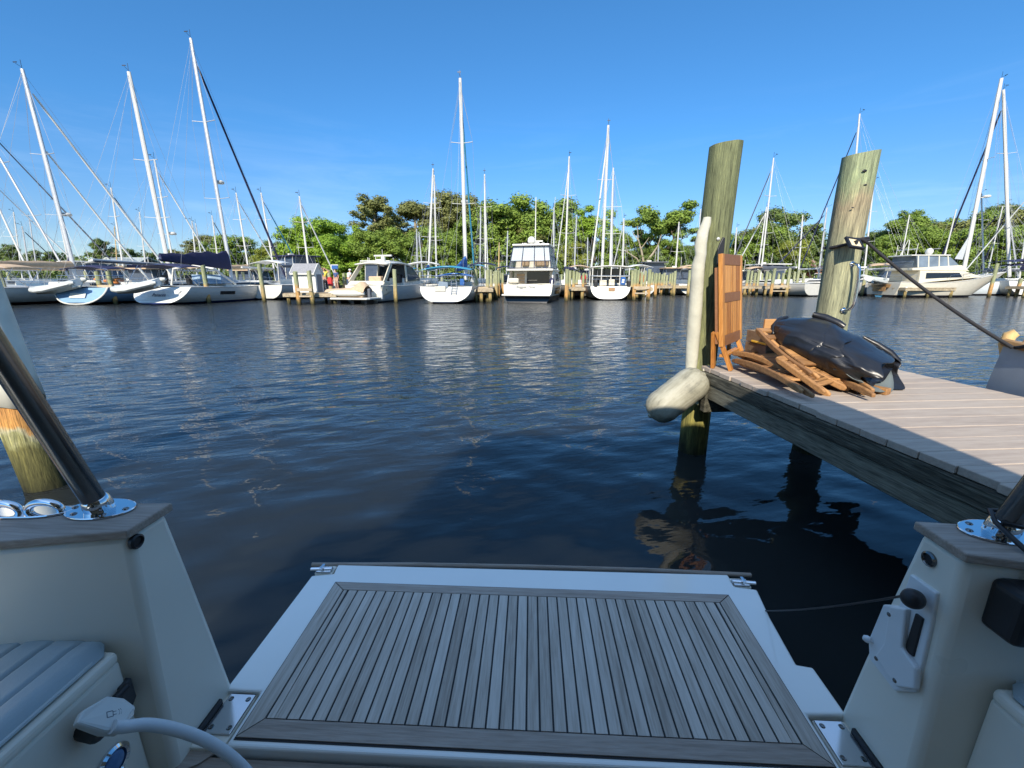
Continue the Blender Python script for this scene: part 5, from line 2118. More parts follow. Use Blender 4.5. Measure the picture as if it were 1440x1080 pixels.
m.tube([(-1.45, .58, 1.85), (1.45, .58, 1.85)], .03, 6)
m.build('shelter_frame', GELB, rt)
m = MB()
m.box((0, 3.45, 1.9), (2.8, .04, 1.2))
m.build('windscreen', DARKGLASS, rt)
m = MB()
m.box((-.55, .75, 1.25), (.55, .3, .6))
m.box((.12, .8, 1.28), (.45, .3, .65))
m.build('stern_locker', CREAM, rt, bevel=.03)
m = MB()
m.box((.95, .42, 1.48), (.40, .16, .6))
m.build('life_ring_bag', ROYAL, rt, bevel=.06)
m = MB()
m.box((.96, .335, 1.56), (.18, .02, .10))
m.box((.94, .335, 1.40), (.18, .02, .10))
m.build('bag_mark', CLOTHW, rt)
m = MB()
m.box((-1.15, .45, 1.28), (.28, .34, .5))
m.box((1.42, .5, 1.25), (.3, .3, .55))
m.build('outboard', BLACK, rt, bevel=.06)
m = MB()
m.box((.1, .24, .85), (.5, .12, .26))
m.build('stern_step', mat('teak_step', (.34, .2, .1), .6), rt)
rail(rt, [Vector((-1.5, 2.2, 1.9)), Vector((-1.5, .5, 1.9)), Vector((-.3, .35, 1.9)), Vector((.4, .35, 1.9)), Vector((1.5, .5, 1.9)), Vector((1.5, 2.2, 1.9))], (0, 1, 2, 3, 4, 5))
liferail(rt, rg_, 1.3, 2, 14)

# ---- M2: flybridge cruiser
def flybridge():
    rt = thing('flybridge_cruiser', 'white flybridge cruiser stern on, tall enclosed bridge over a dark cabin door', 'motor yacht', (x_at(741, 30.4), 30.4, 0), -R(12))
    B, L, fb = 3.85, 12.2, 1.15
    rings = hull_rings(L, B, fb, sw=.93, q=.42, scoop=.25, rake=1.5, rise=.75, draft=.6, lift=None)
    hm = hull_mat('hull_black_white', (.60, .58, .50), (.010, .011, .014), .40)
    put_hull(rt, rings, hm, GELB, hm)
    # dark hull side band
    m = MB()
    for s in (0, -1):
        rows = []
        for i in range(2, 15):
            r_ = rings[i]
            k = len(r_)
            a, b = (r_[0], r_[2]) if s == 0 else (r_[-1], r_[-3])
            o = Vector((-.015 if s == 0 else .015, 0, 0))
            f0 = .16 + .25 * max(0, (5 - i) / 4)
            rows.append([a.lerp(b, f0) + o, a.lerp(b, .55) + o, a.lerp(b, .98) + o])
        m.loft(rows, False, False)
    m.build('hull_band', mat('black_paint', (.014, .015, .018), .15), rt, smooth=True)
    m = MB()
    m.box((0, -.25, .52), (3.5, .75, .12))
    m.build('bathing_platform', GELB, rt, bevel=.05)
    m = MB()
    house(m, [(.15, .55), (.5, .55), (.55, 1.32), (.36, 1.32)], 1.72, .1, .6)
    tp = m.build('transom_coaming', CREAM, rt, bevel=.06, seg=3)
    m = MB()
    m.box((-1.05, .42, 1.52), (.75, .4, .34))
    m.build('seat_back', CREAM, rt, bevel=.08)
    m = MB()
    house(m, [(2.6, 1.1), (8.2, 1.2), (7.2, 2.2), (2.6, 2.2)], 1.62, .12, 1.1)
    cb = m.build('saloon', GELB, rt, bevel=.04)
    m = MB()
    side_panels(m, [(3.0, 1.5), (7.3, 1.5), (6.6, 2.05), (3.0, 2.05)], 1.62, .12, 1.1)
    m.build('saloon_window', DARKGLASS, cb)
    m = MB()
    m.box((.40, 2.58, 1.62), (1.75, .06, 1.1))
    m.build('cabin_door', DARKGLASS, cb)
    m = MB()
    m.tube([(-.4, 2.52, 1.55), (.35, 2.52, 1.55)], .02, 6)
    m.build('door_bar', STEEL, cb)
    m = MB()
    for k in range(3):
        m.box((-.95, 2.52, 1.42 + .25 * k), (.62, .06, .2))
    m.build('bridge_steps', TAN, rt)
    m = MB()
    for s in (-1, 1):
        house(m, [(.9, 1.25), (3.0, 1.1), (3.0, 2.25), (1.6, 2.25)], .05, 0, 0)
        for v in m.v[-8:]:
            v.x += s * 1.66
    m.build('side_wing', GELB, rt, bevel=.03)
    m = MB()
    m.box((0, 3.2, 2.29), (3.5, 4.6, .14))
    m.build('bridge_deck', GELB, rt, bevel=.05)
    m = MB()
    house(m, [(2.4, 2.35), (5.4, 2.35), (4.9, 3.15), (2.6, 3.0)], 1.4, .1, 2.35)
    m.build('bridge_coaming', CREAM, rt, bevel=.06)
    m = MB()
    for x in (-.55, .45, .95):
        m.box((x, 2.35, 2.95), (.55, .3, .7))
    m.build('bridge_seat', TAN, rt, bevel=.1, seg=3)
    # soft enclosure: clear panels and dark frames
    W = lambda z: 1.58 - .16 * (z - 2.40)
    m = MB()
    zt = 3.98
    for s in (-1, 1):
        m.slab([(s * W(2.42), 1.15, 2.42), (s * W(2.42), 4.9, 2.42), (s * W(zt), 4.3, zt), (s * W(zt), 1.55, zt)], .012)
    m.slab([(-W(2.92), 1.32, 2.92), (W(2.92), 1.32, 2.92), (W(zt), 1.52, zt), (-W(zt), 1.52, zt)], .012)
    m.slab([(-W(2.42), 4.9, 2.42), (W(2.42), 4.9, 2.42), (W(zt), 4.3, zt), (-W(zt), 4.3, zt)], .012)
    g = MATS.get('clear_vinyl')
    if not g:
        g, nt, b_, nd_, lk_ = _new('clear_vinyl')
        b_.inputs['Base Color'].default_value = (.75, .82, .86, 1)
        b_.inputs['Roughness'].default_value = .05
        b_.inputs['Alpha'].default_value = .38
        MATS['clear_vinyl'] = g
    m.build('clear_panel', g, rt)
    m = MB()
    fr_ = mat('navy_frame', (.02, .03, .07), .6)
    for f in (-1, -.42, .2, .72, 1):
        m.tube([(f * W(2.42), 1.14, 2.40), (f * W(zt), 1.54, zt)], .035, 6)
    for z, y in ((2.42, 1.14), (2.92, 1.30), (zt, 1.52)):
        m.tube([(-W(z), y, z), (W(z), y, z)], .035, 6)
    for s in (-1, 1):
        for z, y0, y1 in ((2.42, 1.14, 4.9), (3.3, 1.30, 4.75), (zt, 1.52, 4.3)):
            m.tube([(s * W(z), y0, z), (s * W(z), y1, z)], .03, 6)
        for y0, y1 in ((2.6, 2.6), (3.8, 3.6), (4.9, 4.3)):
            m.tube([(s * W(2.42), y0, 2.42), (s * W(zt), y1, zt)], .03, 6)
    m.build('enclosure_frame', fr_, rt)
    m = MB()
    m.box((0, 3.0, 4.06), (2.75, 3.5, .14))
    m.build('hardtop', GELB, rt, bevel=.06, seg=3)
    m = MB()
    m.lathe([(.001, 0), (.25, .0), (.30, .12), (.26, .32), (.12, .44), (.001, .46)], 14, (-.12, 2.4, 4.28))
    m.lathe([(.001, 0), (.1, 0), (.1, .2), (.001, .2)], 10, (-.12, 2.4, 4.11))
    m.build('satellite_dome', GELB, rt, smooth=True)
    m = MB()
    m.box((.36, 2.5, 4.40), (.75, .12, .09))
    m.box((.36, 2.5, 4.24), (.2, .2, .24))
    for x in (-.75, -.62, -.5, .75, .85):
        m.lathe([(.001, 0), (.05, .01), (.05, .12), (.001, .14)], 8, (x, 2.2, 4.13))
    m.build('radar_scanner', GELB, rt)
    m = MB()
    m.tube([(.05, 3.2, 4.1), (.06, 3.2, 7.6)], [.05, .03], 8)
    m.tube([(1.3, 3.0, 4.1), (1.55, 2.9, 7.5)], .015, 5)
    m.build('antenna', GELB, rt)
    m = MB()
    m.lathe([(.001, -.2), (.14, -.17), (.2, 0), (.17, .18), (.05, .3), (.001, .32)], 12, (1.62, 1.3, 1.45))
    m.build('buoy_cover', NAVY, rt, smooth=True)
    text('Reggae Time', 'lettering', GREYC, tp, (-.15, .128, 1.10), .27, (R(85), 0, 0), shear=.3)
    text('ANNAPOLIS', 'lettering', GREYC, tp, (-.1, .10, .80), .11, (R(85), 0, 0))
    rail(rt, [rings[i][-1] + Vector((-.08, 0, .62)) for i in range(7, 17)], range(0, 10, 2), 'bow_rail')
flybridge()

# ---- M1: express cruiser with hardtop
def express():
    rt = thing('express_cruiser', 'white express cruiser with a curved hardtop, open cockpit and a covered dinghy on its stern', 'motor yacht', (x_at(511, 29.6), 29.6, 0), -R(12))
    rt.scale = (.76, .98, .84)
    B, L, fb = 3.9, 12.0, 1.35
    rings = hull_rings(L, B, fb, sw=.93, q=.42, scoop=.1, rake=1.5, rise=.6, draft=.6, lift=None)
    hm = hull_mat('hull_white_grey', (.60, .59, .55), (.03, .03, .035), .15)
    put_hull(rt, rings, hm, GELB, hm)
    m = MB()
    m.prism([(-1.85, -1.75), (1.7, -1.75), (1.85, -1.5), (1.85, .1), (-1.95, .1), (-1.95, -1.5)], .34, .50)
    m.build('bathing_platform', GELB, rt, bevel=.05)
    m = MB()
    for x in (-1.3, 0, 1.3):
        m.box((x, -.9, .18), (.25, .9, .32))
    m.build('platform_bracket', BLACK, rt)
    m = MB()
    house(m, [(.0, .5), (1.6, .9), (1.6, 1.75), (.75, 1.8), (.2, 1.3)], 1.9, .06, .5)
    m.build('stern_coaming', CREAM, rt, bevel=.08, seg=3)
    m = MB()
    m.box((.4, 1.5, 1.9), (1.3, .5, .55))
    m.build('cockpit_seat', TAN, rt, bevel=.1, seg=3)
    m = MB()
    house(m, [(4.4, 1.3), (9.2, 1.6), (6.6, 2.0), (4.4, 2.05)], 1.5, .2, 1.3)
    m.build('foredeck_trunk', GELB, rt, bevel=.05)
    # hardtop on raked pillars
    rows = []
    for i in range(9):
        t = i / 8
        hw = 1.62 - .25 * max(0, t - .6)
        rows.append([Vector((lerp(-hw, hw, j / 10), lerp(1.3, 6.2, t), 3.12 + .28 * math.sin(PI * min(1, t * .8 + .1)) - .35 * max(0, t - .72) + .14 * math.sin(PI * j / 10))) for j in range(11)])
    o = MB().loft(rows, False, False).build('hardtop', GELB, rt, smooth=True)
    o.modifiers.new('thick', 'SOLIDIFY').thickness = .12
    m = MB()
    for s in (-1, 1):
        m.bar((s * 1.78, .7, 1.65), (s * 1.56, 2.2, 3.25), .10, .38, (0, 0, 1))
        m.bar((s * 1.68, 4.5, 1.7), (s * 1.50, 4.6, 3.25), .10, .22, (0, 1, 0))
    m.build('pillar', CREAM, rt, bevel=.02)
    m = MB()
    m.slab([(-1.66, 5.0, 1.75), (1.66, 5.0, 1.75), (1.40, 5.4, 3.2), (-1.40, 5.4, 3.2)], .02)
    for s in (-1, 1):
        m.slab([(s * 1.66, 4.7, 1.75), (s * 1.40, 7.8, 1.85), (s * 1.40, 6.1, 3.05), (s * 1.52, 4.7, 3.15)], .02)
    m.slab([(-1.40, 7.8, 1.85), (1.40, 7.8, 1.85), (1.3, 6.1, 3.1), (-1.3, 6.1, 3.1)], .02)
    m.build('windscreen', mat('wind_glass', (.05, .08, .11), .06), rt)
    m = MB()
    m.box((-.6, 4.6, 2.1), (.8, .5, .9))
    m.box((.9, 4.3, 2.0), (.6, .5, .8))
    m.build('helm_console', BLACK, rt, bevel=.1)
    m = MB()
    m.box((.15, 3.1, 3.98), (1.9, .16, .13))
    m.lathe([(.001, 0), (.22, 0), (.2, .3), (.12, .45), (.001, .45)], 12, (.15, 3.1, 3.5))
    m.build('radar_scanner', GELB, rt, smooth=True, bevel=.02)
    m = MB()
    for x, y, h in ((-1.0, 2.4, .3), (-.7, 2.2, .25), (.9, 3.6, .3), (-.3, 2.6, .35)):
        m.tube([(x, y, 3.3), (x, y, 3.5 + h)], .03, 6)
    m.build('antenna', GELB, rt)
    # grey swoosh along the topside
    m = MB()
    for k in range(3):
        pts = []
        for i in range(1, 7):
            r_ = rings[i]
            a, b = r_[-1], r_[-4]
            pts.append(a.lerp(b, .34 + .10 * k + .62 * (1 - (i - 1) / 5) ** 2) + Vector((.02, 0, 0)))
        m.tube(pts, .022, 5)
    m.build('side_stripe', mat('grey_stripe', (.30, .32, .36), .3), rt)
    m = MB()
    for y, z in ((1.0, 1.15), (6.6, .98), (9.0, 1.15)):
        r_ = ring_at(rings, y)
        v = min((p for p in r_ if p.x > 0), key=lambda p: abs(p.z - z))
        m.ball(v + Vector((.0, 0, 0)), .12, 6, (.4, 1, 1))
    m.build('port_hole', BLACK, rt)
    m = MB()
    m.tube([(1.75, .15, .35), (1.78, .1, .7), (1.78, .1, 1.0)], [.16, .18, .1], 10)
    m.build('boarding_fender', CLOTHW, rt, smooth=True)
    rail(rt, [rings[i][-1] + Vector((-.10, 0, .55)) for i in range(8, 17)], range(0, 9, 2), 'bow_rail')
    # dinghy with tan cover carried on the platform
    dg = thing('dinghy', 'white inflatable dinghy under a tan cover lying on the express cruiser platform', 'dinghy', ROOTM[rt.name] @ Vector((-1.5, -.9, .42)), -R(13))
    dg.scale = (.86, .9, .84)
    m = MB()
    m.tube([(-.2, -.55, .36), (.4, -.62, .34), (2.2, -.62, .34), (2.9, -.5, .34)], [.10, .22, .22, .12], 10)
    m.tube([(-.2, .35, .36), (.4, .5, .34), (2.2, .5, .34), (2.9, .4, .34)], [.10, .22, .22, .12], 10)
    m.build('tube', GELB, dg, smooth=True)
    m = MB()
    m.box((1.4, -.05, .12), (2.6, .9, .22))
    m.build('hull_bottom', TAN, dg, bevel=.08)
    m = MB()
    rows = []
    for i in range(13):
        t = i / 12
        x = -.45 + 3.4 * t
        h = .25 + .14 * t + .48 * math.exp(-((t - .86) / .16) ** 2) - .15 * max(0, t - .93) / .07
        rows.append([Vector((x, -.72 + 1.35 * j / 8, .42 + h * max(0, math.sin(PI * j / 8)) ** .6 + .02 * math.sin(i * 1.9 + j))) for j in range(9)])
    m.loft(rows, False, False)
    m.build('cover', TAN, dg, smooth=True)
    m = MB()
    m.box((3.0, .0, .35), (.3, .3, .7))
    m.build('outboard', GREYC, dg, bevel=.08)
express()

# ---- R2: motor yacht broadside at right
def trawler():
    rt = thing('motor_yacht', 'cream motor yacht at right with a teak name board and a flared grey bow', 'motor yacht', (x_at(1236, 40.2), 40.2, 0), -R(92))
    rt.scale = (.95, .76, .95)
    B, L, fb = 4.3, 12.8, 1.35
    rings = hull_rings(L, B, fb, sw=.90, q=.5, scoop=.2, rake=2.2, rise=.85, draft=.6, lift=None)
    hm = hull_mat('hull_cream', (.55, .52, .44), (.012, .012, .016), .22)
    put_hull(rt, rings, hm, CREAM, hm)
    m = MB()
    house(m, [(2.5, 1.35), (9.8, 1.9), (7.6, 2.45), (2.5, 2.5)], 1.75, .1, 1.3)
    cb = m.build('saloon', CREAM, rt, bevel=.05)
    m = MB()
    side_panels(m, [(3.2, 1.75), (7.4, 1.9), (7.0, 2.3), (3.2, 2.3)], 1.75, .1, 1.3)
    m.build('saloon_window', DARKGLASS, cb)
    m = MB()
    house(m, [(1.6, 2.52), (8.2, 2.45), (7.2, 3.0), (1.6, 2.75)], 1.6, .1, 2.5)
    m.build('bridge_deck', CREAM, rt, bevel=.05)
    m = MB()
    house(m, [(2.2, 2.8), (7.0, 2.95), (5.9, 3.75), (2.0, 3.85)], 1.5, .18, 2.8)
    m.build('bridge_glass', mat('bridge_glass', (.16, .20, .24), .05, var=.3, scale=.8), rt)
    m = MB()
    for y in (2.2, 3.4, 4.6, 5.7):
        side_panels(m, [(y, 2.8), (y + .14, 2.8), (y + .06 - .1 * (y > 5), 3.85), (y - .06 - .1 * (y > 5), 3.85)], 1.5, .18, 2.8, .02, .04)
    m.build('window_post', CREAM, rt)
    m = MB()
    m.prism([(-1.35, 1.4), (1.35, 1.4), (1.35, 5.9), (1.0, 6.25), (-1.0, 6.25), (-1.35, 5.9)], 3.86, 3.97)
    m.build('hardtop', GELB, rt, bevel=.04)
    m = MB()
    m.ball((.2, 4.6, 4.3), .34, 8)
    m.lathe([(.001, 0), (.2, 0), (.2, .12), (.001, .12)], 10, (.2, 4.6, 3.96))
    m.build('satellite_dome', GELB, rt, smooth=True)
    m = MB()
    for a in (-.4, .4):
        m.tube([(a, 1.9, 3.97), (a * .2, 2.1, 5.4)], .04, 6)
    m.tube([(-1.1, 2.1, 4.5), (1.1, 2.1, 4.5)], .05, 6)
    for x in (-1.1, 1.1):
        m.tube([(x, 2.1, 3.97), (x, 2.1, 5.0)], .03, 6)
    m.tube([(.9, 5.7, 3.97), (1.0, 5.6, 8.0)], [.07, .05], 6)
    m.tube([(-.2, 5.0, 4.55), (.9, 5.0, 4.55)], .025, 6)
    m.build('mast_rails', GELB, rt)
    m = MB()
    m.slab([(-1.4, .12, 1.22), (1.0, .12, 1.22), (.95, .02, .92), (-1.15, .02, .92)], .05)
    m.slab([(-.95, .0, .92), (.6, .0, .92), (.6, -.06, .58), (-.95, -.06, .58)], .04)
    nb_ = m.build('name_board', mat('name_teak', (.42, .24, .10), .5, var=.25, stretch=(.4, 4, 4)), rt)
    text('CLEARWATER', 'lettering', mat('gold_dark', (.10, .07, .03), .5), nb_, (-.15, .02, 1.07), .23, (R(72), 0, 0))
    text('ANNAPOLIS', 'lettering', MATS['gold_dark'], nb_, (-.15, -.06, .78), .13, (R(80), 0, 0))
    rail(rt, [Vector((-1.7, 2.2, 2.1)), Vector((-1.75, .4, 2.1)), Vector((0, .2, 2.1)), Vector((1.75, .4, 2.1)), Vector((1.7, 2.2, 2.1))], (0, 1, 2, 3, 4))
    rail(rt, [rings[i][-1] + Vector((-.12, 0, .65)) for i in range(7, 17)], range(0, 10, 2), 'bow_rail')
    rail(rt, [Vector((s * 1.55, y, 3.35)) for s, y in ((-1, 1.5), (1, 1.5))] , (0, 1), 'bridge_rail')
    m = MB()
    m.tube([(2.25, .6, 1.0), (2.28, .6, .7), (2.28, .6, .35)], [.1, .18, .1], 10)
    m.build('hanging_fender', CLOTHW, rt, smooth=True)
    m = MB()
    m.slab([(-.5, -.07, .12), (.5, -.07, .12), (.25, -.1, -.02), (-.25, -.1, -.02)], .03)
    m.build('stern_mark', mat('pale_blue', (.12, .40, .62), .4), rt)
trawler()
dinghy('pale inflatable dinghy hung across the cream motor yacht stern', at(1222, 391, 39.0), R(-62), R(-6), 3.0, 1.4, R(20))

# ---- R3: pale sloop at the right edge
rt, rg_ = sail_hull('pale blue white sloop at right, tall mast leaning right, small half hoisted grey sail', x_at(1415, 44.5), 44.5, -84, 9.4, 3.6, 1.35, H_PALE, scoop=.1, sw=.8, q=.6)
b, t = mast_points(rt, 1353, 44.6, 1.7, 1408.5, 110)
rig(rt, None, b, t, 9.4, 3.6, 1.4, b + Vector((0, 3.4, -.5)), Vector((0, .3, 1.5)), WHITEALU, .15, (.345, .62), None, boom=None, radar=None, wires=.008)
m = MB()
q = b.lerp(t, .27)
inv = ROOTM[rt.name].inverted()
m.slab([inv @ at(1365, 328, 44.6), inv @ at(1342.5, 364, 44.6), inv @ at(1353.5, 365, 44.6)], .02)
m.build('half_sail', mat('grey_sail', (.42, .45, .48), .8), rt)
m = MB()
p = b.lerp(t, .43)
m.bar(p, p + Vector((0, -.6, 0)), .1, .05)
m.lathe([(.001, 0), (.3, .01), (.33, .1), (.28, .2), (.001, .22)], 14, p + Vector((0, -.75, 0)))
m.build('radar_dome', GELB, rt, smooth=True)
m = MB()
side_panels(m, [(6.2, .78), (7.2, .8), (7.2, .95), (6.2, .93)], 1.45, 0, 0)
m.build('hull_window', DARKGLASS, rt)
liferail(rt, rg_, 1.4, 1, 15)
# ---- R4: second mast and navy-canopied boat at the frame edge
rt, rg_ = sail_hull('white sloop cut by the right edge of the frame with a navy canopy', x_at(1448, 41.5), 41.5, 12, 13, 4.2, 1.4, H_WHITE, scoop=.3)
b, t = mast_points(rt, 1419.5, 47.5, 1.9, 1411, 126)
rig(rt, None, b, t, 13, 4.2, 1.4, Vector((0, 13.2, 1.6)), Vector((0, .3, 1.5)), WHITEALU, .135, (.4, .68), NAVY, .09, wires=.008)
bimini(rt, .4, 3.4, 1.7, 3.5, NAVY)
bimini(rt, .4, 3.2, 1.7, 3.1, NAVY, 'shade_curtain')

# ------------------------------------------------------------------ marina piers, pilings, shed
PILE_F = piling_mat('piling_far', [(.0, (.02, .02, .012)), (.06, (.10, .085, .035)), (.13, (.36, .26, .11)), (.30, (.40, .31, .16)), (.46, (.30, .31, .19)), (.9, (.28, .30, .19))], False)
PILE_F2 = piling_mat('piling_far_orange', [(.0, (.02, .02, .012)), (.06, (.10, .08, .03)), (.13, (.48, .27, .10)), (.36, (.44, .27, .12)), (.46, (.27, .29, .17)), (.9, (.26, .28, .17))], False)
PIERW = wood('pier_board', [(.20, .16, .11), (.36, .29, .20), (.46, .38, .27)], (2, 2, 2), 2, .85, .2, .4)
PIERD = wood('pier_beam', [(.10, .08, .055), (.22, .18, .12), (.42, .35, .24)], (1, 1, 1), 2, .85, .2, .4)

def pier(label, x0, y0, x1, y1, wid, z=1.0, legs=True, step=2.6):
    """boarded walkway from (x0,y0) to (x1,y1)"""
    a, b = Vector((x0, y0, 0)), Vector((x1, y1, 0))
    d = b - a
    ang = math.atan2(d.y, d.x)
    rt = thing('pier', label, 'pier', (x0, y0, 0), ang)
    L = d.length
    m = MB()
    n = int(L / .5)
    for i in range(n):
        m.r = rnd()
        m.box((L * (i + .5) / n, 0, z - .03), (L / n - .02, wid, .05))
    m.build('deck_boards', PIERW, rt)
    m = MB()
    for s in (-1, 1):
        m.r = .8
        m.box((L / 2, s * (wid / 2 - .05), z - .17), (L, .06, .22))
    m.build('stringer', PIERD, rt)
    m = MB()
    m.r = .9
    m.box((-.03, 0, z - .15), (.06, wid + .1, .22))
    m.build('end_beam', PIERD, rt)
    if legs:
        k = max(2, int(L / step))
        for i in range(k + 1):
            for s in (-1, 1):
                m = MB()
                xx = .2 + (L - .4) * i / k
                m.tube([(xx, s * (wid / 2 - .18), -1), (xx, s * (wid / 2 - .18), z - .06)], .12, 7, False)
                m.build('support_pile', PILE_F, rt, smooth=True)
    return rt

XF = lambda px, Y: x_at(px, Y)
pier('short grey boarded pier carrying the shed and the people', XF(437, 28.4), 28.4, XF(437, 28.4) + .9, 44.0, 3.6, .72, step=4)
pier('narrow finger pier between the blue covered sloop and the flybridge cruiser', XF(683, 30.2), 30.2, XF(683, 30.2) - .1, 43.8, 1.0, 1.0, step=3.4)
pier('narrow finger pier between the flybridge cruiser and the ketch', XF(811, 33.6), 33.6, XF(811, 33.6) + 1.2, 43.8, 1.2, 1.0, step=3.4)
pier('narrow finger pier at the right of the ketch', XF(904, 33.4), 33.4, XF(904, 33.4) + .8, 43.8, 1.3, 1.0, step=3.4)
pier('long walkway pier left of the shed behind the moored boats', -64, 46.6, -19, 46.6, 1.8, 1.0, step=5)
pier('long walkway pier behind the moored boats, between the shed and the corner piling', -9.0, 45.0, 20, 44.4, 1.8, 1.0, step=3)
pier('long walkway pier seen between the two near pilings', 20.6, 42.2, 33.2, 42.2, 1.8, 1.0, step=2.0)
pier('low pier in front of the cream motor yacht hull', XF(1262, 38.4), 38.4, XF(1312, 38.4) + 1.5, 38.6, 1.2, .9, step=2.4)
pier('dark pier at the right edge under the navy canopied sloop', XF(1425, 39), 39, XF(1425, 39) + 9, 39.4, 1.5, 1.0, step=2.5)

def piling(px, Yb, pyt, label, group, m=None, r=.14, pxt=None):
    x = x_at(px, Yb)
    top = at(px, pyt, Yb).z
    rt_x = x_at(pxt, Yb, top) if pxt else x + uni(-.04, .04)
    mb = MB()
    dx = rt_x - x
    ph = uni(0, 6)
    rings = []
    for z in (-1.2, 0, top * .33, top * .66, top):
        rings.append([Vector((r * (1 + .05 * math.sin(3 * a + ph)) * math.cos(a) + dx * z / top, r * math.sin(a), z + (.04 * math.cos(a + ph) if z == top else 0))) for a in [2 * PI * j / 12 for j in range(12)]])
    mb.loft(rings, True, True)
    o = mb.build('piling', m or (PILE_F2 if rnd() < .4 else PILE_F), None, smooth=True)
    o.location = (x, Yb, 0)
    return tag(o, label, 'piling', group)

def dist(py):
    return EYE / math.tan(PITCH + math.atan((py - 540) / FPX))

PL = [
 # px, base y, top y, label
 (13, 429, 384, 'pale piling standing in front of the white hull at the far left edge'),
 (146, 427.5, 382, 'greenish left piling of the pair with a crossbar beside the blue hull'),
 (163, 427.5, 381, 'whiter right piling of the pair with a crossbar beside the blue hull'),
 (294, 426.5, 373, 'piling in front of the big white sloop below its windscreen'),
 (372, 424.5, 371, 'piling in front of the bow of the big white sloop'),
 (421, 428, 382, 'left piling in front of the grey shed'),
 (440, 428, 381, 'banded right piling in front of the grey shed'),
 (557, 425.5, 379, 'piling with a dark band in front of the express cruiser side'),
 (467, 421, 380, 'tall piling behind the person in yellow'),
 (486, 419, 384, 'piling behind the person in the white cap'),
 (670, 424.5, 379, 'first piling right of the blue covered sloop, at the finger pier end'),
 (685.5, 424.5, 380, 'second piling right of the blue covered sloop, at the finger pier end'),
 (698, 421.5, 381, 'slightly farther piling left of the flybridge cruiser'),
 (796, 424, 379, 'tall banded piling just right of the flybridge cruiser bow'),
 (891, 422.5, 379, 'left front piling of the crowded cluster right of the ketch'),
 (911, 422.5, 379, 'right front piling of the crowded cluster right of the ketch'),
 (947, 417, 381, 'piling in front of the tan topped cabin boat'),
 (967, 417.5, 380, 'piling just left of the white bumper strip, at the tan topped boat'),
 (1083, 418, 378, 'paler front piling of the pair right of the near folded table'),
 (1105, 417.5, 377, 'darker front piling of the pair left of the grey clipper bow'),
 (1118, 414.5, 380, 'thin piling just right of the front pair by the white cabin boat'),
 (1211, 416.5, 378, 'piling at the left edge of the cream motor yacht stern'),
 (1272, 417.5, 384, 'leftmost piling in front of the cream motor yacht side'),
 (1294, 416.8, 377, 'middle whitish piling in front of the cream motor yacht side'),
 (1307, 416, 378, 'rightmost piling in front of the cream motor yacht side'),
 (1390, 418, 371, 'leaning piling in front of the pale sloop at right'),
 (1428, 418, 392, 'stub piling at the right edge below the navy canopy'),
]
for px, yb, yt, lb in PL:
    piling(px, dist(yb), yt, lb, 'marina pilings')

GROUPS = [
 ('row of look-alike pilings along the walkway behind the centre sloop', 'weathered piling in the row behind the blue covered sloop', [(560, 45, 386), (577, 45, 386), (584, 46, 385), (592, 45, 383), (600, 46, 385), (607, 45, 386), (622, 46, 385)]),
 ('pilings crowded left of the flybridge cruiser', 'weathered piling crowded close behind the finger pier left of the flybridge cruiser', [(691, 36, 380), (695, 41, 382), (701, 38, 381), (704, 44, 384), (707, 42, 384)]),
 ('pilings crowded between flybridge cruiser and ketch', 'weathered piling crowded between the flybridge cruiser and the ketch', [(801, 37, 381), (806, 35, 382), (810, 40, 382), (814, 43, 384), (819, 38, 384), (823, 42, 385), (789, 44, 386)]),
 ('pilings crowded right of the ketch', 'weathered piling packed into the cluster right of the ketch', [(887, 36, 381), (895, 37, 380), (898, 41, 382), (901, 36, 383), (905, 40, 381), (915, 42, 383), (919, 45, 385), (921, 38, 384)]),
 ('pilings along the walkway left of the corner piling', 'weathered piling in the picket of posts left of the tan topped cabin boat', [(925, 46, 384), (929, 44, 386), (932, 47, 384), (936, 45, 387), (940, 47, 385), (943, 44, 384)]),
 ('pilings along the walkway between the near pilings', 'weathered piling in the walkway row between the two near pilings', [(1048, 42, 380), (1053, 46, 381), (1058, 44, 384), (1063, 42, 380), (1068, 47, 384), (1074, 42, 382), (1079, 46, 380), (1091, 45, 383), (1097, 42, 384), (1113, 47, 382), (1126, 44, 384)]),
 ('pilings behind the left boats', 'greenish piling showing above the decks of the left sloops', [(10, 40, 381), (20, 44, 383), (128, 42, 382), (151, 45, 383), (202, 44, 384), (218, 46, 384), (306, 46, 382), (338, 47, 381), (346, 46, 383), (355, 47, 382)]),
]
for grp, lb, ps in GROUPS:
    for px, Y, yt in ps:
        piling(px, Y, yt, lb, grp, r=.13)

# crossbars between paired pilings
for a, b, Y, z, lb in ((146, 163, dist(427.5) - .16, 1.15, 'pale crossbar joining the piling pair beside the blue hull'), (421, 440, dist(428) - .16, .95, 'pale crossbar joining the two pilings in front of the shed'),
                       (670, 685.5, dist(424.5) - .16, .98, 'pale crossbar joining the pilings right of the blue covered sloop'), (891, 911, dist(422.5) - .16, .98, 'pale crossbar joining the front pilings right of the ketch'),
                       (1083, 1105, dist(417.8) - .16, .98, 'pale crossbar joining the piling pair between the near pilings')):
    m = MB()
    m.r = .8
    x0, x1 = x_at(a, Y), x_at(b, Y)
    m.box(((x0 + x1) / 2, Y, z), (x1 - x0 + .1, .06, .2))
    m.box(((x0 + x1) / 2, Y + .01, z - .42), (x1 - x0 - .1, .05, .1))
    tag(m.build('crossbar', PIERW), lb, 'beam')

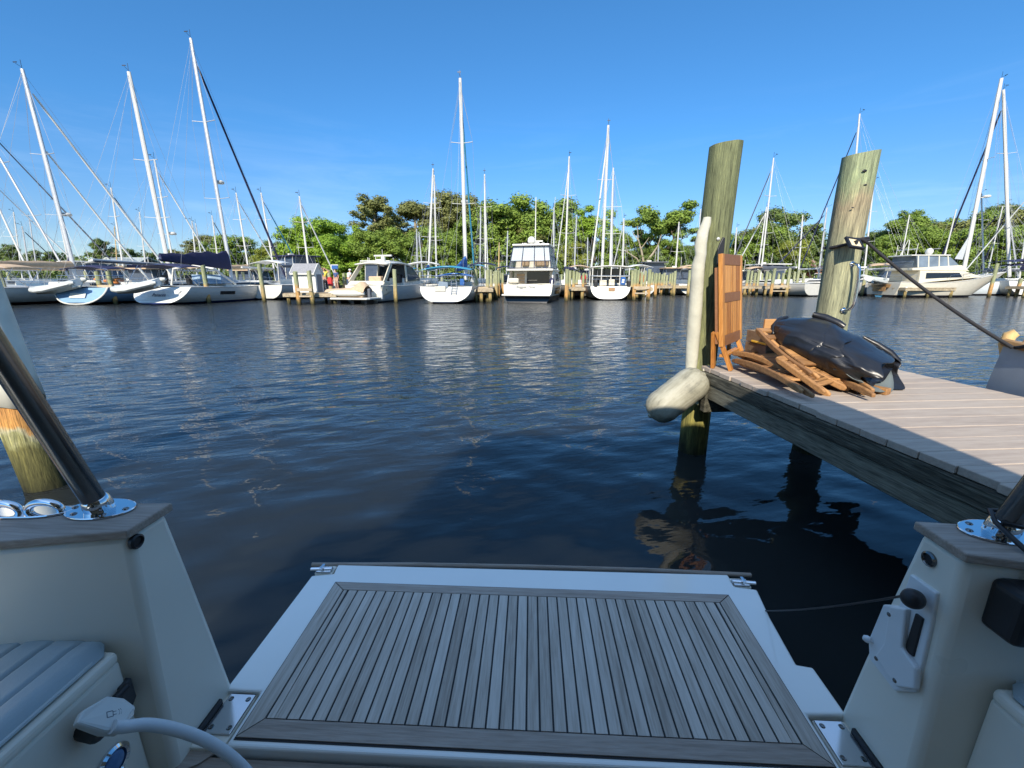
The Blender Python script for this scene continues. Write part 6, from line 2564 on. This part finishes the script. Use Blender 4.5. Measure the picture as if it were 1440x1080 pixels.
# grey shed on the pier
def shed():
    Y = 29.8
    x0, x1 = x_at(410.5, Y, 2), x_at(442, Y, 2)
    rt = thing('shed', 'small shed with white boarded walls and a grey shingle roof on the short pier', 'shed', ((x0 + x1) / 2, Y, .72))
    w_ = x1 - x0
    d_ = 1.15
    zt = at(430, 384, Y).z - .72
    zr = at(430, 372.5, Y + .9).z - .72
    m = MB()
    n = 12
    for i in range(n):
        m.r = rnd()
        m.box((-w_ / 2 + w_ * (i + .5) / n, 0, zt / 2), (w_ / n - .012, .05, zt))
    for i in range(n):
        m.r = rnd()
        m.box((-w_ / 2 + w_ * (i + .5) / n, d_, zt / 2), (w_ / n - .012, .05, zt))
    for s in (-1, 1):
        m.slab([(s * w_ / 2, 0, 0), (s * w_ / 2, d_, 0), (s * w_ / 2, d_, zt), (s * w_ / 2, d_ / 2, zr), (s * w_ / 2, 0, zt)], .06)
    m.build('wall', mat('shed_white', (.72, .72, .68), .7, var=.15, scale=3), rt)
    m = MB()
    for y0, y1 in ((-.18, d_ / 2), (d_ + .18, d_ / 2)):
        m.slab([(-w_ / 2 - .05, y0, zt - .04), (w_ / 2 + .05, y0, zt - .04), (w_ / 2 + .05, y1, zr + .06), (-w_ / 2 - .05, y1, zr + .06)], .07)
    m.build('roof', mat('shed_shingle', (.25, .25, .265), .85, var=.25, scale=14, bump=.3), rt)
    m = MB()
    for y0, y1 in ((-.20, d_ / 2), (d_ + .20, d_ / 2)):
        for s in (-1, 1):
            m.bar((s * (w_ / 2 + .06), y0, zt - .08), (s * (w_ / 2 + .06), y1, zr + .03), .04, .16)
    m.box((0, -.20, zt - .06), (w_ + .12, .03, .1))
    m.build('trim', GELB, rt)
    m = MB()
    m.box((w_ / 2 + .04, d_ / 2, zt * .48), (.04, .7, zt * .92))
    m.build('door', mat('shed_door', (.16, .18, .21), .6), rt)
shed()

# metal roofed building and small houses beyond the left boats
def house_far(label, pxa, pxb, pyr, pye, Y, wallc, roofc, ridge_x=True, dep=7.):
    x0, x1 = x_at(pxa, Y, 4), x_at(pxb, Y, 4)
    ze, zr = at((pxa + pxb) / 2, pye, Y).z, at((pxa + pxb) / 2, pyr, Y + dep / 2).z
    rt = thing('house', label, 'house', ((x0 + x1) / 2, Y, 1.0))
    w_, ze, zr = x1 - x0, ze - 1, zr - 1
    m = MB()
    m.box((0, dep / 2, ze / 2 - .3), (w_ - .6, dep - .6, ze + .6))
    if not ridge_x:
        for y in (.35, dep - .35):
            m.slab([(-w_ / 2 + .35, y, ze - .02), (w_ / 2 - .35, y, ze - .02), (0, y, zr - .1)], .1)
    m.build('wall', wallc, rt)
    m = MB()
    if ridge_x:
        for y0, y1 in ((-.1, dep / 2), (dep + .1, dep / 2)):
            m.slab([(-w_ / 2, y0, ze), (w_ / 2, y0, ze), (w_ / 2 * .86, y1, zr), (-w_ / 2 * .86, y1, zr)], .12)
    else:
        for s in (-1, 1):
            m.slab([(s * w_ / 2, -.1, ze), (0, -.1, zr), (0, dep, zr), (s * w_ / 2, dep, ze)], .12)
            m.bar((s * w_ / 2, -.14, ze), (0, -.14, zr), .1, .25)
    m.build('roof', roofc, rt)
    k = max(2, int(w_ / 3))
    for i in range(k):
        xx = -w_ / 2 + w_ * (i + .5) / k
        m = MB()
        m.box((xx, .28, ze * .5), (.9, .06, 1.1))
        wn = m.build('window', GELB, rt)
        m = MB()
        m.box((xx, .235, ze * .5), (.76, .04, .96))
        m.build('pane', DARKGLASS, wn)
    return rt
METALR = mat('metal_roof', (.36, .39, .36), .5, .0, var=.12, scale=1, stretch=(6, .2, .2))
BRICK = mat('brick_wall', (.28, .10, .065), .85, var=.25, scale=8)
house_far('long building with a pale grey green metal roof behind the left sloops', 128, 186, 362.5, 374, 62, mat('pale_wall', (.50, .50, .46), .8), METALR)
house_far('small gabled porch end of the metal roofed building', 136, 168, 363.5, 373.5, 58.5, mat('pale_wall2', (.46, .46, .42), .8), METALR, False, 4)
house_far('low brick house behind the bare mast right of the navy sail bag', 328, 362, 376, 384, 66, BRICK, mat('brown_roof', (.20, .12, .09), .85))
house_far('reddish house half hidden by the pale piling with the mooring line', 1150, 1166, 366, 380, 66, BRICK, mat('brown_roof2', (.24, .14, .10), .85))
house_far('grey low roofed boathouse behind the cream motor yacht bow', 1296, 1352, 372, 379, 58, mat('grey_wall', (.18, .19, .19), .8), mat('slate_roof', (.10, .11, .125), .7))

# ------------------------------------------------------------------ other sailing boats, mostly only masts and decks to be seen
BG = [
 # mast base px, Y, top px, top py, heading, L, hull, spar, furl, boom cover, label, extra
 (46, 44, -30, 232, 8, 13, H_WHITE, WHITEALU, CLOTHW, None, 'white sloop at far left whose mast leaves the left edge of the frame'),
 (100, 40.5, -42, 150, 4, 13.5, H_NAVY, GREYALU, GREYC, TAN, 'grey masted sloop at far left, mast head outside the frame'),
 (32, 56, 19, 298, 10, 10, H_WHITE, WHITEALU, None, None, 'small sloop far left with a thin white mast before the dark pines'),
 (54, 58, 41, 306, -5, 10, H_WHITE, ALU, None, None, 'small sloop far left with a thin silver mast beside the white one'),
 (102, 52, 78, 284, 6, 11, H_WHITE, WHITEALU, None, NAVY, 'sloop whose mast stands just left of the beige boomed cutter mast'),
 (43, 50, 31, 318, 6, 11, H_GREY, ALU, GREYC, None, 'grey sloop behind the far left boom'),
 (176, 44, 156, 264, 12, 11.5, H_NAVY, WHITEALU, NAVY, TAN, 'dark sloop with a white mast and black furled sail between the two tallest left masts'),
 (207, 54, 196, 298, 4, 10.5, H_WHITE, WHITEALU, None, NAVY, 'sloop with a short white mast left of the light blue sloop mast'),
 (166, 58, 161, 318, 0, 9, H_WHITE, mat('wood_spar', (.45, .33, .16), .5), None, None, 'little sloop with a varnished yellow mast by the metal roof'),
 (248, 38.5, 217, 224, 7, 12, H_WHITE, WHITEALU, CLOTHW, NAVY, 'sloop with a second white mast and radar close right of the light blue sloop mast'),
 (278, 56, 270, 311, 2, 10, H_WHITE, WHITEALU, None, None, 'distant sloop, first thin mast above the navy sail bag'),
 (289, 58, 275, 314, 8, 10, H_WHITE, ALU, None, None, 'distant sloop, second thin mast above the navy sail bag'),
 (310, 52, 298, 303, 5, 10.5, H_WHITE, WHITEALU, GREYC, None, 'distant sloop with a white mast just left of the big white sloop mast'),
 (352, 43.5, 332, 271, 9, 11.5, H_WHITE, WHITEALU, CLOTHW, TAN, 'sloop with a plain white mast between the big sloop mast and its black headsail'),
 (388, 44, 367, 271, 8, 12, H_WHITE, WHITEALU, TEAL, None, 'sloop with a white mast and teal furled sail just left of the shed'),
 (436, 40, 421, 276, 6, 11.5, H_WHITE, WHITEALU, CLOTHW, GREYC, 'sloop with a white mast and furled headsail behind the shed'),
 (602, 44, 609, 237, -8, 12.5, H_WHITE, WHITEALU, None, ROYAL, 'sloop whose mast leans right, left of the tallest centre mast'),
 (614, 47, 610.5, 246, 5, 12, H_WHITE, WHITEALU, None, None, 'sloop whose mast crosses the leaning one, left of the tallest centre mast'),
 (587, 52, 586, 322, 3, 9.5, H_WHITE, ALU, None, None, 'small distant sloop with a short mast over the express cruiser bow'),
 (595, 56, 589, 326, 6, 9.5, H_WHITE, ALU, None, None, 'small distant sloop with a raked short mast over the express cruiser bow'),
 (683, 46, 681.5, 245, 0, 11.5, H_WHITE, WHITEALU, CLOTHW, None, 'sloop with a slim white mast just right of the tallest centre mast'),
 (675, 52, 676, 292, 0, 10, H_WHITE, ALU, None, None, 'distant sloop with a thin mast between the centre mast and the finger pier'),
 (701, 55, 702, 341, 0, 9, H_WHITE, mat('wood_spar2', (.48, .34, .15), .5), None, None, 'little sloop with a short yellow wooden mast left of the flybridge cruiser'),
 (712, 53, 714, 325, 0, 10, H_GREY, ALU, None, None, 'distant sloop with a thin mast touching the left of the flybridge cruiser'),
 (778.5, 48, 779, 292, 0, 11, H_WHITE, ALU, None, None, 'sloop with a pale mast just right of the flybridge cruiser antennas'),
 (794, 46, 800.5, 220, -6, 12.5, H_WHITE, WHITEALU, CLOTHW, NAVY, 'sloop with the tall mast standing between flybridge cruiser and ketch'),
 (807, 52, 811, 302, 2, 10.5, H_WHITE, ALU, None, None, 'distant sloop just right of the tall mast beside the flybridge cruiser'),
 (826, 54, 826.5, 334, 0, 10, H_WHITE, ALU, None, None, 'distant sloop with a short mast left of the ketch'),
 (860, 50, 862, 252, 4, 11, H_WHITE, ALU, None, None, 'sloop with a mast hidden close behind the ketch mizzen'),
 (875, 47, 877.5, 307, -3, 11, H_WHITE, WHITEALU, CLOTHW, None, 'sloop with a white mast just right of the ketch'),
 (924.5, 56, 926, 345, 0, 9, H_WHITE, ALU, None, None, 'small distant sloop beside the dead tree'),
 (949, 50, 955, 312, 3, 11, H_WHITE, WHITEALU, None, None, 'sloop with a leaning mast at the tan topped cabin boat'),
 (979, 49, 985.5, 294, -5, 11, H_WHITE, ALU, None, None, 'sloop whose mast shows just left of the corner piling'),
 (1031, 52, 1036, 320, 0, 10.5, H_WHITE, WHITEALU, TEAL, None, 'sloop with a teal furled sail just right of the corner piling'),
 (1069, 47, 1088, 222, -14, 12, H_WHITE, WHITEALU, GREYC, GREYC, 'sloop with a tall mast and dark furled sail between the two near pilings'),
 (1064, 49, 1078, 291, -10, 11, H_WHITE, WHITEALU, CLOTHW, None, 'sloop with a shorter white mast close left of the tall one between the near pilings'),
 (1122, 50, 1129, 302, -6, 11, H_WHITE, WHITEALU, None, None, 'sloop with a white mast behind the white cabin boat'),
 (1150, 46.5, 1163, 292, -55, 11.5, H_GREY, ALU, NAVY, None, 'grey clipper bowed sloop left of the piling with the mooring line'),
 (1189, 48, 1209, 160, -16, 14, H_WHITE, WHITEALU, NAVY, None, 'sloop whose tall mast head rises behind the piling with the mooring line'),
 (1214, 50, 1229, 254, -12, 12, H_WHITE, WHITEALU, TEAL, None, 'sloop with a thin mast and radar just right of the piling with the mooring line'),
 (1262, 56, 1279, 302, -8, 11, H_WHITE, WHITEALU, None, None, 'distant sloop with a short mast behind the cream motor yacht'),
 (1384, 50, 1380, 271, -10, 11.5, H_WHITE, WHITEALU, None, GREYC, 'sloop with a slim white mast between the two tall right hand masts'),
 (1386, 54, 1410, 290, -20, 11, H_WHITE, WHITEALU, NAVY, None, 'sloop with a mast leaning right between the two tall right hand masts'),
 (1432, 52, 1416, 285, 6, 12, H_WHITE, ALU, NAVY, None, 'sloop with a thin mast behind the right hand tall mast'),
 (1433, 46, 1452, 262, -14, 12, H_WHITE, WHITEALU, CLOTHW, NAVY, 'sloop whose mast leans out of the right edge of the frame'),
]
for (pb, Y, pt, yt, hd, L, hm, spar, furl, cover, lb) in BG:
    B = L * .31
    fb = uni(1.0, 1.25)
    base_y = .56 * L
    mx_, my_ = x_at(pb, Y, 1.5), Y
    h = R(hd)
    cx, cy = mx_ - math.sin(h) * base_y, my_ - math.cos(h) * base_y
    rt, rg_ = sail_hull(lb, cx, cy, hd, L, B, fb, hm, 'sailing boats in the rows behind', scoop=uni(-.2, .5), win=True, cabin=(.30, .66, uni(.4, .55)))
    inv = ROOTM[rt.name].inverted()
    b = inv @ Vector((mx_, my_, fb + .35))
    t = inv @ at(pt, yt, Y)
    rig(rt, None, b, t, L, B, fb, Vector((0, L + .1, fb * 1.2)), Vector((0, .3, fb)), spar, .056 + .004 * (L - 9), (.40, .70) if L > 11 else (.5,), furl, .06,
        boom=(1.2, L * .36, .05), cover=cover, cover_h=.4, radar=.4 if lb.find('radar') >= 0 else None, wires=.006)
    if rnd() < .6:
        bimini(rt, .5, 2.4, B * .36, fb + 1.9, random.choice((NAVY, TAN, GREYC, TEAL, GELB)))

# ---- small motor boats between the posts
def cabin_boat(label, px, Y, hd, L, B, roofm, hm=H_WHITE, zt=2.7):
    rt = thing('cabin_boat', label, 'motor boat', (x_at(px, Y), Y, 0), -R(hd))
    rings = hull_rings(L, B, .95, sw=.93, q=.45, scoop=.1, rake=1.2, rise=.6, lift=None)
    put_hull(rt, rings, hm)
    m = MB()
    house(m, [(.30 * L, .9), (.78 * L, 1.05), (.62 * L, 1.5), (.30 * L, 1.5)], B * .40, .15, .9)
    m.build('cabin', GELB, rt, bevel=.04)
    m = MB()
    house(m, [(.28 * L, 1.5), (.64 * L, 1.5), (.58 * L, zt - .15), (.28 * L, zt - .1)], B * .38, .12, 1.5)
    m.build('windows', mat('boat_glass', (.06, .08, .12), .08), rt)
    m = MB()
    for x in (-1, 1):
        for y in (.29 * L, .43 * L, .57 * L):
            m.tube([(x * B * .39, y, 1.4), (x * B * .35, y, zt - .1)], .04, 5)
    m.build('window_post', GELB, rt)
    m = MB()
    m.box((0, .42 * L, zt - .05), (B * .84, L * .42, .12))
    m.build('roof', roofm, rt, bevel=.04)
    m = MB()
    m.tube([(.2, .4 * L, zt), (.2, .4 * L, zt + 1.2)], .02, 5)
    m.box((-.4, .45 * L, zt + .12), (.5, .25, .2))
    m.build('roof_gear', GELB, rt)
    return rt
cabin_boat('white cabin boat with a tan roof and blue grey windows left of the corner piling', 966, 45.6, 4, 9, 4.6, TAN, zt=2.9)
cabin_boat('white runabout with a dark canvas top behind the post cluster right of the ketch', 926, 48.0, 3, 8, 3.3, GREYC, zt=3.6)
cabin_boat('white sport boat with a raised pipework tower between the near pilings', 1110, 45.5, -8, 9, 3.4, GELB, zt=3.3)
cabin_boat('small white cruiser low behind the walkway between the near pilings', 1066, 46.2, -6, 8, 3.2, GELB, zt=2.6)
cabin_boat('small white cruiser behind the finger pier by the blue covered sloop', 700, 48, 0, 8, 3, GELB, zt=2.2)
cabin_boat('white motor boat with a long white roof behind the express cruiser pillars', 520, 42.5, 5, 9, 3.8, GELB, zt=3.5)
cabin_boat('white fishing boat with a dark hardtop and a blue screen behind the people', 457, 41.5, -60, 9, 3.4, NAVY, zt=3.9)
cabin_boat('white motor boat with a pale canopy behind the far left booms', 66, 41, 20, 9.5, 3.6, GELB, H_NAVY, zt=3.4)
cabin_boat('tan topped motor boat behind the pair of pilings with a crossbar', 170, 40.5, 5, 8.5, 3.4, TAN, zt=2.7)
cabin_boat('cream topped motor boat behind the big white sloop deck', 322, 48, 8, 9, 3.6, TAN, zt=2.7)
cabin_boat('grey topped motor boat behind the cream motor yacht bow', 1330, 47, -30, 9, 3.6, GREYC, zt=3.0)
cabin_boat('white motor boat beyond the ketch on its left', 834, 47, 3, 8, 3.2, NAVY, zt=2.6)

m = MB()
m.slab([at(465.5, 372, 38), at(475.5, 372, 38), at(475.5, 379, 38), at(465.5, 379, 38)], .06)
o = tag(m.build('screen_board', GELB), 'blue faced board in a white frame above the people on the pier', 'board')
m = MB()
m.slab([at(466.3, 373, 37.9), at(474.7, 373, 37.9), at(474.7, 378, 37.9), at(466.3, 378, 37.9)], .05)
m.build('face', ROYAL, o)
m = MB()
m.tube([at(470.5, 379, 38), at(470.5, 402, 38)], .05, 6)
m.build('post', GELB, o)
# orange hoses and red gear hung on posts
m = MB()
for k in range(5):
    c = at(898 + 1.2 * k, 392, 37.2)
    m.tube([c + Vector((.16 * math.cos(a), 0, .45 * math.sin(a))) for a in [2 * PI * i / 14 for i in range(15)]], .035, 5)
tag(m.build('hose', ORANGE), 'coiled orange hose hanging on the posts right of the ketch', 'hose')
m = MB()
c = at(820.5, 393, 39.0)
m.tube([c + Vector((0, 0, .45)), c + Vector((.02, 0, .2)), c - Vector((0, 0, .35))], [.15, .24, .18], 8)
tag(m.build('life_vest', REDM, smooth=True), 'red life vest hanging on a post left of the ketch', 'life vest')

# ------------------------------------------------------------------ people on the short pier
def skin(name, vs, es, rs, m, parent):
    me = bpy.data.meshes.new(name)
    me.from_pydata([tuple(v) for v in vs], es, [])
    me.materials.append(m)
    o = bpy.data.objects.new(name, me)
    COL.objects.link(o)
    o.parent = parent
    o.modifiers.new('skin', 'SKIN').use_smooth_shade = True
    for d, r in zip(me.skin_vertices[0].data, rs):
        d.radius = (r, r)
    me.skin_vertices[0].data[0].use_root = True
    sb = o.modifiers.new('sub', 'SUBSURF')
    sb.levels = 1
    sb.render_levels = 1
    return o

def person(label, pos, rz, shirt, trousers, arms, hat=None, hair=None, lean=0., shorts=False):
    rt = thing('person', label, 'person', pos, rz, 'people on the short pier')
    L = lambda z: -lean * max(0, z - .9)
    V = [(0, 0, .93), (0, L(1.12), 1.12), (0, L(1.34), 1.34), (0, L(1.46), 1.46), (0, L(1.53) - .01, 1.53), (0, L(1.62) - .02, 1.62), (0, L(1.71) - .01, 1.71), (0, L(1.61) - .125, 1.605)]
    E_ = [(0, 1), (1, 2), (2, 3), (3, 4), (4, 5), (5, 6), (5, 7)]
    r = [.13, .125, .145, .06, .058, .092, .075, .014]
    sh, tr = ([(0, L(1.0), 1.0), (0, L(1.12), 1.12), (0, L(1.34), 1.34), (0, L(1.43), 1.43)], [(0, 1), (1, 2), (2, 3)], [.152, .148, .165, .085]), ([(0, 0, .97), (0, 0, .90)], [(0, 1)], [.150, .148])
    for s, (el, wr) in zip((-1, 1), arms):
        n = len(V)
        el, wr = Vector(el), Vector(wr)
        so_ = Vector((s * .185, L(1.40), 1.40))
        d = (wr - el).normalized()
        palm = wr + d * .07
        V += [so_, el, wr, palm]
        E_ += [(2, n), (n, n + 1), (n + 1, n + 2), (n + 2, n + 3)]
        r += [.065, .046, .032, .034]
        sd = d.cross(Vector((0, 1, .2))).normalized()
        for k, (o_, ln) in enumerate(((-.03, .07), (-.011, .085), (.010, .08), (.030, .062))):
            V.append(palm + sd * o_ + d * ln + Vector((0, -.02, 0)))
            E_.append((n + 3, len(V) - 1))
            r.append(.009)
        V.append(wr + d * .03 - sd * .055)
        E_.append((n + 3, len(V) - 1))
        r.append(.010)
        k = len(sh[0])
        sh[0].extend([so_, so_.lerp(el, .62)])
        sh[1].extend([(2, k), (k, k + 1)])
        sh[2].extend([.082, .066])
        n = len(V)
        V += [(s * .095, .0, .88), (s * .11, -.02, .48), (s * .115, .02, .09), (s * .125, -.13, .04)]
        E_ += [(0, n), (n, n + 1), (n + 1, n + 2), (n + 2, n + 3)]
        r += [.09, .062, .042, .036]
        k = len(tr[0])
        tr[0].extend([(s * .095, .0, .86), (s * .11, -.02, .50)] + ([] if shorts else [(s * .115, .02, .12)]))
        tr[1].extend([(1, k), (k, k + 1)] + ([] if shorts else [(k + 1, k + 2)]))
        tr[2].extend([.105, .088] + ([] if shorts else [.07]))
    skin('body', V, E_, r, SKIN, rt)
    skin('shirt', *sh, shirt, rt)
    skin('trousers', *tr, trousers, rt)
    hd = Vector((0, L(1.65), 1.655))
    m = MB()
    if hat:
        m.lathe([(.001, .10), (.07, .09), (.105, .04), (.108, -.01), (.10, -.012), (.001, -.0)], 14, hd)
        m.prism([(hd.x - .08, hd.y - .08), (hd.x + .08, hd.y - .08), (hd.x + .06, hd.y - .19), (hd.x - .06, hd.y - .19)][::-1], hd.z - .01, hd.z + .004)
        m.build('cap', hat, rt, smooth=True)
    else:
        m.ball(hd + Vector((0, .018, .01)), .104, 7, (1, 1.05, 1))
        m.build('hair', hair or BLACK, rt, smooth=True)
    return rt
YEL = mat('yellow_shirt', (.62, .52, .07), .8, var=.1)
DGREY = mat('dark_trousers', (.03, .03, .035), .8, var=.2)
JEAN = mat('blue_jeans', (.06, .09, .16), .8, var=.2)
NSH = mat('navy_shirt', (.03, .035, .06), .8, var=.2)
LGREY = mat('pale_shirt', (.50, .54, .56), .8, var=.1)
DN = ((-.25, .02, 1.12), (-.24, -.08, .88)), ((.25, .02, 1.12), (.24, -.08, .88))
UP = ((-.42, -.04, 1.47), (-.16, -.10, 1.66)), ((.42, -.04, 1.47), (.16, -.10, 1.66))
FW = ((-.24, -.10, 1.16), (-.15, -.30, 1.10)), ((.24, -.10, 1.16), (.15, -.30, 1.10))
PZ = .725
person('person in a yellow shirt with both hands raised to the head on the short pier', (x_at(458.5, 33.0, PZ), 33.0, PZ), 0, YEL, DGREY, UP, hair=mat('brown_hair', (.10, .06, .03), .7))
person('person in a dark shirt and jeans standing beside the yellow shirt on the short pier', (x_at(451.8, 32.0, PZ), 32.0, PZ), .5, NSH, JEAN, DN, hair=MATS['brown_hair'])
person('person in a pale shirt and white cap bending behind the express cruiser stern', (x_at(491, 36.6, PZ), 36.6, PZ), 2.6, LGREY, JEAN, FW, hat=CLOTHW, lean=.35)
person('person in a blue top standing farther back on the short pier', (x_at(474.5, 36.5, PZ), 36.5, PZ), -.4, mat('blue_shirt', (.05, .08, .20), .8, var=.2), mat('tan_shorts', (.40, .28, .2), .8), DN, hair=BLACK, shorts=True)
m = MB()
c = at(464.3, 396.5, 32.6)
m.tube([c + Vector((0, 0, .36)), c + Vector((.01, 0, .15)), c - Vector((0, 0, .3))], [.13, .21, .19], 8)
tag(m.build('dry_bag', REDM, smooth=True), 'red bag hanging at the pier edge beside the person in yellow', 'bag')
pier('low side float under the person in the white cap', x_at(470, 36.6), 36.6, x_at(500, 36.6), 36.7, 1.6, .70, step=2.2)
